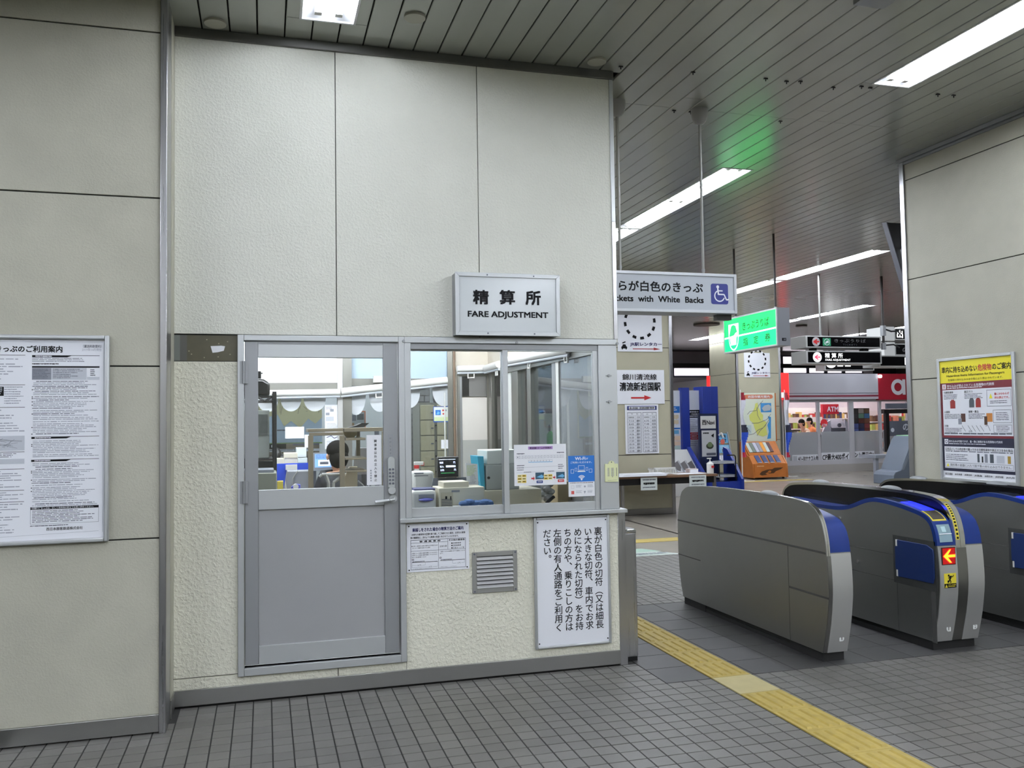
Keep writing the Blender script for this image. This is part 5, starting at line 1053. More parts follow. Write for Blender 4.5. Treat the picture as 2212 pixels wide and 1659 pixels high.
# blue partition with cream shelf unit
t = thing('blue_partition','deep blue low partition on the desk behind trays','partition',(.3,7.9,.70)); mb=MB(); pb(mb,594,1001,667,1026,7.885,.03,mat('royal blue felt',(34,70,190),.8),zb=.70); part(t,'panel',mb); part(t,'foot',MB().box(.1,.5,7.6,7.63,.735,.95,GREYD)) if False else None
t = thing('cream_printer','cream label printer behind the blue partition','printer',(.3,8.0,.735)); mb=MB(); pb(mb,613,978,643,1000,7.94,.15,CREAM,zb=.735); pb(mb,597,990,613,1000,7.96,.13,CREAM,zb=.735); part(t,'body',mb,bev=.006); mb=MB(); pb(mb,615,988,642,990,7.936,.01,mat('cream shade',(180,174,156),.5)); part(t,'slot',mb)
mb=MB(); pb(mb,617,1004,642,1015,7.83,.053,WHITEP); r=None; solo('white_adapter',mb,'small white device on a cable against the blue partition','device')
t = thing('grey_trays','grey document trays on the low desk','tray',(.2,7.0,.89)); mb=MB(); a,b=aY(604,1036,7.0),aY(652,1018,7.0); mb.prism([(a.x,.89),(.345,.89),(.34,b.z),(a.x+.06,b.z)],7.0,7.25,'y',mat('tray grey',(184,186,194),.5)); part(t,'stack',mb,bev=.004); part(t,'cord',MB().tube([(a.x+.14,6.99,b.z+.01),(a.x+.10,6.98,b.z-.05),(a.x+.08,6.98,.9)],.004,WHITEP))
t = thing('yellow_pad','yellow note pad on the low desk','pad',(0,6.66,.89)); mb=MB(); r=pb(mb,599,1040,612,1053,6.64,.1,mat('note yellow',(226,206,90),.6),zb=.89); part(t,'block',mb)
t = thing('tape_dispenser','violet tape dispenser at the desk edge','tape dispenser',(.15,6.63,.89)); a,b=aY(629,1046,6.62),aY(649,1056,6.62); VIO=mat('violet plastic',(86,86,200),.4); part(t,'body',MB().prism([(a.x,.89),(b.x,.89),(b.x,b.z+.03),((a.x+b.x)/2,a.z),(a.x,a.z-.02)],6.62,6.67,'y',VIO),bev=.003); part(t,'tape_roll',MB().cyl(((a.x+b.x)/2,6.615,a.z-.02),((a.x+b.x)/2,6.675,a.z-.02),.02,WHITEP,14))
t = thing('stapler','white and blue stapler on the low desk','stapler',(.1,6.75,.89)); a,b=aY(610,1038,6.75),aY(632,1050,6.75); part(t,'body',MB().prism([(a.x,.89),(b.x,.89),(b.x,.91),(a.x+.02,a.z)],6.75,6.79,'y',WHITEP),bev=.003); part(t,'button',MB().ball((a.x+.07,6.74,.915),.02,.015,.014,VIO,10,6))
# wire rack with a bag, a grey terminal, cables and a cabinet
WR = mat('black wire',(24,24,28),.4,.3)
t = thing('wire_rack','black wire rack with a bag on top at the left of the door glass','rack',(-.15,6.75,0)); px_=aY(593,850,6.75).x
for x,y in ((px_,6.75),(px_,7.15),(-.85,6.75),(-.85,7.15)): part(t,'post',MB().cyl((x,y,.004),(x,y,aY(593,846,6.75).z),.016,WR,10))
zt=aY(575,856,6.75).z
sh=MB()
for y in [6.75+.04*k for k in range(11)]: sh.cyl((-.85,y,zt),(px_,y,zt),.004,WR,6)
for y in (6.75,7.15): sh.cyl((-.85,y,zt-.035),(px_,y,zt-.035),.005,WR,6); sh.tube([(-.85+.05*k,y,zt-(.035 if k%2 else 0)) for k in range(int((px_+.85)/.05)+1)],.004,WR,6)
part(t,'top_shelf',sh)
z2=aY(575,992,6.75).z; s2=MB()
for y in [6.75+.08*k for k in range(6)]: s2.cyl((-.85,y,z2),(px_,y,z2),.005,WR,6)
part(t,'lower_shelf',s2)
t = thing('black_bag','black carrying bag on top of the wire rack','bag',(-.3,6.95,zt+.004)); a=aY(583,856,6.8); b=aY(578,818,6.8)
part(t,'bag_body',MB().prism([(-.62,zt+.006),(a.x,zt+.006),(a.x,a.z+.10),(b.x-.03,b.z),(-.55,b.z+.01),(-.64,a.z+.10)],6.80,7.05,'y',BLACK),bev=.02); part(t,'bag_handle',MB().box(-.5,aY(564,800,6.8).x,6.88,6.95,b.z,aY(564,800,6.8).z,BLACK).box(aY(564,800,6.8).x-.03,aY(568,804,6.8).x,6.9,6.93,aY(568,806,6.8).z,aY(568,803,6.8).z,BLACK),bev=.006)
t = thing('rack_terminal','tall grey terminal casing on the wire rack','terminal',(-.2,6.8,z2)); mb=MB(); a=aY(582,886,6.78); mb.box(-.50,a.x,6.78,7.05,z2+.006,a.z,mat('terminal grey',(120,124,120),.5)); part(t,'casing',mb,bev=.006); mb=MB(); pb(mb,558,895,578,940,6.775,.006,mat('terminal dark face',(66,70,68),.4)); part(t,'front_panel',mb)
cb=MB()
for k in range(9): x=-.22+.02*k; cb.tube([(x,6.80+.02*(k%3),z2-.01),(x+random.uniform(-.05,.05),6.78,z2-.09),(x+random.uniform(-.06,.06),6.80,z2-.16),(x+random.uniform(-.03,.05),6.8,z2-.22)],.007,BLACK,6)
cb.box(-.3,aY(590,1010,6.8).x,6.82,7.0,z2-.25,z2-.02,BLACK)
solo('cable_bundle',cb,'tangle of black cables under the rack terminal','cables')
t = thing('grey_cabinet','grey green metal cabinet under the cables','cabinet',(-.2,6.5,0)); a=aY(598,1021,6.35); part(t,'body',MB().box(-.62,a.x,6.35,6.72,.004,a.z,mat('cabinet grey green',(150,152,138),.5)),bev=.006); part(t,'top_plate',MB().box(-.60,a.x-.02,6.37,6.70,a.z,a.z+.02,GREYM))
t = thing('desk_lamp','black desk lamp head by the rack post','lamp',(.1,8.17,.735)); a,b=aY(598,975,8.17),aY(610,988,8.17); part(t,'shade',MB().ball((a.x,8.17,b.z),.05,.05,.09,BLACK,12,6,-.2).ball((a.x+.06,8.17,b.z),.06,.05,.03,BLACK,10,6)); part(t,'arm',MB().tube([(a.x,8.17,b.z),(a.x-.03,8.17,.9),(a.x-.03,8.17,.74)],.012,BLACK)); part(t,'foot',MB().cyl((a.x-.03,8.17,.735),(a.x-.03,8.17,.75),.07,BLACK,14))
# counter top things behind the service window
CT=.862
mb=MB(); r=pb(mb,892,1018,938,1052,6.215,.13,WHITEP,zb=CT+.0)
t=thing('ticket_printer','cream white ticket printer at the left of the counter','printer',((r[0]+r[1])/2,6.28,CT)); part(t,'casing',mb,bev=.02); m2=MB(); pb(m2,895,1021,915,1024,6.211,.008,GREYM); pb(m2,895,1027,925,1028.5,6.212,.008,GREYD); part(t,'slot',m2,kind='stuff')
mb=MB(); r=pb(mb,889,1060,943,1096,5.62,.25,WHITEP,zb=CT); t=thing('receipt_printer','white receipt printer with a violet blue tray nearest the glass','printer',((r[0]+r[1])/2,5.7,CT)); part(t,'casing',mb,bev=.02)
m2=MB(); pb(m2,905,1068,938,1080,5.612,.02,GREYM); part(t,'mouth',m2); m2=MB(); c0=aY(921,1080,5.6); m2.ball((c0.x,5.61,c0.z),.05,.03,.012,mat('violet tray',(80,84,170),.4),14,6); part(t,'paper_tray',m2); m2=MB(); pb(m2,895,1056,940,1060,5.66,.15,NAVY); part(t,'top_ink_pad',m2)
c0=aY(900,1005,6.43)
t=thing('spray_bottle','white spray bottle with a red nozzle on the counter','bottle',(c0.x,6.43,CT)); zt_=aY(900,1012,6.43).z; part(t,'bottle',MB().lathe([(.045,0),(.048,.03),(.045,zt_-CT-.06),(.018,zt_-CT-.01),(.016,zt_-CT)],(c0.x,6.43,CT),WHITEP,14)); a=aY(900,1008,6.43).z
part(t,'collar',MB().cyl((c0.x,6.43,zt_),(c0.x,6.43,zt_+.025),.02,RED,12)); part(t,'trigger_head',MB().box(c0.x-.02,c0.x+.05,6.415,6.445,zt_+.025,zt_+.05,WHITEP).box(c0.x+.03,c0.x+.055,6.417,6.443,zt_+.02,zt_+.045,RED).box(c0.x+.005,c0.x+.015,6.42,6.44,zt_-.01,zt_+.03,RED),bev=.003)
# sales terminal
TY=6.12; t=thing('sales_terminal','black counter terminal with a lit price screen','terminal',(aY(960,1030,TY).x,TY,CT)); a,b=aY(944,988,TY),aY(995,1030,TY)
ta=MB(); ta.add([(a.x,TY-.02,b.z),(b.x-.02,TY-.02,b.z),(b.x,TY+.05,a.z),(a.x+.01,TY+.05,a.z),(a.x,TY+.02,b.z),(b.x-.02,TY+.02,b.z),(b.x,TY+.08,a.z),(a.x+.01,TY+.08,a.z)],[(0,1,2,3),(7,6,5,4),(0,4,5,1),(1,5,6,2),(2,6,7,3),(3,7,4,0)],BLACK); sc_=part(t,'screen',ta,bev=.004)
dirv=Vector((0,.07,a.z-b.z)); hh=dirv.length; s=Sheet((a.x+.012,TY-.019,b.z+.012),(1,0,0),dirv.normalized(),b.x-a.x-.035,hh-.024,.001); s.rect(0,0,1,1,mat('lit dark screen',(14,16,24),.2),1); LS=mat('lit screen text',(230,235,255),.4,emit=.9,ecol=(225,232,255)); s.bars(.05,.06,.95,.12,1,LS,.6,.1,2)
s.text('精算',.08,.20,.28,.32,LS,.02).text('円',.82,.20,.92,.32,LS,.02).text('投入',.08,.42,.28,.54,LS,.02).rect(.40,.42,.92,.53,LS,2).text('円',.84,.43,.9,.52,INK,0,3).text('お釣',.08,.62,.28,.74,LS,.02).text('円',.82,.62,.92,.74,LS,.02).bars(.1,.84,.9,.88,1,mat('lit green line',(80,200,110),.4,emit=.4,ecol=(80,220,110)),.6,.1,2); s.done(sc_,'display')
kb=MB(); q0_,q1_=aY(916,1050,TY-.2),aY(1003,1030,TY); kb.add([(q0_.x,TY-.22,CT+.05),(q1_.x-.03,TY-.22,CT+.05),(q1_.x+.02,TY+.0,q1_.z),(q0_.x+.10,TY+.0,q1_.z),(q0_.x,TY-.22,CT),(q1_.x-.03,TY-.22,CT),(q1_.x+.02,TY+.06,CT),(q0_.x+.10,TY+.06,CT)],[(0,1,2,3),(7,6,5,4),(0,4,5,1),(1,5,6,2),(2,6,7,3),(3,7,4,0)],mat('terminal charcoal',(60,62,70),.4)); kb_=part(t,'keyboard',kb,bev=.004)
ks=MB()
for r in range(4):
    for c in range(11): f_=(r+.4)/4.4; x0_=q0_.x+.03+.08*f_+.021*c; y_=TY-.22+.22*f_; z_=CT+.05+(q1_.z-CT-.05)*f_; ks.box(x0_,x0_+.016,y_,y_+.032,z_-.004,z_+.006,GREYL)
part(kb_,'key',ks,kind='stuff')
mb=MB(); r=pb(mb,948,1053,1047,1097,5.62,.23,CREAM,zb=CT); t=thing('drawer_cabinet','cream drawer cabinet with vent slots in the middle of the counter','cabinet',((r[0]+r[1])/2,5.7,CT)); part(t,'case',mb,bev=.005); m2=MB(); pb(m2,953,1064,979,1097,5.615,.01,mat('cabinet face',(200,192,168),.5)); fc2=part(t,'face',m2); m2=MB()
for k in range(5): pb(m2,954,1078+3.3*k,977,1079.4+3.3*k,5.612,.01,GREYD)
pb(m2,962,1072,966,1078,5.612,.01,INK); pb(m2,973,1072,975,1080,5.612,.01,INK); part(fc2,'vent_slot',m2,kind='stuff'); m2=MB(); pb(m2,976,1059,993,1063,5.614,.02,GREYM); part(t,'latch',m2); m2=MB(); pb(m2,958,1041,1013,1054,5.65,.19,CREAM); part(t,'upper_tray',m2,bev=.004)
mb=MB(); a,b=aY(1007,1000,5.853),aY(1042,1056,5.853); mb.prism([(a.x+.005,b.z),(a.x+.085,b.z+.01),(a.x+.08,a.z-.01),(a.x-.005,a.z)],5.853,5.856,'y',PAPER); t=thing('leaflet_stand','clear stand of pale green printed leaflets beside the blue binder','leaflets',(a.x+.04,5.79,b.z)); part(t,'leaflet',mb); s=faceY(a.x,b.z,.08,a.z-b.z,5.853,.001); s.bars(.05,.1,.9,.5,8,mat('pale green print'),.6,.4).bars(.3,.45,.9,.75,6,GREYT,.4,.4).bars(.1,.75,.8,.95,3,GREYT,.4,.3); s.done(t); part(t,'holder',MB().box(a.x-.002,a.x+.09,5.857,5.862,CT,b.z+.05,GLASS))
mb=MB(); a,b=aY(1031,986,5.9),aY(1048,1057,5.9); mb.prism([(a.x+.025,b.z),(b.x,b.z),(b.x-.008,a.z),(a.x,a.z+.002)],5.9,6.12,'y',mat('turquoise binder',(40,160,190),.4)); solo('blue_binder',mb,'turquoise ring binder leaning on the grey steel box','binder',bev=.002)
mb=MB(); r=pb(mb,1050,1003,1122,1058,5.90,.35,mat('grey steel box',(172,176,172),.45,.2)); t=thing('steel_cash_box','grey steel box with a paler lid beside the binder','box',((r[0]+r[1])/2,6.0,r[2])); part(t,'case',mb,bev=.008); m2=MB().box(r[0]+.01,r[1],5.91,6.2,r[3],r[3]+.10,mat('pale grey top',(206,210,204),.5)); part(t,'upper_box',m2,bev=.006); m2=MB(); c0=aY(1055,1032,5.90); m2.cyl((c0.x,5.902,c0.z),(c0.x,5.888,c0.z),.01,BLACK,10); part(t,'lock',m2)
mb=MB(); r2=pb(mb,1028,1058,1170,1097,5.868,.4,CREAM,zb=CT); solo('cream_stand',mb,'cream stand carrying the grey steel box','stand',bev=.004)
mb=MB(); c0=aY(1022,1088,5.55)
for k in range(7): mb.ball((c0.x-.06+.026*k+random.uniform(-.01,.01),5.55+random.uniform(-.02,.02),c0.z-.005+random.uniform(0,.02)),.04,.04,.018+random.uniform(0,.014),mat('blue cloth',(70,100,146),.9),10,6)
cl_=solo('blue_cloth',mb,'crumpled blue cloth on a white pad before the cabinet','cloth'); mb=MB(); mb.box(c0.x-.13,c0.x+.03,5.50,5.60,CT,c0.z-.01,WHITEP); solo('white_pad',mb,'white pad under the crumpled blue cloth','pad',bev=.004)
mb=MB(); c0=aY(1183,1060,5.95)
for k in range(8): mb.ball((c0.x+random.uniform(-.03,.03),5.95+random.uniform(-.03,.03),c0.z-.06+.018*k),.035,.03,.025,glass('clear wrap',(225,228,230),.3,alpha=.35),8,5)
solo('plastic_wrap',mb,'clear plastic wrapped bundle behind the platform notice','bag'); mb=MB().tube([(c0.x+.03,5.9,c0.z-.04),(c0.x-.02,5.88,c0.z-.07),(c0.x-.06,5.88,c0.z-.12),(c0.x-.07,5.88,CT)],.012,BLACK,8); solo('black_hose',mb,'black cable curling from the plastic bundle','cable')
mb=MB(); r=pb(mb,1205,1040,1262,1097,5.98,.3,mat('tan bin',(176,160,128),.6),zb=CT); solo('tan_box',mb,'tan box behind the wireless sticker','box',bev=.004)
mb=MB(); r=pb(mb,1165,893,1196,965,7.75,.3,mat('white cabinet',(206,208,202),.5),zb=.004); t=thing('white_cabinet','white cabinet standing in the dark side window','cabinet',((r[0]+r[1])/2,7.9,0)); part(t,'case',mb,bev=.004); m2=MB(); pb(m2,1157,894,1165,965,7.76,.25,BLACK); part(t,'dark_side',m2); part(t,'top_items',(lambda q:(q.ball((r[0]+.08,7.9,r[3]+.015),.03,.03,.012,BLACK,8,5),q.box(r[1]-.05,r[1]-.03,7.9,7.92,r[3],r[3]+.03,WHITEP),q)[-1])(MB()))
c0=aY(1189,960,7.45); t=thing('green_bottle','small green bottle with a dark cap near the side window','bottle',(c0.x,7.45,c0.z-.02)); part(t,'bottle',MB().lathe([(.03,0),(.035,.06),(.032,.11),(.012,.14)],(c0.x,7.45,c0.z-.02),mat('leaf green',(40,150,40),.4),12)); part(t,'cap',MB().lathe([(.012,0),(.014,.03),(.006,.06)],(c0.x-.01,7.45,c0.z+.12),BLACK,10)); solo('side_stand',MB().box(c0.x-.08,c0.x+.08,7.38,7.53,.004,c0.z-.02,GREYL),'grey stand under the small green bottle','stand')
# ================================================================== HALL
def pillar(name, lab, x0, x1, y0, y1, trims):
    o = thing(name, lab, 'pillar', ((x0+x1)/2,(y0+y1)/2,0), kind='structure')
    part(o,'core',MB().box(x0+.012,x1-.012,y0+.012,y1,0,CZ+.1,DARK))
    for a, b in zip(zs, zs[1:]):
        part(o,'panel',MB().box(x0+.01,x1-.01,y0,y0+.015,a+.006,b-.006,BEIGE2)); part(o,'panel',MB().box(x0,x0+.015,y0+.03,y1,a+.006,b-.006,BEIGE2))
    part(o,'skirting',MB().box(x0-.004,x1+.004,y0-.008,y0+.02,.004,.1,STEEL).box(x0-.008,x0+.01,y0-.008,y1,.004,.1,STEEL))
    for x in trims: part(o,'corner_strip',MB().box(x-.03,x+.03,y0-.012,y0+.05,0,CZ,STEELV),bev=.004)
    return o
pillar('pillar','beige pillar with sign boards beyond the office corner',5.30,6.75,13.57,15.0,(6.725,5.33))
pillar('pillar','farther beige pillar behind the town map stand',12.33,13.70,20.95,22.4,(12.36,13.67))
# boards on the near pillar
PY = 13.55
def board(name, lab, px, Y, m=WHITE, th=.012, cat='sign', eps=.003):
    a, b = aY(px[0],px[1],Y), aY(px[2],px[3],Y); t = thing(name,lab,cat,((a.x+b.x)/2,Y,b.z)); part(t,'board',MB().box(a.x,b.x,Y,Y+th,b.z,a.z,m)); return t, faceY(a.x,b.z,b.x-a.x,a.z-b.z,Y,eps)
MARN = mat('dark red print',(150,34,36),.5); DBL = mat('dark navy lettering',(34,32,84),.5)
def carsign(s):        # ring of dark and light checks, mascot left out
    cx, cy_, r = .50, .30, .36*s.w
    for k in range(24): s.disc(cx,cy_,r,INK if k%2 else WHITE,1,2,r*.84,15*k,15*k+15)
    s.text('JR駅レンタカー',.27,.78,.985,.88,DBL,.03).rect(.33,.925,.86,.945,MARN).poly([(.80,.90),(.95,.94),(.80,.965)],MARN)
    s.poly([(.11,.83),(.17,.83),(.185,.875),(.205,.885),(.205,.93),(.075,.93),(.075,.885),(.095,.875)],INK).rect(.085,.93,.11,.95,INK).rect(.17,.93,.195,.95,INK).line([(.10,.80),(.17,.77)],.02,INK)
t,s = board('car_rental_sign','white car rental sign high on the near pillar below the hanging sign',(1333,668,1431,760),PY); carsign(s); s.done(t)
t,s = board('car_rental_sign','white car rental sign on the far pillar under the green sign',(1607,762,1664,815),20.93); carsign(s); s.done(t)
t,s = board('railway_line_sign','white board with a red arrow on the near pillar',(1330,799,1436,872),PY); s.text('錦川清流線',.13,.12,.84,.30,INK,.012).text('清流新岩国駅',.07,.36,.92,.62,INK,.03); arrow(s,.30,.82,.72,.075,mat('arrow red',(178,30,34),.5)); s.done(t)
t,s = board('timetable','white timetable sheet under the red arrow board',(1350,874,1424,979),PY); s.rect(.06,.03,.95,.115,mat('timetable blue',(38,48,110),.5)).rect(.11,.045,.90,.10,WHITE,2).text('錦川清流線・清流新岩国駅 時刻表',.13,.05,.88,.095,INK,.02,3)
L_=['7:13','8:45','10:04','11:29','14:26','16:20','17:30','18:18','20:33','21:40']; R__=['6:32','7:48','9:21','10:42','13:33','15:12','16:27','18:35','19:33','21:00']
for x0,hd_,ls,dst in ((.06,'下　り',L_,'錦町'),(.52,'上　り',R__,'岩国')):
    s.frame(x0,.16,x0+.42,.97,.006,GREYD)
    for k in range(12): s.line([(x0,.16+.0675*k),(x0+.42,.16+.0675*k)],.004,GREYT)
    s.line([(x0+.24,.2275),(x0+.24,.97)],.004,GREYT).text(hd_,x0+.10,.18,x0+.32,.21,INK).text('発車時刻',x0+.03,.245,x0+.2,.28,INK).text('行先',x0+.28,.245,x0+.38,.28,INK)
    for k,q in enumerate(ls): s.text(q,x0+.04,.315+.0675*k,x0+.19,.35+.0675*k,GREYD,.01).text(dst,x0+.27,.312+.0675*k,x0+.39,.352+.0675*k,GREYD,.01)
s.done(t)
# desk by the pillar
t = thing('hall_desk','brown edged folding desk standing in front of the near pillar','desk',(6.3,13.15,0)); DF=12.85; zt=.70
x0=5.30; x1=aY(1551,1026,DF).x
part(t,'top',MB().box(x0,x1,DF,13.5,zt-.035,zt,WOODE)); part(t,'apron',MB().box(x0+.05,x1-.06,DF+.03,13.48,zt-.14,zt-.035,BLACK))
for x in (aY(1345,1060,DF).x,x1-.06):
    for y in (DF+.04,13.40): part(t,'leg',MB().box(x,x+.045,y,y+.045,0,zt-.035,STEELV))
part(t,'shelf',MB().box(6.75,x1-.1,DF+.1,13.4,.40,.42,BLACK)) if False else None
def paperstack(name,lab,xa,xb,ya,yb,h,m=PAPER,cat='papers'): return solo(name,MB().box(xa,xb,ya,yb,zt+.001,zt+h,m),lab,cat,bev=.003)
mb=MB(); 
for k in range(5): mb.box(5.42+.03*k,6.22+.02*k,12.80+.02*k,13.2,zt+.001+.007*k,zt+.006+.007*k,PAPER)
solo('loose_papers',mb,'white sheets spread over the left of the hall desk','papers')
wt=MB(); a=aY(1408,1018,13.3).x; b=aY(1453,1022,13.3).x
for k in range(14): wt.box(a+(b-a)*k/13-.006,a+(b-a)*k/13+.006,13.2,13.21,zt,zt+.10,WHITEP)
for k in range(8): wt.box(a,a+.01,13.2+.03*k,13.21+.03*k,zt,zt+.1,WHITEP)
wt.box(a,b,13.19,13.22,zt+.09,zt+.11,WHITEP).box(a,b,13.43,13.46,zt+.06,zt+.08,WHITEP).box(a,b,13.19,13.46,zt+.001,zt+.01,WHITEP).box(a,a+.02,13.2,13.45,zt+.08,zt+.1,WHITEP).box(b-.02,b,13.2,13.45,zt+.07,zt+.09,WHITEP)
solo('wire_tray',wt,'white wire letter tray on the hall desk','tray')
paperstack('paper_sheet','white sheet lying in the middle of the hall desk',6.50,7.02,12.95,13.2,.008)
a=aY(1497,1020,13.1).x; b=aY(1516,1020,13.1).x; solo('card_box',MB().box(a,b,13.22,13.36,zt+.001,zt+.07,mat('pinkish card',(206,192,192),.6)).box(a+.01,b-.01,13.21,13.22,zt+.01,zt+.06,PAPER),'small card box beside the pump bottle','box')
a=aY(1534,1010,13.0); t=thing('pump_bottle','white pump bottle with a red label on the hall desk','bottle',(a.x,13.0,zt)); part(t,'bottle',MB().lathe([(.055,0),(.058,.02),(.058,.16),(.045,.18),(.018,.19),(.018,.205)],(a.x,13.0,zt),WHITEP,16)); part(t,'pump',MB().cyl((a.x,13,zt+.205),(a.x,13,zt+.245),.008,WHITEP,8).box(a.x-.05,a.x+.02,12.985,13.015,zt+.24,zt+.258,WHITEP)); s=faceY(a.x-.01,zt+.07,.05,.06,12.938,.001); s.rect(0,0,1,.6,RED).rect(.3,.7,.8,.9,GREYT); s.done(t,'label')
for px,lab,rows in (((1384,1032,1420,1058),'pale notice hanging from the desk edge below the loose papers',0),((1489,1027,1526,1051),'pale notice hanging from the desk edge near the pump bottle',1)):
    t,s = board('desk_notice',lab,px,DF-.006,mat('pale notice paper',(206,214,212),.7),.004,'notice',.002); s.bars(.1,.14,.9,.24,1,GREYD,.8,0).bars(.16,.40,.84,.58,1,INK,.9,0).bars(.12,.74,.88,.84,1,GREYD,.8,0); s.done(t)
# blue and white information wall with pylon
KY=17.3; t=thing('information_wall','white information wall with blue posts and posters beyond the near pillar','information board',(9.0,KY,0))
part(t,'panel',MB().box(8.2,9.26,KY+.04,KY+.12,.35,2.24,mat('white gloss panel',(232,236,244),.35)));
a=aY(1469,840,KY); b=aY(1487,979,KY); part(t,'blue_post',MB().box(8.79,8.97,KY-.06,KY+.1,.86,2.30,BLUEP)); part(t,'pylon',MB().box(9.262,9.46,KY-.12,KY+.3,0,2.32,BLUEP).box(9.462,9.65,KY-.10,KY+.3,0,2.32,BLUEP),bev=.004)
s=faceY(8.99,.95,.27,.86,KY+.04,.004); s.rect(.0,0,1,.2,INK).text('新幹線の',.1,.03,.9,.07,WHITE,.02).text('ご利用案内',.2,.09,.95,.13,WHITE,.02).bars(.1,.15,.9,.18,1,WHITE,.7,.1,2).bars(.05,.24,.9,.55,7,GREYT,.3,.4)
for k in range(3): s.rect(.12,.575+.065*k,1,.63+.065*k,RED).bars(.2,.595+.065*k,.8,.615+.065*k,1,WHITE,.8,.2,2)
s.bars(.1,.80,.9,.95,3,GREYT,.3,.4); s.done(t,'poster_print')
s=faceY(8.45,.93,.33,1.05,KY+.04,.004); s.rect(0,.08,1,.22,WB).bars(.1,.11,.8,.19,2,WHITE,.5,.3,2).bars(.15,.26,.9,.48,2,mat('pale tan print',(226,210,176),.6),.8,0).rect(0,.53,1,.56,WB).rect(.1,.58,.9,.66,SKYB).rect(.2,.70,1,.80,mat('peach print',(240,214,186),.6)).rect(.2,.81,1,.9,mat('peach print',(240,214,186),.6)).rect(.2,.91,1,.98,mat('mint print',(206,226,218),.6)).bars(.3,.72,.6,.95,4,GREYD,.4,.3,2); s.done(t,'poster_print')
t=thing('brochure_desk','white slanted brochure desk with a blue side below the information wall','brochure rack',(9.0,16.9,0))
part(t,'body',MB().prism([(16.55,0),(KY-.08,0),(KY-.08,.95),(KY-.10,.95),(16.62,.42),(16.55,.40)],8.2,8.86,'x',WHITEP)); part(t,'side_panel',MB().prism([(16.5,0),(KY-.08,0),(KY-.08,1.0),(KY-.12,1.0),(16.52,.46)],8.86,8.94,'x',BLUEP))
slope=Vector((0,(KY-.05)-16.62,.53)); sl=slope.length
for k in range(3):
    x_=8.36+.165*k; s=Sheet((x_,16.62,.42),(1,0,0),slope.normalized(),.15,sl*.96,.006); s.rect(0,.05,1,.95,PAPER,2).poly([(.1,.55),(.9,.45),(.95,.7),(.6,.85),(.1,.8)],mat('grey photo print',(96,92,92),.5),3).frame(0,.05,1,.95,.01,GREYM,3); s.done(t,'brochure')
s=faceY(8.62,.1,.2,.25,16.55,.004); s.text('JR',.2,.1,.7,.6,NAVY,.02); s.done(t,'mark')
NX0,NX1=aY(1514,900,16.75).x,aY(1547,900,16.75).x
t=thing('magazine_stand','dark blue magazine stand with a headed poster and wire shelves','magazine rack',((NX0+NX1)/2,16.6,0)); NV3=mat('dark blue stand',(22,32,64),.4)
part(t,'back_board',MB().box(NX0-.03,NX1+.05,16.78,16.84,0,1.72,NV3)); part(t,'side_panel',MB().prism([(16.05,0),(16.78,0),(16.78,1.0),(16.6,.95),(16.05,.35)],NX1+.16,NX1+.22,'x',BLUEP)); part(t,'base',MB().box(NX0-.02,NX1+.16,16.1,16.78,0,.30,BLUEP))
s=faceY(NX0,1.40,NX1-NX0,.27,16.78,.004); s.rect(0,0,1,1,WHITEP).text('西Navi',.1,.32,.92,.72,INK,.025); s.done(t,'heading'); s=faceY(NX0+.02,.80,NX1-NX0-.02,.56,16.78,.004); s.rect(0,0,1,1,mat('pale poster grey',(206,208,210),.5)).disc(.55,.6,.09,mat('dark dish print',(60,66,50),.5),2,16,0,0,360,.7).disc(.55,.55,.06,mat('leaf print',(110,128,90),.5),3,12).poly([(.65,.2),(.85,.12),(.82,.28)],INK,2).bars(.1,.08,.5,.14,1,INK,.8,0,2).rect(.3,.86,.95,.95,GREYD,2); s.done(t,'poster')
for z_ in (.66,.38):
    sh=MB().box(NX0,NX1+.16,16.2,16.6,z_,z_+.012,BLACK); so=part(t,'wire_shelf',sh); mg=MB()
    for k in range(4): mg.box(NX0+.05+.03*k,NX1+.08+.02*k,16.18+.03*k,16.55,z_+.014+.012*k,z_+.024+.012*k,PAPER if k%2==0 else mat('grey magazine cover',(120,124,130),.4))
    part(so,'magazine_pile',mg)
part(t,'wire_frame',MB().tube([(NX1+.12,16.2,.32),(NX1+.12,16.2,.80),(NX1+.10,16.2,.84),(NX1-.02,16.3,.84)],.014,BLACK).tube([(NX0+.1,16.2,.32),(NX0+.1,16.2,.68)],.012,BLACK)); 
pt=MB().tube([(NX1+.05,16.75,1.25),(NX1+.09,16.7,1.30),(NX1+.13,16.7,1.2)],.02,WHITEP); part(t,'hook_tag',pt); s=faceY(NX1+.06,1.05,.10,.12,16.7,.003); s.poly([(.3,0),(.7,0),(1,.3),(1,.7),(.7,1),(.3,1),(0,.7),(0,.3)],mat('orange pink tag',(230,120,100),.5)); s.done(t,'tag_print')
t=thing('leaflet_rack','grey tilted leaflet rack with a blue heading by the far pillar','leaflet rack',(10.6,18.6,0)); LX0,LX1=aY(1557,940,18.5).x,aY(1586,940,18.5).x; GM=mat('grey rack metal',(150,152,154),.4,.5)
part(t,'frame',MB().prism([(18.5,.0),(18.56,.0),(18.95,1.28),(18.89,1.28)],LX0-.02,LX0+.01,'x',GM).prism([(18.5,.0),(18.56,.0),(18.95,1.28),(18.89,1.28)],LX1+.03,LX1+.06,'x',GM).box(LX0,LX1+.04,18.55,18.95,.0,.03,GM))
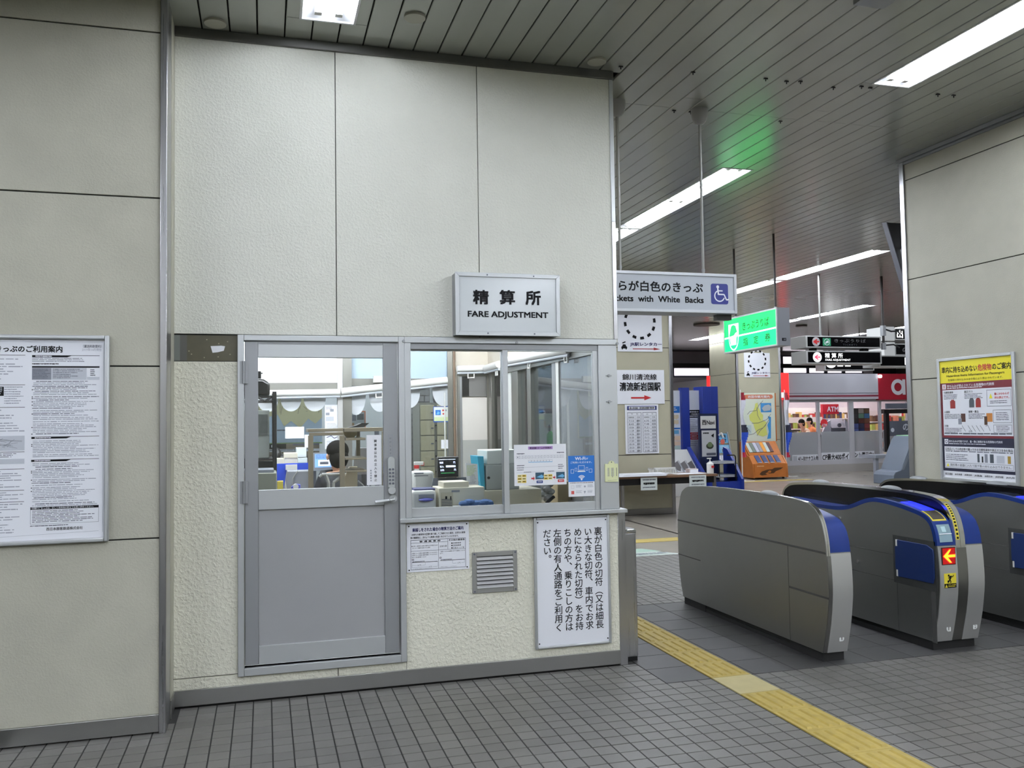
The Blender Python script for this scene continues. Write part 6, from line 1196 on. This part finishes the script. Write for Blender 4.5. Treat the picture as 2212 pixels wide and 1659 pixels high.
for k,(z0_,z1_) in enumerate(((1.02,1.25),(.78,.98),(.52,.74))):
    y_=18.5+.33*z0_; s=Sheet((LX0,y_-.0,z0_),(1,0,0),Vector((0,.30,1)).normalized(),LX1-LX0+.03,z1_-z0_,.004); bk=MB().box(LX0,LX1+.03,y_+.08,y_+.10,z0_,z1_,GM); part(t,'shelf_back',bk)
    s.rect(0,0,1,1,SKYB if k<2 else GREYL,1)
    if k==0: s.text('旅の情報',.15,.08,.9,.45,INK,.02).text('あります',.15,.52,.9,.92,INK,.02)
    else:
        for j in range(3): s.rect(.04+.32*j,.08,.30+.32*j,.95,mat('pale blue leaflet',(150,196,220),.5) if k==1 else PAPER,2).rect(.13+.32*j,.5,.22+.32*j,.9,GREYD,3)
    s.done(t,'leaflet' if k else 'heading')
# town map and wooden leaflet stand
MY=20.70
t,s = board('town_map','tall pale town map board standing before the far pillar',(1604,849,1676,953),MY+.12,mat('map board cream',(214,222,206),.5),.05,'map',.006)
s.mb.mats and None
OR=mat('orange heading',(206,120,84),.5); s.rect(.10,.035,.88,.12,OR,1).disc(.10,.0775,.0425*s.h,OR,1,14).disc(.88,.0775,.0425*s.h,OR,1,14).text('岩国市観光案内',.15,.05,.83,.105,WHITE,.02,2.5)
LG=mat('map yellow green',(206,210,110),.6); SEA=mat('map sea blue',(60,140,200),.5)
s.poly([(.38,.22),(.45,.20),(.48,.30),(.54,.40),(.62,.46),(.60,.56),(.72,.60),(.70,.74),(.74,.86),(.60,.90),(.42,.86),(.34,.72),(.30,.62),(.20,.56),(.18,.46),(.30,.38),(.36,.30)],LG,1).poly([(.76,.48),(.86,.50),(.84,.94),(.72,.95),(.78,.80),(.74,.66),(.80,.58)],SEA,2).rect(.55,.21,.88,.40,SEA,1).poly([(.58,.32),(.66,.26),(.80,.24),(.88,.28),(.84,.36),(.64,.38)],mat('map grey land',(176,182,186),.6),2).rect(.0,.66,.24,.84,mat('map pale inset',(186,204,204),.6),1)
for pts in ([(.62,.16),(.50,.24),(.40,.36),(.20,.38),(.12,.44)],[(.85,.44),(.72,.55),(.60,.58),(.45,.62),(.25,.62)],[(.78,.56),(.66,.68),(.50,.78),(.40,.88)],[(.72,.62),(.60,.72),(.45,.76),(.30,.84),(.14,.86)],[(.42,.30),(.44,.46),(.52,.56)],[(.02,.76),(.12,.72),(.20,.80)]): s.line(pts,.012,GREYD,3)
s.done(t,'map_print'); a,b=aY(1606,953,MY+.12),aY(1676,953,MY+.12); part(t,'post',MB().box(a.x+.2,a.x+.26,MY+.13,MY+.17,0,a.z,WOODO).box(b.x-.26,b.x-.2,MY+.13,MY+.17,0,a.z,WOODO)); part(t,'edge_strip',MB().box(b.x,b.x+.03,MY+.11,MY+.17,b.z,aY(1676,849,MY+.12).z,WOODO))
X0,X1=aY(1627,1020,20.15).x,aY(1702,1020,20.15).x
t=thing('wooden_leaflet_stand','orange brown wooden leaflet stand below the town map','leaflet rack',((X0+X1)/2,20.480,0))
prof=[(20.130,.04),(20.780,.04),(20.780,.98),(20.700,.98),(20.430,.62),(20.330,.60),(20.160,.40)]
part(t,'side_board',MB().prism(prof,X0,X0+.03,'x',WOODO)); part(t,'side_board',MB().prism(prof,X1-.04,X1,'x',WOODO)); part(t,'front_board',MB().box(X0+.04,X1-.04,20.150,20.180,.05,.40,WOODO)); part(t,'lower_slope',MB().prism([(20.180,.38),(20.180,.41),(20.380,.63),(20.410,.60)],X0+.04,X1-.04,'x',WOODO)); part(t,'upper_slope',MB().prism([(20.410,.60),(20.400,.64),(20.720,.98),(20.740,.95)],X0+.04,X1-.04,'x',WOODO)); part(t,'back_board',MB().box(X0+.04,X1-.04,20.740,20.780,.05,.95,WOODO))
for x in (X0+.06,X1-.12): part(t,'caster',MB().cyl((x,20.230,.025),(x+.05,20.230,.025),.025,BLACK,8))
for k in range(4):
    x=X0+.16+.19*k; part(t,'leaflet',(lambda q:(q.prism([(20.180,.44),(20.176,.45),(20.365,.62),(20.370,.615)],x,x+.13,'x',mat('dark blue leaflet',(52,64,104),.4)),q.prism([(20.175,.43),(20.170,.44),(20.210,.47),(20.215,.465)],x,x+.13,'x',PAPER),q)[-1])(MB()))
cols=[(196,206,196),(110,120,110),(190,190,206),(150,150,160),(220,150,60),(200,210,206),(90,60,60)]
for k,c in enumerate(cols):
    x=X0+.09+.105*k; part(t,'leaflet',MB().prism([(20.440,.70),(20.435,.71),(20.670,.955),(20.675,.95)],x,x+.095,'x',mat('leaflet %d'%c[0],c,.4)))
s=faceY(X0+.04,.05,X1-X0-.08,.35,20.150,.004); BRW=mat('dark brown drawing',(70,42,20),.5); s.poly([(.15,.75),(.22,.55),(.40,.42),(.55,.40),(.62,.30),(.90,.28),(.82,.42),(.66,.55),(.60,.70),(.45,.72),(.40,.62),(.33,.72),(.40,.80),(.22,.85)],BRW).poly([(.40,.58),(.46,.48),(.52,.52),(.50,.66),(.43,.66)],WOODO,2).bars(.08,.12,.32,.18,1,mat('pale wood print',(230,200,160),.5),.9,.1); s.done(t,'drawing')
def banner(lab,px,Y):
    a=aY(px,846,Y); t=thing('banner_flag',lab,'flag',(a.x,Y,0),'banners beside the town map'); part(t,'pole',MB().cyl((a.x,Y,0),(a.x,Y,a.z+.05),.014,WHITEP,8)); part(t,'foot',MB().box(a.x-.22,a.x+.22,Y-.22,Y-.18,0,.02,WHITEP).box(a.x-.02,a.x+.02,Y-.2,Y+.2,0,.02,WHITEP))
    zz=[aY(px,y,Y).z for y in (848,862,895,918,935,945,975,988)]; cs=[(150,30,44),(220,222,230),(220,222,230),(40,42,60),(40,80,190),(40,80,190),(186,40,66),(225,225,230)]
    cl=MB(); n=26; top,bot=zz[0],zz[-1]
    for k in range(n):
        z0=top-(top-bot)*k/n; z1=top-(top-bot)*(k+1)/n; f=.5*(z0+z1); idx=max([i for i in range(8) if zz[i]>=f] or [0]); idx=min(idx,7); w=.12+.05*math.sin(k*.5)+.04*(k/n)
        for j in range(4): xa=a.x-.02+w*j/4; xb=a.x-.02+w*(j+1)/4; ya=Y-.02+.03*math.sin(j*1.6+k*.3); yb_=Y-.02+.03*math.sin((j+1)*1.6+k*.3); cl.add([(xa,ya,z1),(xb,yb_,z1),(xb,yb_,z0),(xa,ya,z0),(xa,ya+.006,z1),(xb,yb_+.006,z1),(xb,yb_+.006,z0),(xa,ya+.006,z0)],[(0,1,2,3),(7,6,5,4)],mat('banner %d %d'%(cs[idx][0],cs[idx][2]),cs[idx],.8))
    part(t,'cloth',cl)
banner('narrow folded banner at the left of the town map',1599,19.85); banner('narrow folded banner at the right of the town map',1694,20.9)
# ---- convenience store
SY=22.0; SX0=13.9; SX1=23.5
st=thing('convenience_store','glazed convenience store front with a pale fascia at the end of the hall','store',(17,SY,0)); FA=mat('pale fascia',(196,196,204),.5); SILV=mat('silver door frame',(214,214,220),.4,.3)
part(st,'kerb',MB().box(SX0,SX1,SY-.02,SY+.3,0,.22,mat('pale store kerb',(170,166,162),.5))); part(st,'fascia',MB().box(14.53,17.62,SY-.12,SY+.25,2.13,2.88,FA)); part(st,'fascia_stripe',MB().box(14.53,17.62,SY-.125,SY-.119,2.20,2.25,mat('maroon stripe',(120,40,56),.5)).box(14.53,17.62,SY-.125,SY-.119,2.30,2.315,GREYD))
REDL=mat('lit red sign',(240,50,50),.4,emit=.9,ecol=(255,50,50)); DRED=mat('dark red fascia',(160,32,48),.45)
part(st,'red_sign',MB().box(14.02,14.53,SY-.18,SY+.1,2.13,2.90,REDL)); rp=part(st,'red_fascia',MB().box(17.62,20.4,SY-.13,SY+.25,2.10,2.88,DRED)); s=faceY(18.02,2.24,.9,.48,SY-.13,.006)
s.disc(.32,.5,.24,WHITE,1,22,.13).rect(.5,.02,.62,.98,WHITE).text('sta',.72,.1,1.6,.98,WHITE,.03); s.done(rp,'lettering'); s=faceY(14.04,2.15,.47,.74,SY-.18,.006); s.poly([(.05,.55),(.4,.52),(.3,.7)],WHITE).rect(.3,.75,.7,.95,mat('lit white mark',(255,245,245),.4,emit=.9,ecol=(255,240,240))); s.done(st,'sign_mark')
sl_=MB().cyl((17.66,SY-.2,2.80),(17.66,SY-.14,2.80),.05,mat('lit spot lamp',(255,255,255),.4,emit=3,ecol=(255,255,255)),12); part(st,'spot_lamp',sl_)
posts=[14.50,15.60,16.72,17.75,18.75,20.0,21.2,22.4]
for k,x in enumerate(posts): w_=.06 if k not in (0,2) else .11; part(st,'door_post',MB().box(x-w_/2,x+w_,SY,SY+.07,.22,2.13,SILV))
part(st,'bottom_rail',MB().box(14.5,SX1,SY-.005,SY+.06,.22,.36,SILV)); part(st,'head_rail',MB().box(14.5,SX1,SY-.005,SY+.06,2.05,2.13,SILV))
FILM=glass('grey film',(200,204,208),.05,alpha=.45)
for a,b in zip(posts,posts[1:]): part(st,'pane',MB().box(a+.1,b-.03,SY+.03,SY+.036,.36,2.05,SHOPG)); part(st,'film',MB().box(a+.1,b-.03,SY+.024,SY+.029,.36,1.18,FILM)) if a<18 else None
for x0_,x1_,y0_,y1_,tx in ((1712,1770,983,998,'4/1~30ナナコ入会'),(1775,1836,978,996,'CP最大400ポイ'),(1846,1890,975,989,'ント還元中♪')):
    a,b=aY(x0_,y0_,SY),aY(x1_,y1_,SY); s=faceY(a.x,b.z,b.x-a.x,a.z-b.z,SY+.022,.004); s.rect(0,0,1,1,WHITE,1).text(tx,.03 if x0_>1712 else .22,.14,.97,.86,INK,.025); 
    if x0_==1712: s.rect(.03,.15,.18,.85,GREYL,2)
    s.done(st,'banner_strip')
for a,b in ((13.9,14.5),): part(st,'side_wall',MB().box(a,b,SY,SY+.2,.22,2.13,mat('pale store side',(210,208,206),.6)))
SW=mat('store white',(236,230,232),.6)
solo('wall_store',MB().box(SX0-.05,SX0,SY+.3,27.8,0,2.9,SW).box(SX0,SX1,27.7,27.8,0,2.9,SW).box(SX1,SX1+.05,SY+.3,27.8,0,2.9,SW).box(SX0,SX1,SY+.26,27.8,2.66,2.88,SW),'white inner shell of the convenience store','wall',kind='structure'); solo('floor_store',MB().box(SX0,SX1,SY+.3,27.7,0,.2,mat('store floor',(200,190,186),.4)),'pale floor inside the store','floor',kind='structure')
for k,y in enumerate((22.5,24.4,26.4)):  # nearest row added to light the sign fronts behind the glass
    for j,x in enumerate((15.4,18.2,21)): solo('store_light',MB().box(x-1.1,x+1.1,y-.12,y+.12,2.62,2.655,SHOPL),'bright strip light in the store ceiling, %s and %s'%(('added nearest row','middle row','rearmost row')[k],('above the counter','above the poster tower','above the right shelves')[j]),'lamp','strip lights in the store ceiling')
def storeshelf(lab,x0,x1,y,h,n,rows):
    t=thing('store_shelf',lab,'shelf',((x0+x1)/2,y,.2),'store shelves'); part(t,'back_panel',MB().box(x0,x1,y+.35,y+.4,.2,h,WHITEP)); rnd=random.Random(int(x0*10)); gd=MB()
    for r in range(rows):
        z=.32+(h-.4)*r/rows; part(t,'shelf_board',MB().box(x0,x1,y,y+.36,z-.03,z,WHITEP))
        x=x0+.02
        while x<x1-.08: w_=rnd.uniform(.06,.14); hh_=rnd.uniform(.10,(h-.4)/rows-.06); c=rnd.choice([(200,60,60),(230,200,120),(120,90,60),(240,240,236),(170,190,90),(60,70,110),(230,150,120),(90,60,50)]); gd.box(x,x+w_-.012,y+.03,y+.25,z+.002,z+hh_,mat('goods %d %d'%(c[0],c[1]),c,.5)); x+=w_
    part(t,'goods',gd,kind='stuff')
storeshelf('long shelf of goods along the store back left',17.0,20.6,26.6,1.95,0,5); storeshelf('low magazine shelf behind the shop worker',16.6,18.5,25.5,1.62,0,4); storeshelf('shelf of goods at the right behind the poster tower',19.2,20.6,24.2,1.8,0,5); storeshelf('tall shelf near the right of the store',20.8,23.2,25.0,1.9,0,5)
t=thing('checkout_counter','grey store counter behind the filmed glass','counter',(16,23.4,.2)); part(t,'body',MB().box(14.9,17.6,23.1,23.7,.2,1.02,mat('counter grey',(176,178,184),.5))); part(t,'top',MB().box(14.85,17.65,23.05,23.75,1.02,1.06,mat('counter dark top',(90,92,98),.4)))
a,b=aY(1798,906,22.5),aY(1828,978,22.5)
t=thing('cash_machine','grey cash machine just inside the store glass','cash machine',((a.x+b.x)/2,22.7,.2)); part(t,'cabinet',MB().box(a.x,b.x,22.5,22.95,.2,1.28,mat('machine grey',(120,126,136),.4))); part(t,'upper_case',MB().prism([(22.5,1.28),(22.95,1.28),(22.95,a.z+.02),(22.7,a.z+.02)],a.x-.03,b.x+.03,'x',mat('machine pale',(150,154,162),.4))); c_=(a.x+b.x)/2
part(t,'side_wing',MB().prism([(a.x-.34,1.1),(a.x-.02,1.1),(a.x-.02,1.52),(a.x-.16,1.46)],22.55,22.6,'y',mat('wing white',(226,232,240),.4)).prism([(b.x+.02,1.1),(b.x+.28,1.1),(b.x+.12,1.46),(b.x+.02,1.52)],22.55,22.6,'y',mat('wing white',(226,232,240),.4))); part(t,'speaker_knob',MB().cyl((c_,22.5,1.36),(c_,22.46,1.36),.06,GREYD,14))
RDS=mat('machine sign red',(206,40,56),.45)
p=MB().box(a.x-.15,b.x-.03,22.75,22.85,1.70,2.0,RDS); sg_=part(t,'sign_box',p); s=faceY(a.x-.05,1.74,.5,.22,22.75,.005); s.text('ATM',.1,.15,.9,.85,WHITE,.03); s.done(sg_,'lettering')
a,b=aY(1773,906,SY),aY(1789,925,SY); s=faceY(a.x,b.z,b.x-a.x,a.z-b.z,SY+.022,.004); s.disc(.5,.42,.5*(b.x-a.x),mat('sticker red',(226,52,60),.45),1,22).text('ATM',.15,.5,.85,.85,WHITE,.03); s.done(st,'glass_sticker')
a,b=aY(1843,882,22.3),aY(1882,936,22.3); t=thing('poster_tower','dark tower of coloured posters behind the store glass','display',((a.x+b.x)/2,22.4,.2)); part(t,'panel',MB().box(a.x,b.x,22.35,22.45,b.z,a.z,mat('dark tower',(40,34,34),.5))); part(t,'leg',MB().box(a.x+.1,a.x+.16,22.38,22.44,.2,b.z,DARK).box(b.x-.16,b.x-.1,22.38,22.44,.2,b.z,DARK)); s=faceY(a.x,b.z,b.x-a.x,a.z-b.z,22.35,.004)
pc=[[(60,60,64),(196,190,180),(120,90,60)],[(70,72,80),(130,190,160),(70,140,200)],[(50,50,54),(120,50,46),(150,80,50)],[(110,130,210),(60,70,120),(170,60,70)],[(120,150,230),(40,60,140),(150,50,50)]]
for r in range(5):
    for c in range(3): s.rect(.02+.33*c,.02+.195*r,.33+.33*c,.20+.195*r,mat('tower poster %d %d'%(r,c),pc[r][c],.4),1)
s.done(t,'posters')
hd=aY(1731,915,23.0+1.1); person('shop worker with dark hair and a beige top bending behind the counter',{'base':.2,'pelvis':(hd.x+.30,24.35,.95),'chest':(hd.x+.22,24.2,1.16),'neck':(hd.x+.08,24.12,1.20),'head':(hd.x,24.1,hd.z),'shl':(hd.x+.18,24.02,1.16),'shr':(hd.x+.26,24.36,1.18),'ell':(hd.x+.10,24.0,1.0),'elr':(hd.x+.2,24.42,1.0),'wrl':(hd.x-.06,24.02,.98),'wrr':(hd.x+.0,24.36,.98),'hipl':(hd.x+.30,24.16,.93),'hipr':(hd.x+.30,24.36,.93),'knl':(hd.x+.22,24.14,.60),'knr':(hd.x+.22,24.36,.60),'anl':(hd.x+.28,24.14,.29),'anr':(hd.x+.28,24.36,.29),'toe':(-1,0)},mat('beige blouse',(238,226,198),.8),mat('dark slacks',(50,48,54),.8),1.05,(-1,-.2))
hd=aY(1748,911,24.9); person('second shop worker half hidden behind the first, holding goods',{'base':.2,'pelvis':(hd.x+.25,25.0,.95),'chest':(hd.x+.15,24.98,1.18),'neck':(hd.x+.05,24.93,1.27),'head':(hd.x,24.9,hd.z),'shl':(hd.x+.05,24.84,1.22),'shr':(hd.x+.2,25.12,1.22),'ell':(hd.x-.02,24.84,1.0),'elr':(hd.x+.1,25.16,1.0),'wrl':(hd.x-.16,24.86,1.04),'wrr':(hd.x-.1,25.1,1.04),'hipl':(hd.x+.25,24.9,.93),'hipr':(hd.x+.25,25.1,.93),'knl':(hd.x+.17,24.9,.60),'knr':(hd.x+.17,25.1,.60),'anl':(hd.x+.22,24.9,.29),'anr':(hd.x+.22,25.1,.29),'toe':(-1,0)},mat('peach blouse',(226,140,84),.8),mat('dark slacks'),1.0,(-1,.1))
# black framed stand and round badge near the right wall edge
a,b=aY(1913,884,20.4),aY(1965,968,20.4); t=thing('black_frame_stand','black framed stand with dark banners before the store at the right','stand',((a.x+b.x)/2,20.4,0)); part(t,'frame',MB().box(a.x,a.x+.11,20.4,20.5,0,a.z,BLACK).box(b.x+.3,b.x+.41,20.4,20.5,0,a.z,BLACK).box(a.x-.06,b.x+.45,20.39,20.51,a.z-.12,a.z,BLACK))
s=faceY(a.x+.12,a.z-.75,.8,.42,20.42,.006); SLT=mat('slate banner',(78,82,92),.5); s.rect(0,0,1,1,SLT).text('の',.55,.2,.8,.65,GREYL,.02).disc(.12,.6,.06,GREYL,2,12); s.done(t,'slate_banner'); part(t,'top_banner',MB().box(a.x+.02,b.x+.3,20.40,20.44,a.z+.01,a.z+.16,SLT)); s=faceY(a.x+.3,a.z-1.65,.66,.66,20.42,.006); s.disc(.5,.5,.30,mat('badge blue',(40,60,130),.45),2,24).text('初めて',.25,.28,.75,.48,WHITE,.02,3).text('です!!',.28,.55,.74,.75,WHITE,.02,3).rect(-.6,.3,.3,1,mat('pale tan board',(214,204,186),.6),1); s.done(t,'round_badge')
# grey slanted machine with a green top
MYY=17.8; o_=[aY(x,y,MYY) for x,y in ((1887,1043),(1887,1024),(1891,1017),(1902,1013),(1926,948),(1932,941),(1940,945),(1975,985),(1985,1043))]
t=thing('slanted_machine','grey slanted machine with a pale green top beside the right wall edge','machine',((o_[0].x+o_[-1].x)/2,MYY-.35,0)); MG=mat('machine slate grey',(104,114,128),.45)
part(t,'cabinet',MB().prism([(p.x,max(p.z,0)) for p in o_],MYY-.7,MYY,'y',MG),bev=.01); q=[aY(x,y,MYY-.01) for x,y in ((1904,1012),(1909,1012),(1934,951),(1931,947))]; part(t,'side_joint',MB().prism([(p.x,p.z) for p in q],MYY-.706,MYY-.699,'y',mat('machine edge grey',(130,140,152),.45)))
g0,g1=aY(1936,940,MYY-.05),aY(1972,962,MYY-.05); part(t,'green_top',MB().box(g0.x,g1.x+.6,MYY-.6,MYY-.05,g1.z,g0.z,mat('pale green panel',(150,206,158),.5))); part(t,'green_front',MB().box(g0.x+.05,g1.x+.6,MYY-.71,MYY-.6,g1.z-.32,g1.z,mat('mid green panel',(92,140,104),.5)))
a,b=aY(1889,985,19.0),aY(1920,1022,19.0); t=thing('side_ledge','pale ledge table behind the slanted machine','table',((a.x+b.x)/2,19.2,0)); part(t,'top',MB().box(a.x,b.x+.3,18.95,19.6,a.z-.06,a.z+.02,GREYM)); part(t,'leg',MB().box(a.x+.03,a.x+.12,19.0,19.1,0,a.z-.06,GREYM)); part(t,'leg',MB().box(b.x+.1,b.x+.2,19.0,19.1,0,a.z-.06,GREYM))
# ---- far end of the hall
solo('wall_far',MB().box(-8,24,28.6,28.8,-.1,CZ+.2,mat('far wall grey',(176,170,172),.6)),'grey far wall of the concourse behind the store','wall',kind='structure')
FWY=28.55
for n,(x0_,x1_,y0_,y1_) in enumerate(((1690,1742,770,806),(1746,1780,776,806),(1786,1818,789,806),(1824,1862,783,806),(1455,1532,795,812))):
    a,b=aY(x0_,y0_,FWY),aY(x1_,y1_,FWY); t=thing('window_%d'%(n+4),'bright daylit high window of the far wall, %s'%('leftmost above the store','second above the store','third above the store','rightmost above the store','beyond the information wall')[n],'window',((a.x+b.x)/2,FWY,b.z),kind='structure'); part(t,'pane',MB().box(a.x,b.x,FWY,FWY+.02,b.z,a.z,DAY)); part(t,'frame',frame4(MB(),a.x-.05,b.x+.05,b.z-.05,a.z+.05,FWY-.03,FWY+.03,.06,GREYD))
a,b=aY(1690,800,25.5),aY(1760,772,25.5); solo('ceiling_beam',MB().box(8,21,27.9,28.1,3.45,3.60,DARK),'dark beam across the far end of the hall','beam',kind='structure')
a,b=aY(1872,790,28.3),aY(1920,740,28.3); solo('dark_duct',MB().box(a.x,b.x,27.95,28.5,a.z-.4,b.z,mat('dark duct',(54,52,50),.6)),'dark duct block high on the far wall right of the windows','duct')
a,b=aY(1533,812,24),aY(1541,840,24); t=thing('red_side_sign','narrow lit red sign left of the far pillar','sign',(a.x,24,b.z)); part(t,'face',MB().box(a.x,b.x,24,24.2,b.z-.1,a.z,REDL)); part(t,'post',MB().box(a.x+.03,b.x-.02,24.05,24.15,0,b.z-.1,GREYD))
for (px,py),lab,r in (((1526,700),'round dark smoke vent in the ceiling left of the green sign',.32),((1731,703),'small round detector on the ceiling past the green sign',.14)):
    p=aZ(px,py,CZ); solo('ceiling_vent' if r>.2 else 'smoke_detector',MB().cyl((p.x,p.y,CZ-.03),(p.x,p.y,CZ+.002),r,mat('dark vent',(70,64,60),.5),24),lab,'vent' if r>.2 else 'detector')
# ---- hall behind the office windows
solo('wall_hall_inner',MB().box(-5,2.2,11.6,11.8,0,CZ+.1,mat('hall inner wall',(176,178,176),.7)),'plain wall of the hall seen through the office back windows','wall',kind='structure')
t,s=board('area_map','large map board of land and sea behind the office windows',(545,846,696,958),9.9,mat('map land beige',(196,190,150),.6),.05,'map',.003)
s.rect(0,.44,1,1,mat('map pale sea',(172,190,206),.6),1)
s.poly([(0,.40),(.1,.36),(.2,.50),(.35,.42),(.45,.66),(.55,.56),(.68,.70),(.8,.52),(.9,.62),(1,.50),(1,.36),(0,.36)],mat('map land beige'),2)
for k in range(30): x=random.random(); s.line([(x,random.uniform(.05,.45)),(x+random.uniform(-.06,.06),random.uniform(.05,.45))],.006,mat('map lines',(140,136,110),.6),3)
s.bars(.3,.72,.5,.76,1,GREYD,.8,.1,3); s.rect(0,.97,1,1,mat('map green edge',(120,150,90),.6),4); s.done(t); part(t,'leg',MB().box(-.3,-.25,9.91,9.95,0,aY(600,958,9.9).z,GREYD).box(.5,.55,9.91,9.95,0,aY(600,958,9.9).z,GREYD))
t,s=board('photo_board','board of dark landscape photographs under the map',(545,960,690,1010),9.8,mat('photo board brown',(120,108,92),.6),.05,'board',.003); s.rect(.15,.0,.50,.0+.2,INK).rect(.28,.04,.34,.14,PAPER,2).rect(.6,0,1,.08,GREYD).rect(0,.22,1,.32,GREYL).bars(.05,.24,.95,.3,1,GREYD,.6,.1,2).poly([(0,.5),(.3,.42),(.6,.55),(1,.45),(1,.7),(0,.75)],mat('rock photo',(84,72,60),.6),2); s.done(t); part(t,'leg',MB().box(0,.05,9.81,9.85,0,aY(600,1010,9.8).z,GREYD).box(.4,.45,9.81,9.85,0,aY(600,1010,9.8).z,GREYD))
t,s=board('framed_picture','orange framed picture beyond the office window by the tray',(748,888,790,930),9.9,mat('orange frame',(176,96,64),.6),.04,'picture',.003); s.rect(.06,.06,.94,.94,mat('picture grey',(150,156,160),.5),1).rect(.2,.2,.5,.5,GREYD,2).rect(.55,.15,.9,.45,mat('picture slate',(74,78,84),.5),2).rect(.2,.6,.4,.8,mat('picture brown',(140,110,80),.5),2); s.done(t); part(t,'stand',MB().box(1.2,1.25,9.91,9.94,0,aY(760,930,9.9).z,GREYD))
bc=thing('brick_column','grey brick column beyond the office window','column',(2.0,11.2,0)); a,b=aY(884,840,11.0),aY(932,1010,11.0); part(bc,'core',MB().box(a.x+.01,b.x-.01,11.01,11.58,0,CZ,mat('brick mortar',(84,82,80),.9)))
BR=mat('grey brick',(112,110,108),.8,island=.12); z=.6; r_=0; bm=None
while z < 2.3:
    x=a.x-(.10 if r_%2 else 0)
    while x < b.x:
        xa,xb=max(x,a.x),min(x+.196,b.x)
        if xb-xa>.03: part(bc,'brick',MB().box(xa,xb-.008,11.0,11.03,z,z+.072,BR))
        x+=.2
    z+=.08; r_+=1
lk=thing('coin_lockers','block of beige coin lockers beyond the office window','lockers',(1.9,10.4,0)); a,b=aY(906,870,10.3),aY(975,870,10.3); LB=mat('locker beige',(176,168,138),.5); part(lk,'carcass',MB().box(a.x,b.x,10.31,10.8,0,a.z,mat('locker grey',(120,118,108),.5)))
cw=.165
zt_=aY(930,875,10.3).z
for c in range(3):
    for r in range(7):
        z1=zt_-r*.185; 
        if z1<.2: continue
        dd=part(lk,'locker_door',MB().box(a.x+.012+(cw+.035)*c,a.x+.012+(cw+.035)*c+cw,10.295,10.31,z1-.175,z1,LB),bev=.002); xk=a.x+.012+(cw+.035)*c+cw; part(dd,'handle',MB().box(xk-.04,xk-.01,10.285,10.296,z1-.10,z1-.085,GREYD)); part(dd,'lock',MB().cyl((xk+.018,10.306,z1-.06),(xk+.018,10.29,z1-.06),.01,BLACK,8))
bpy.data.objects.remove(_fo)
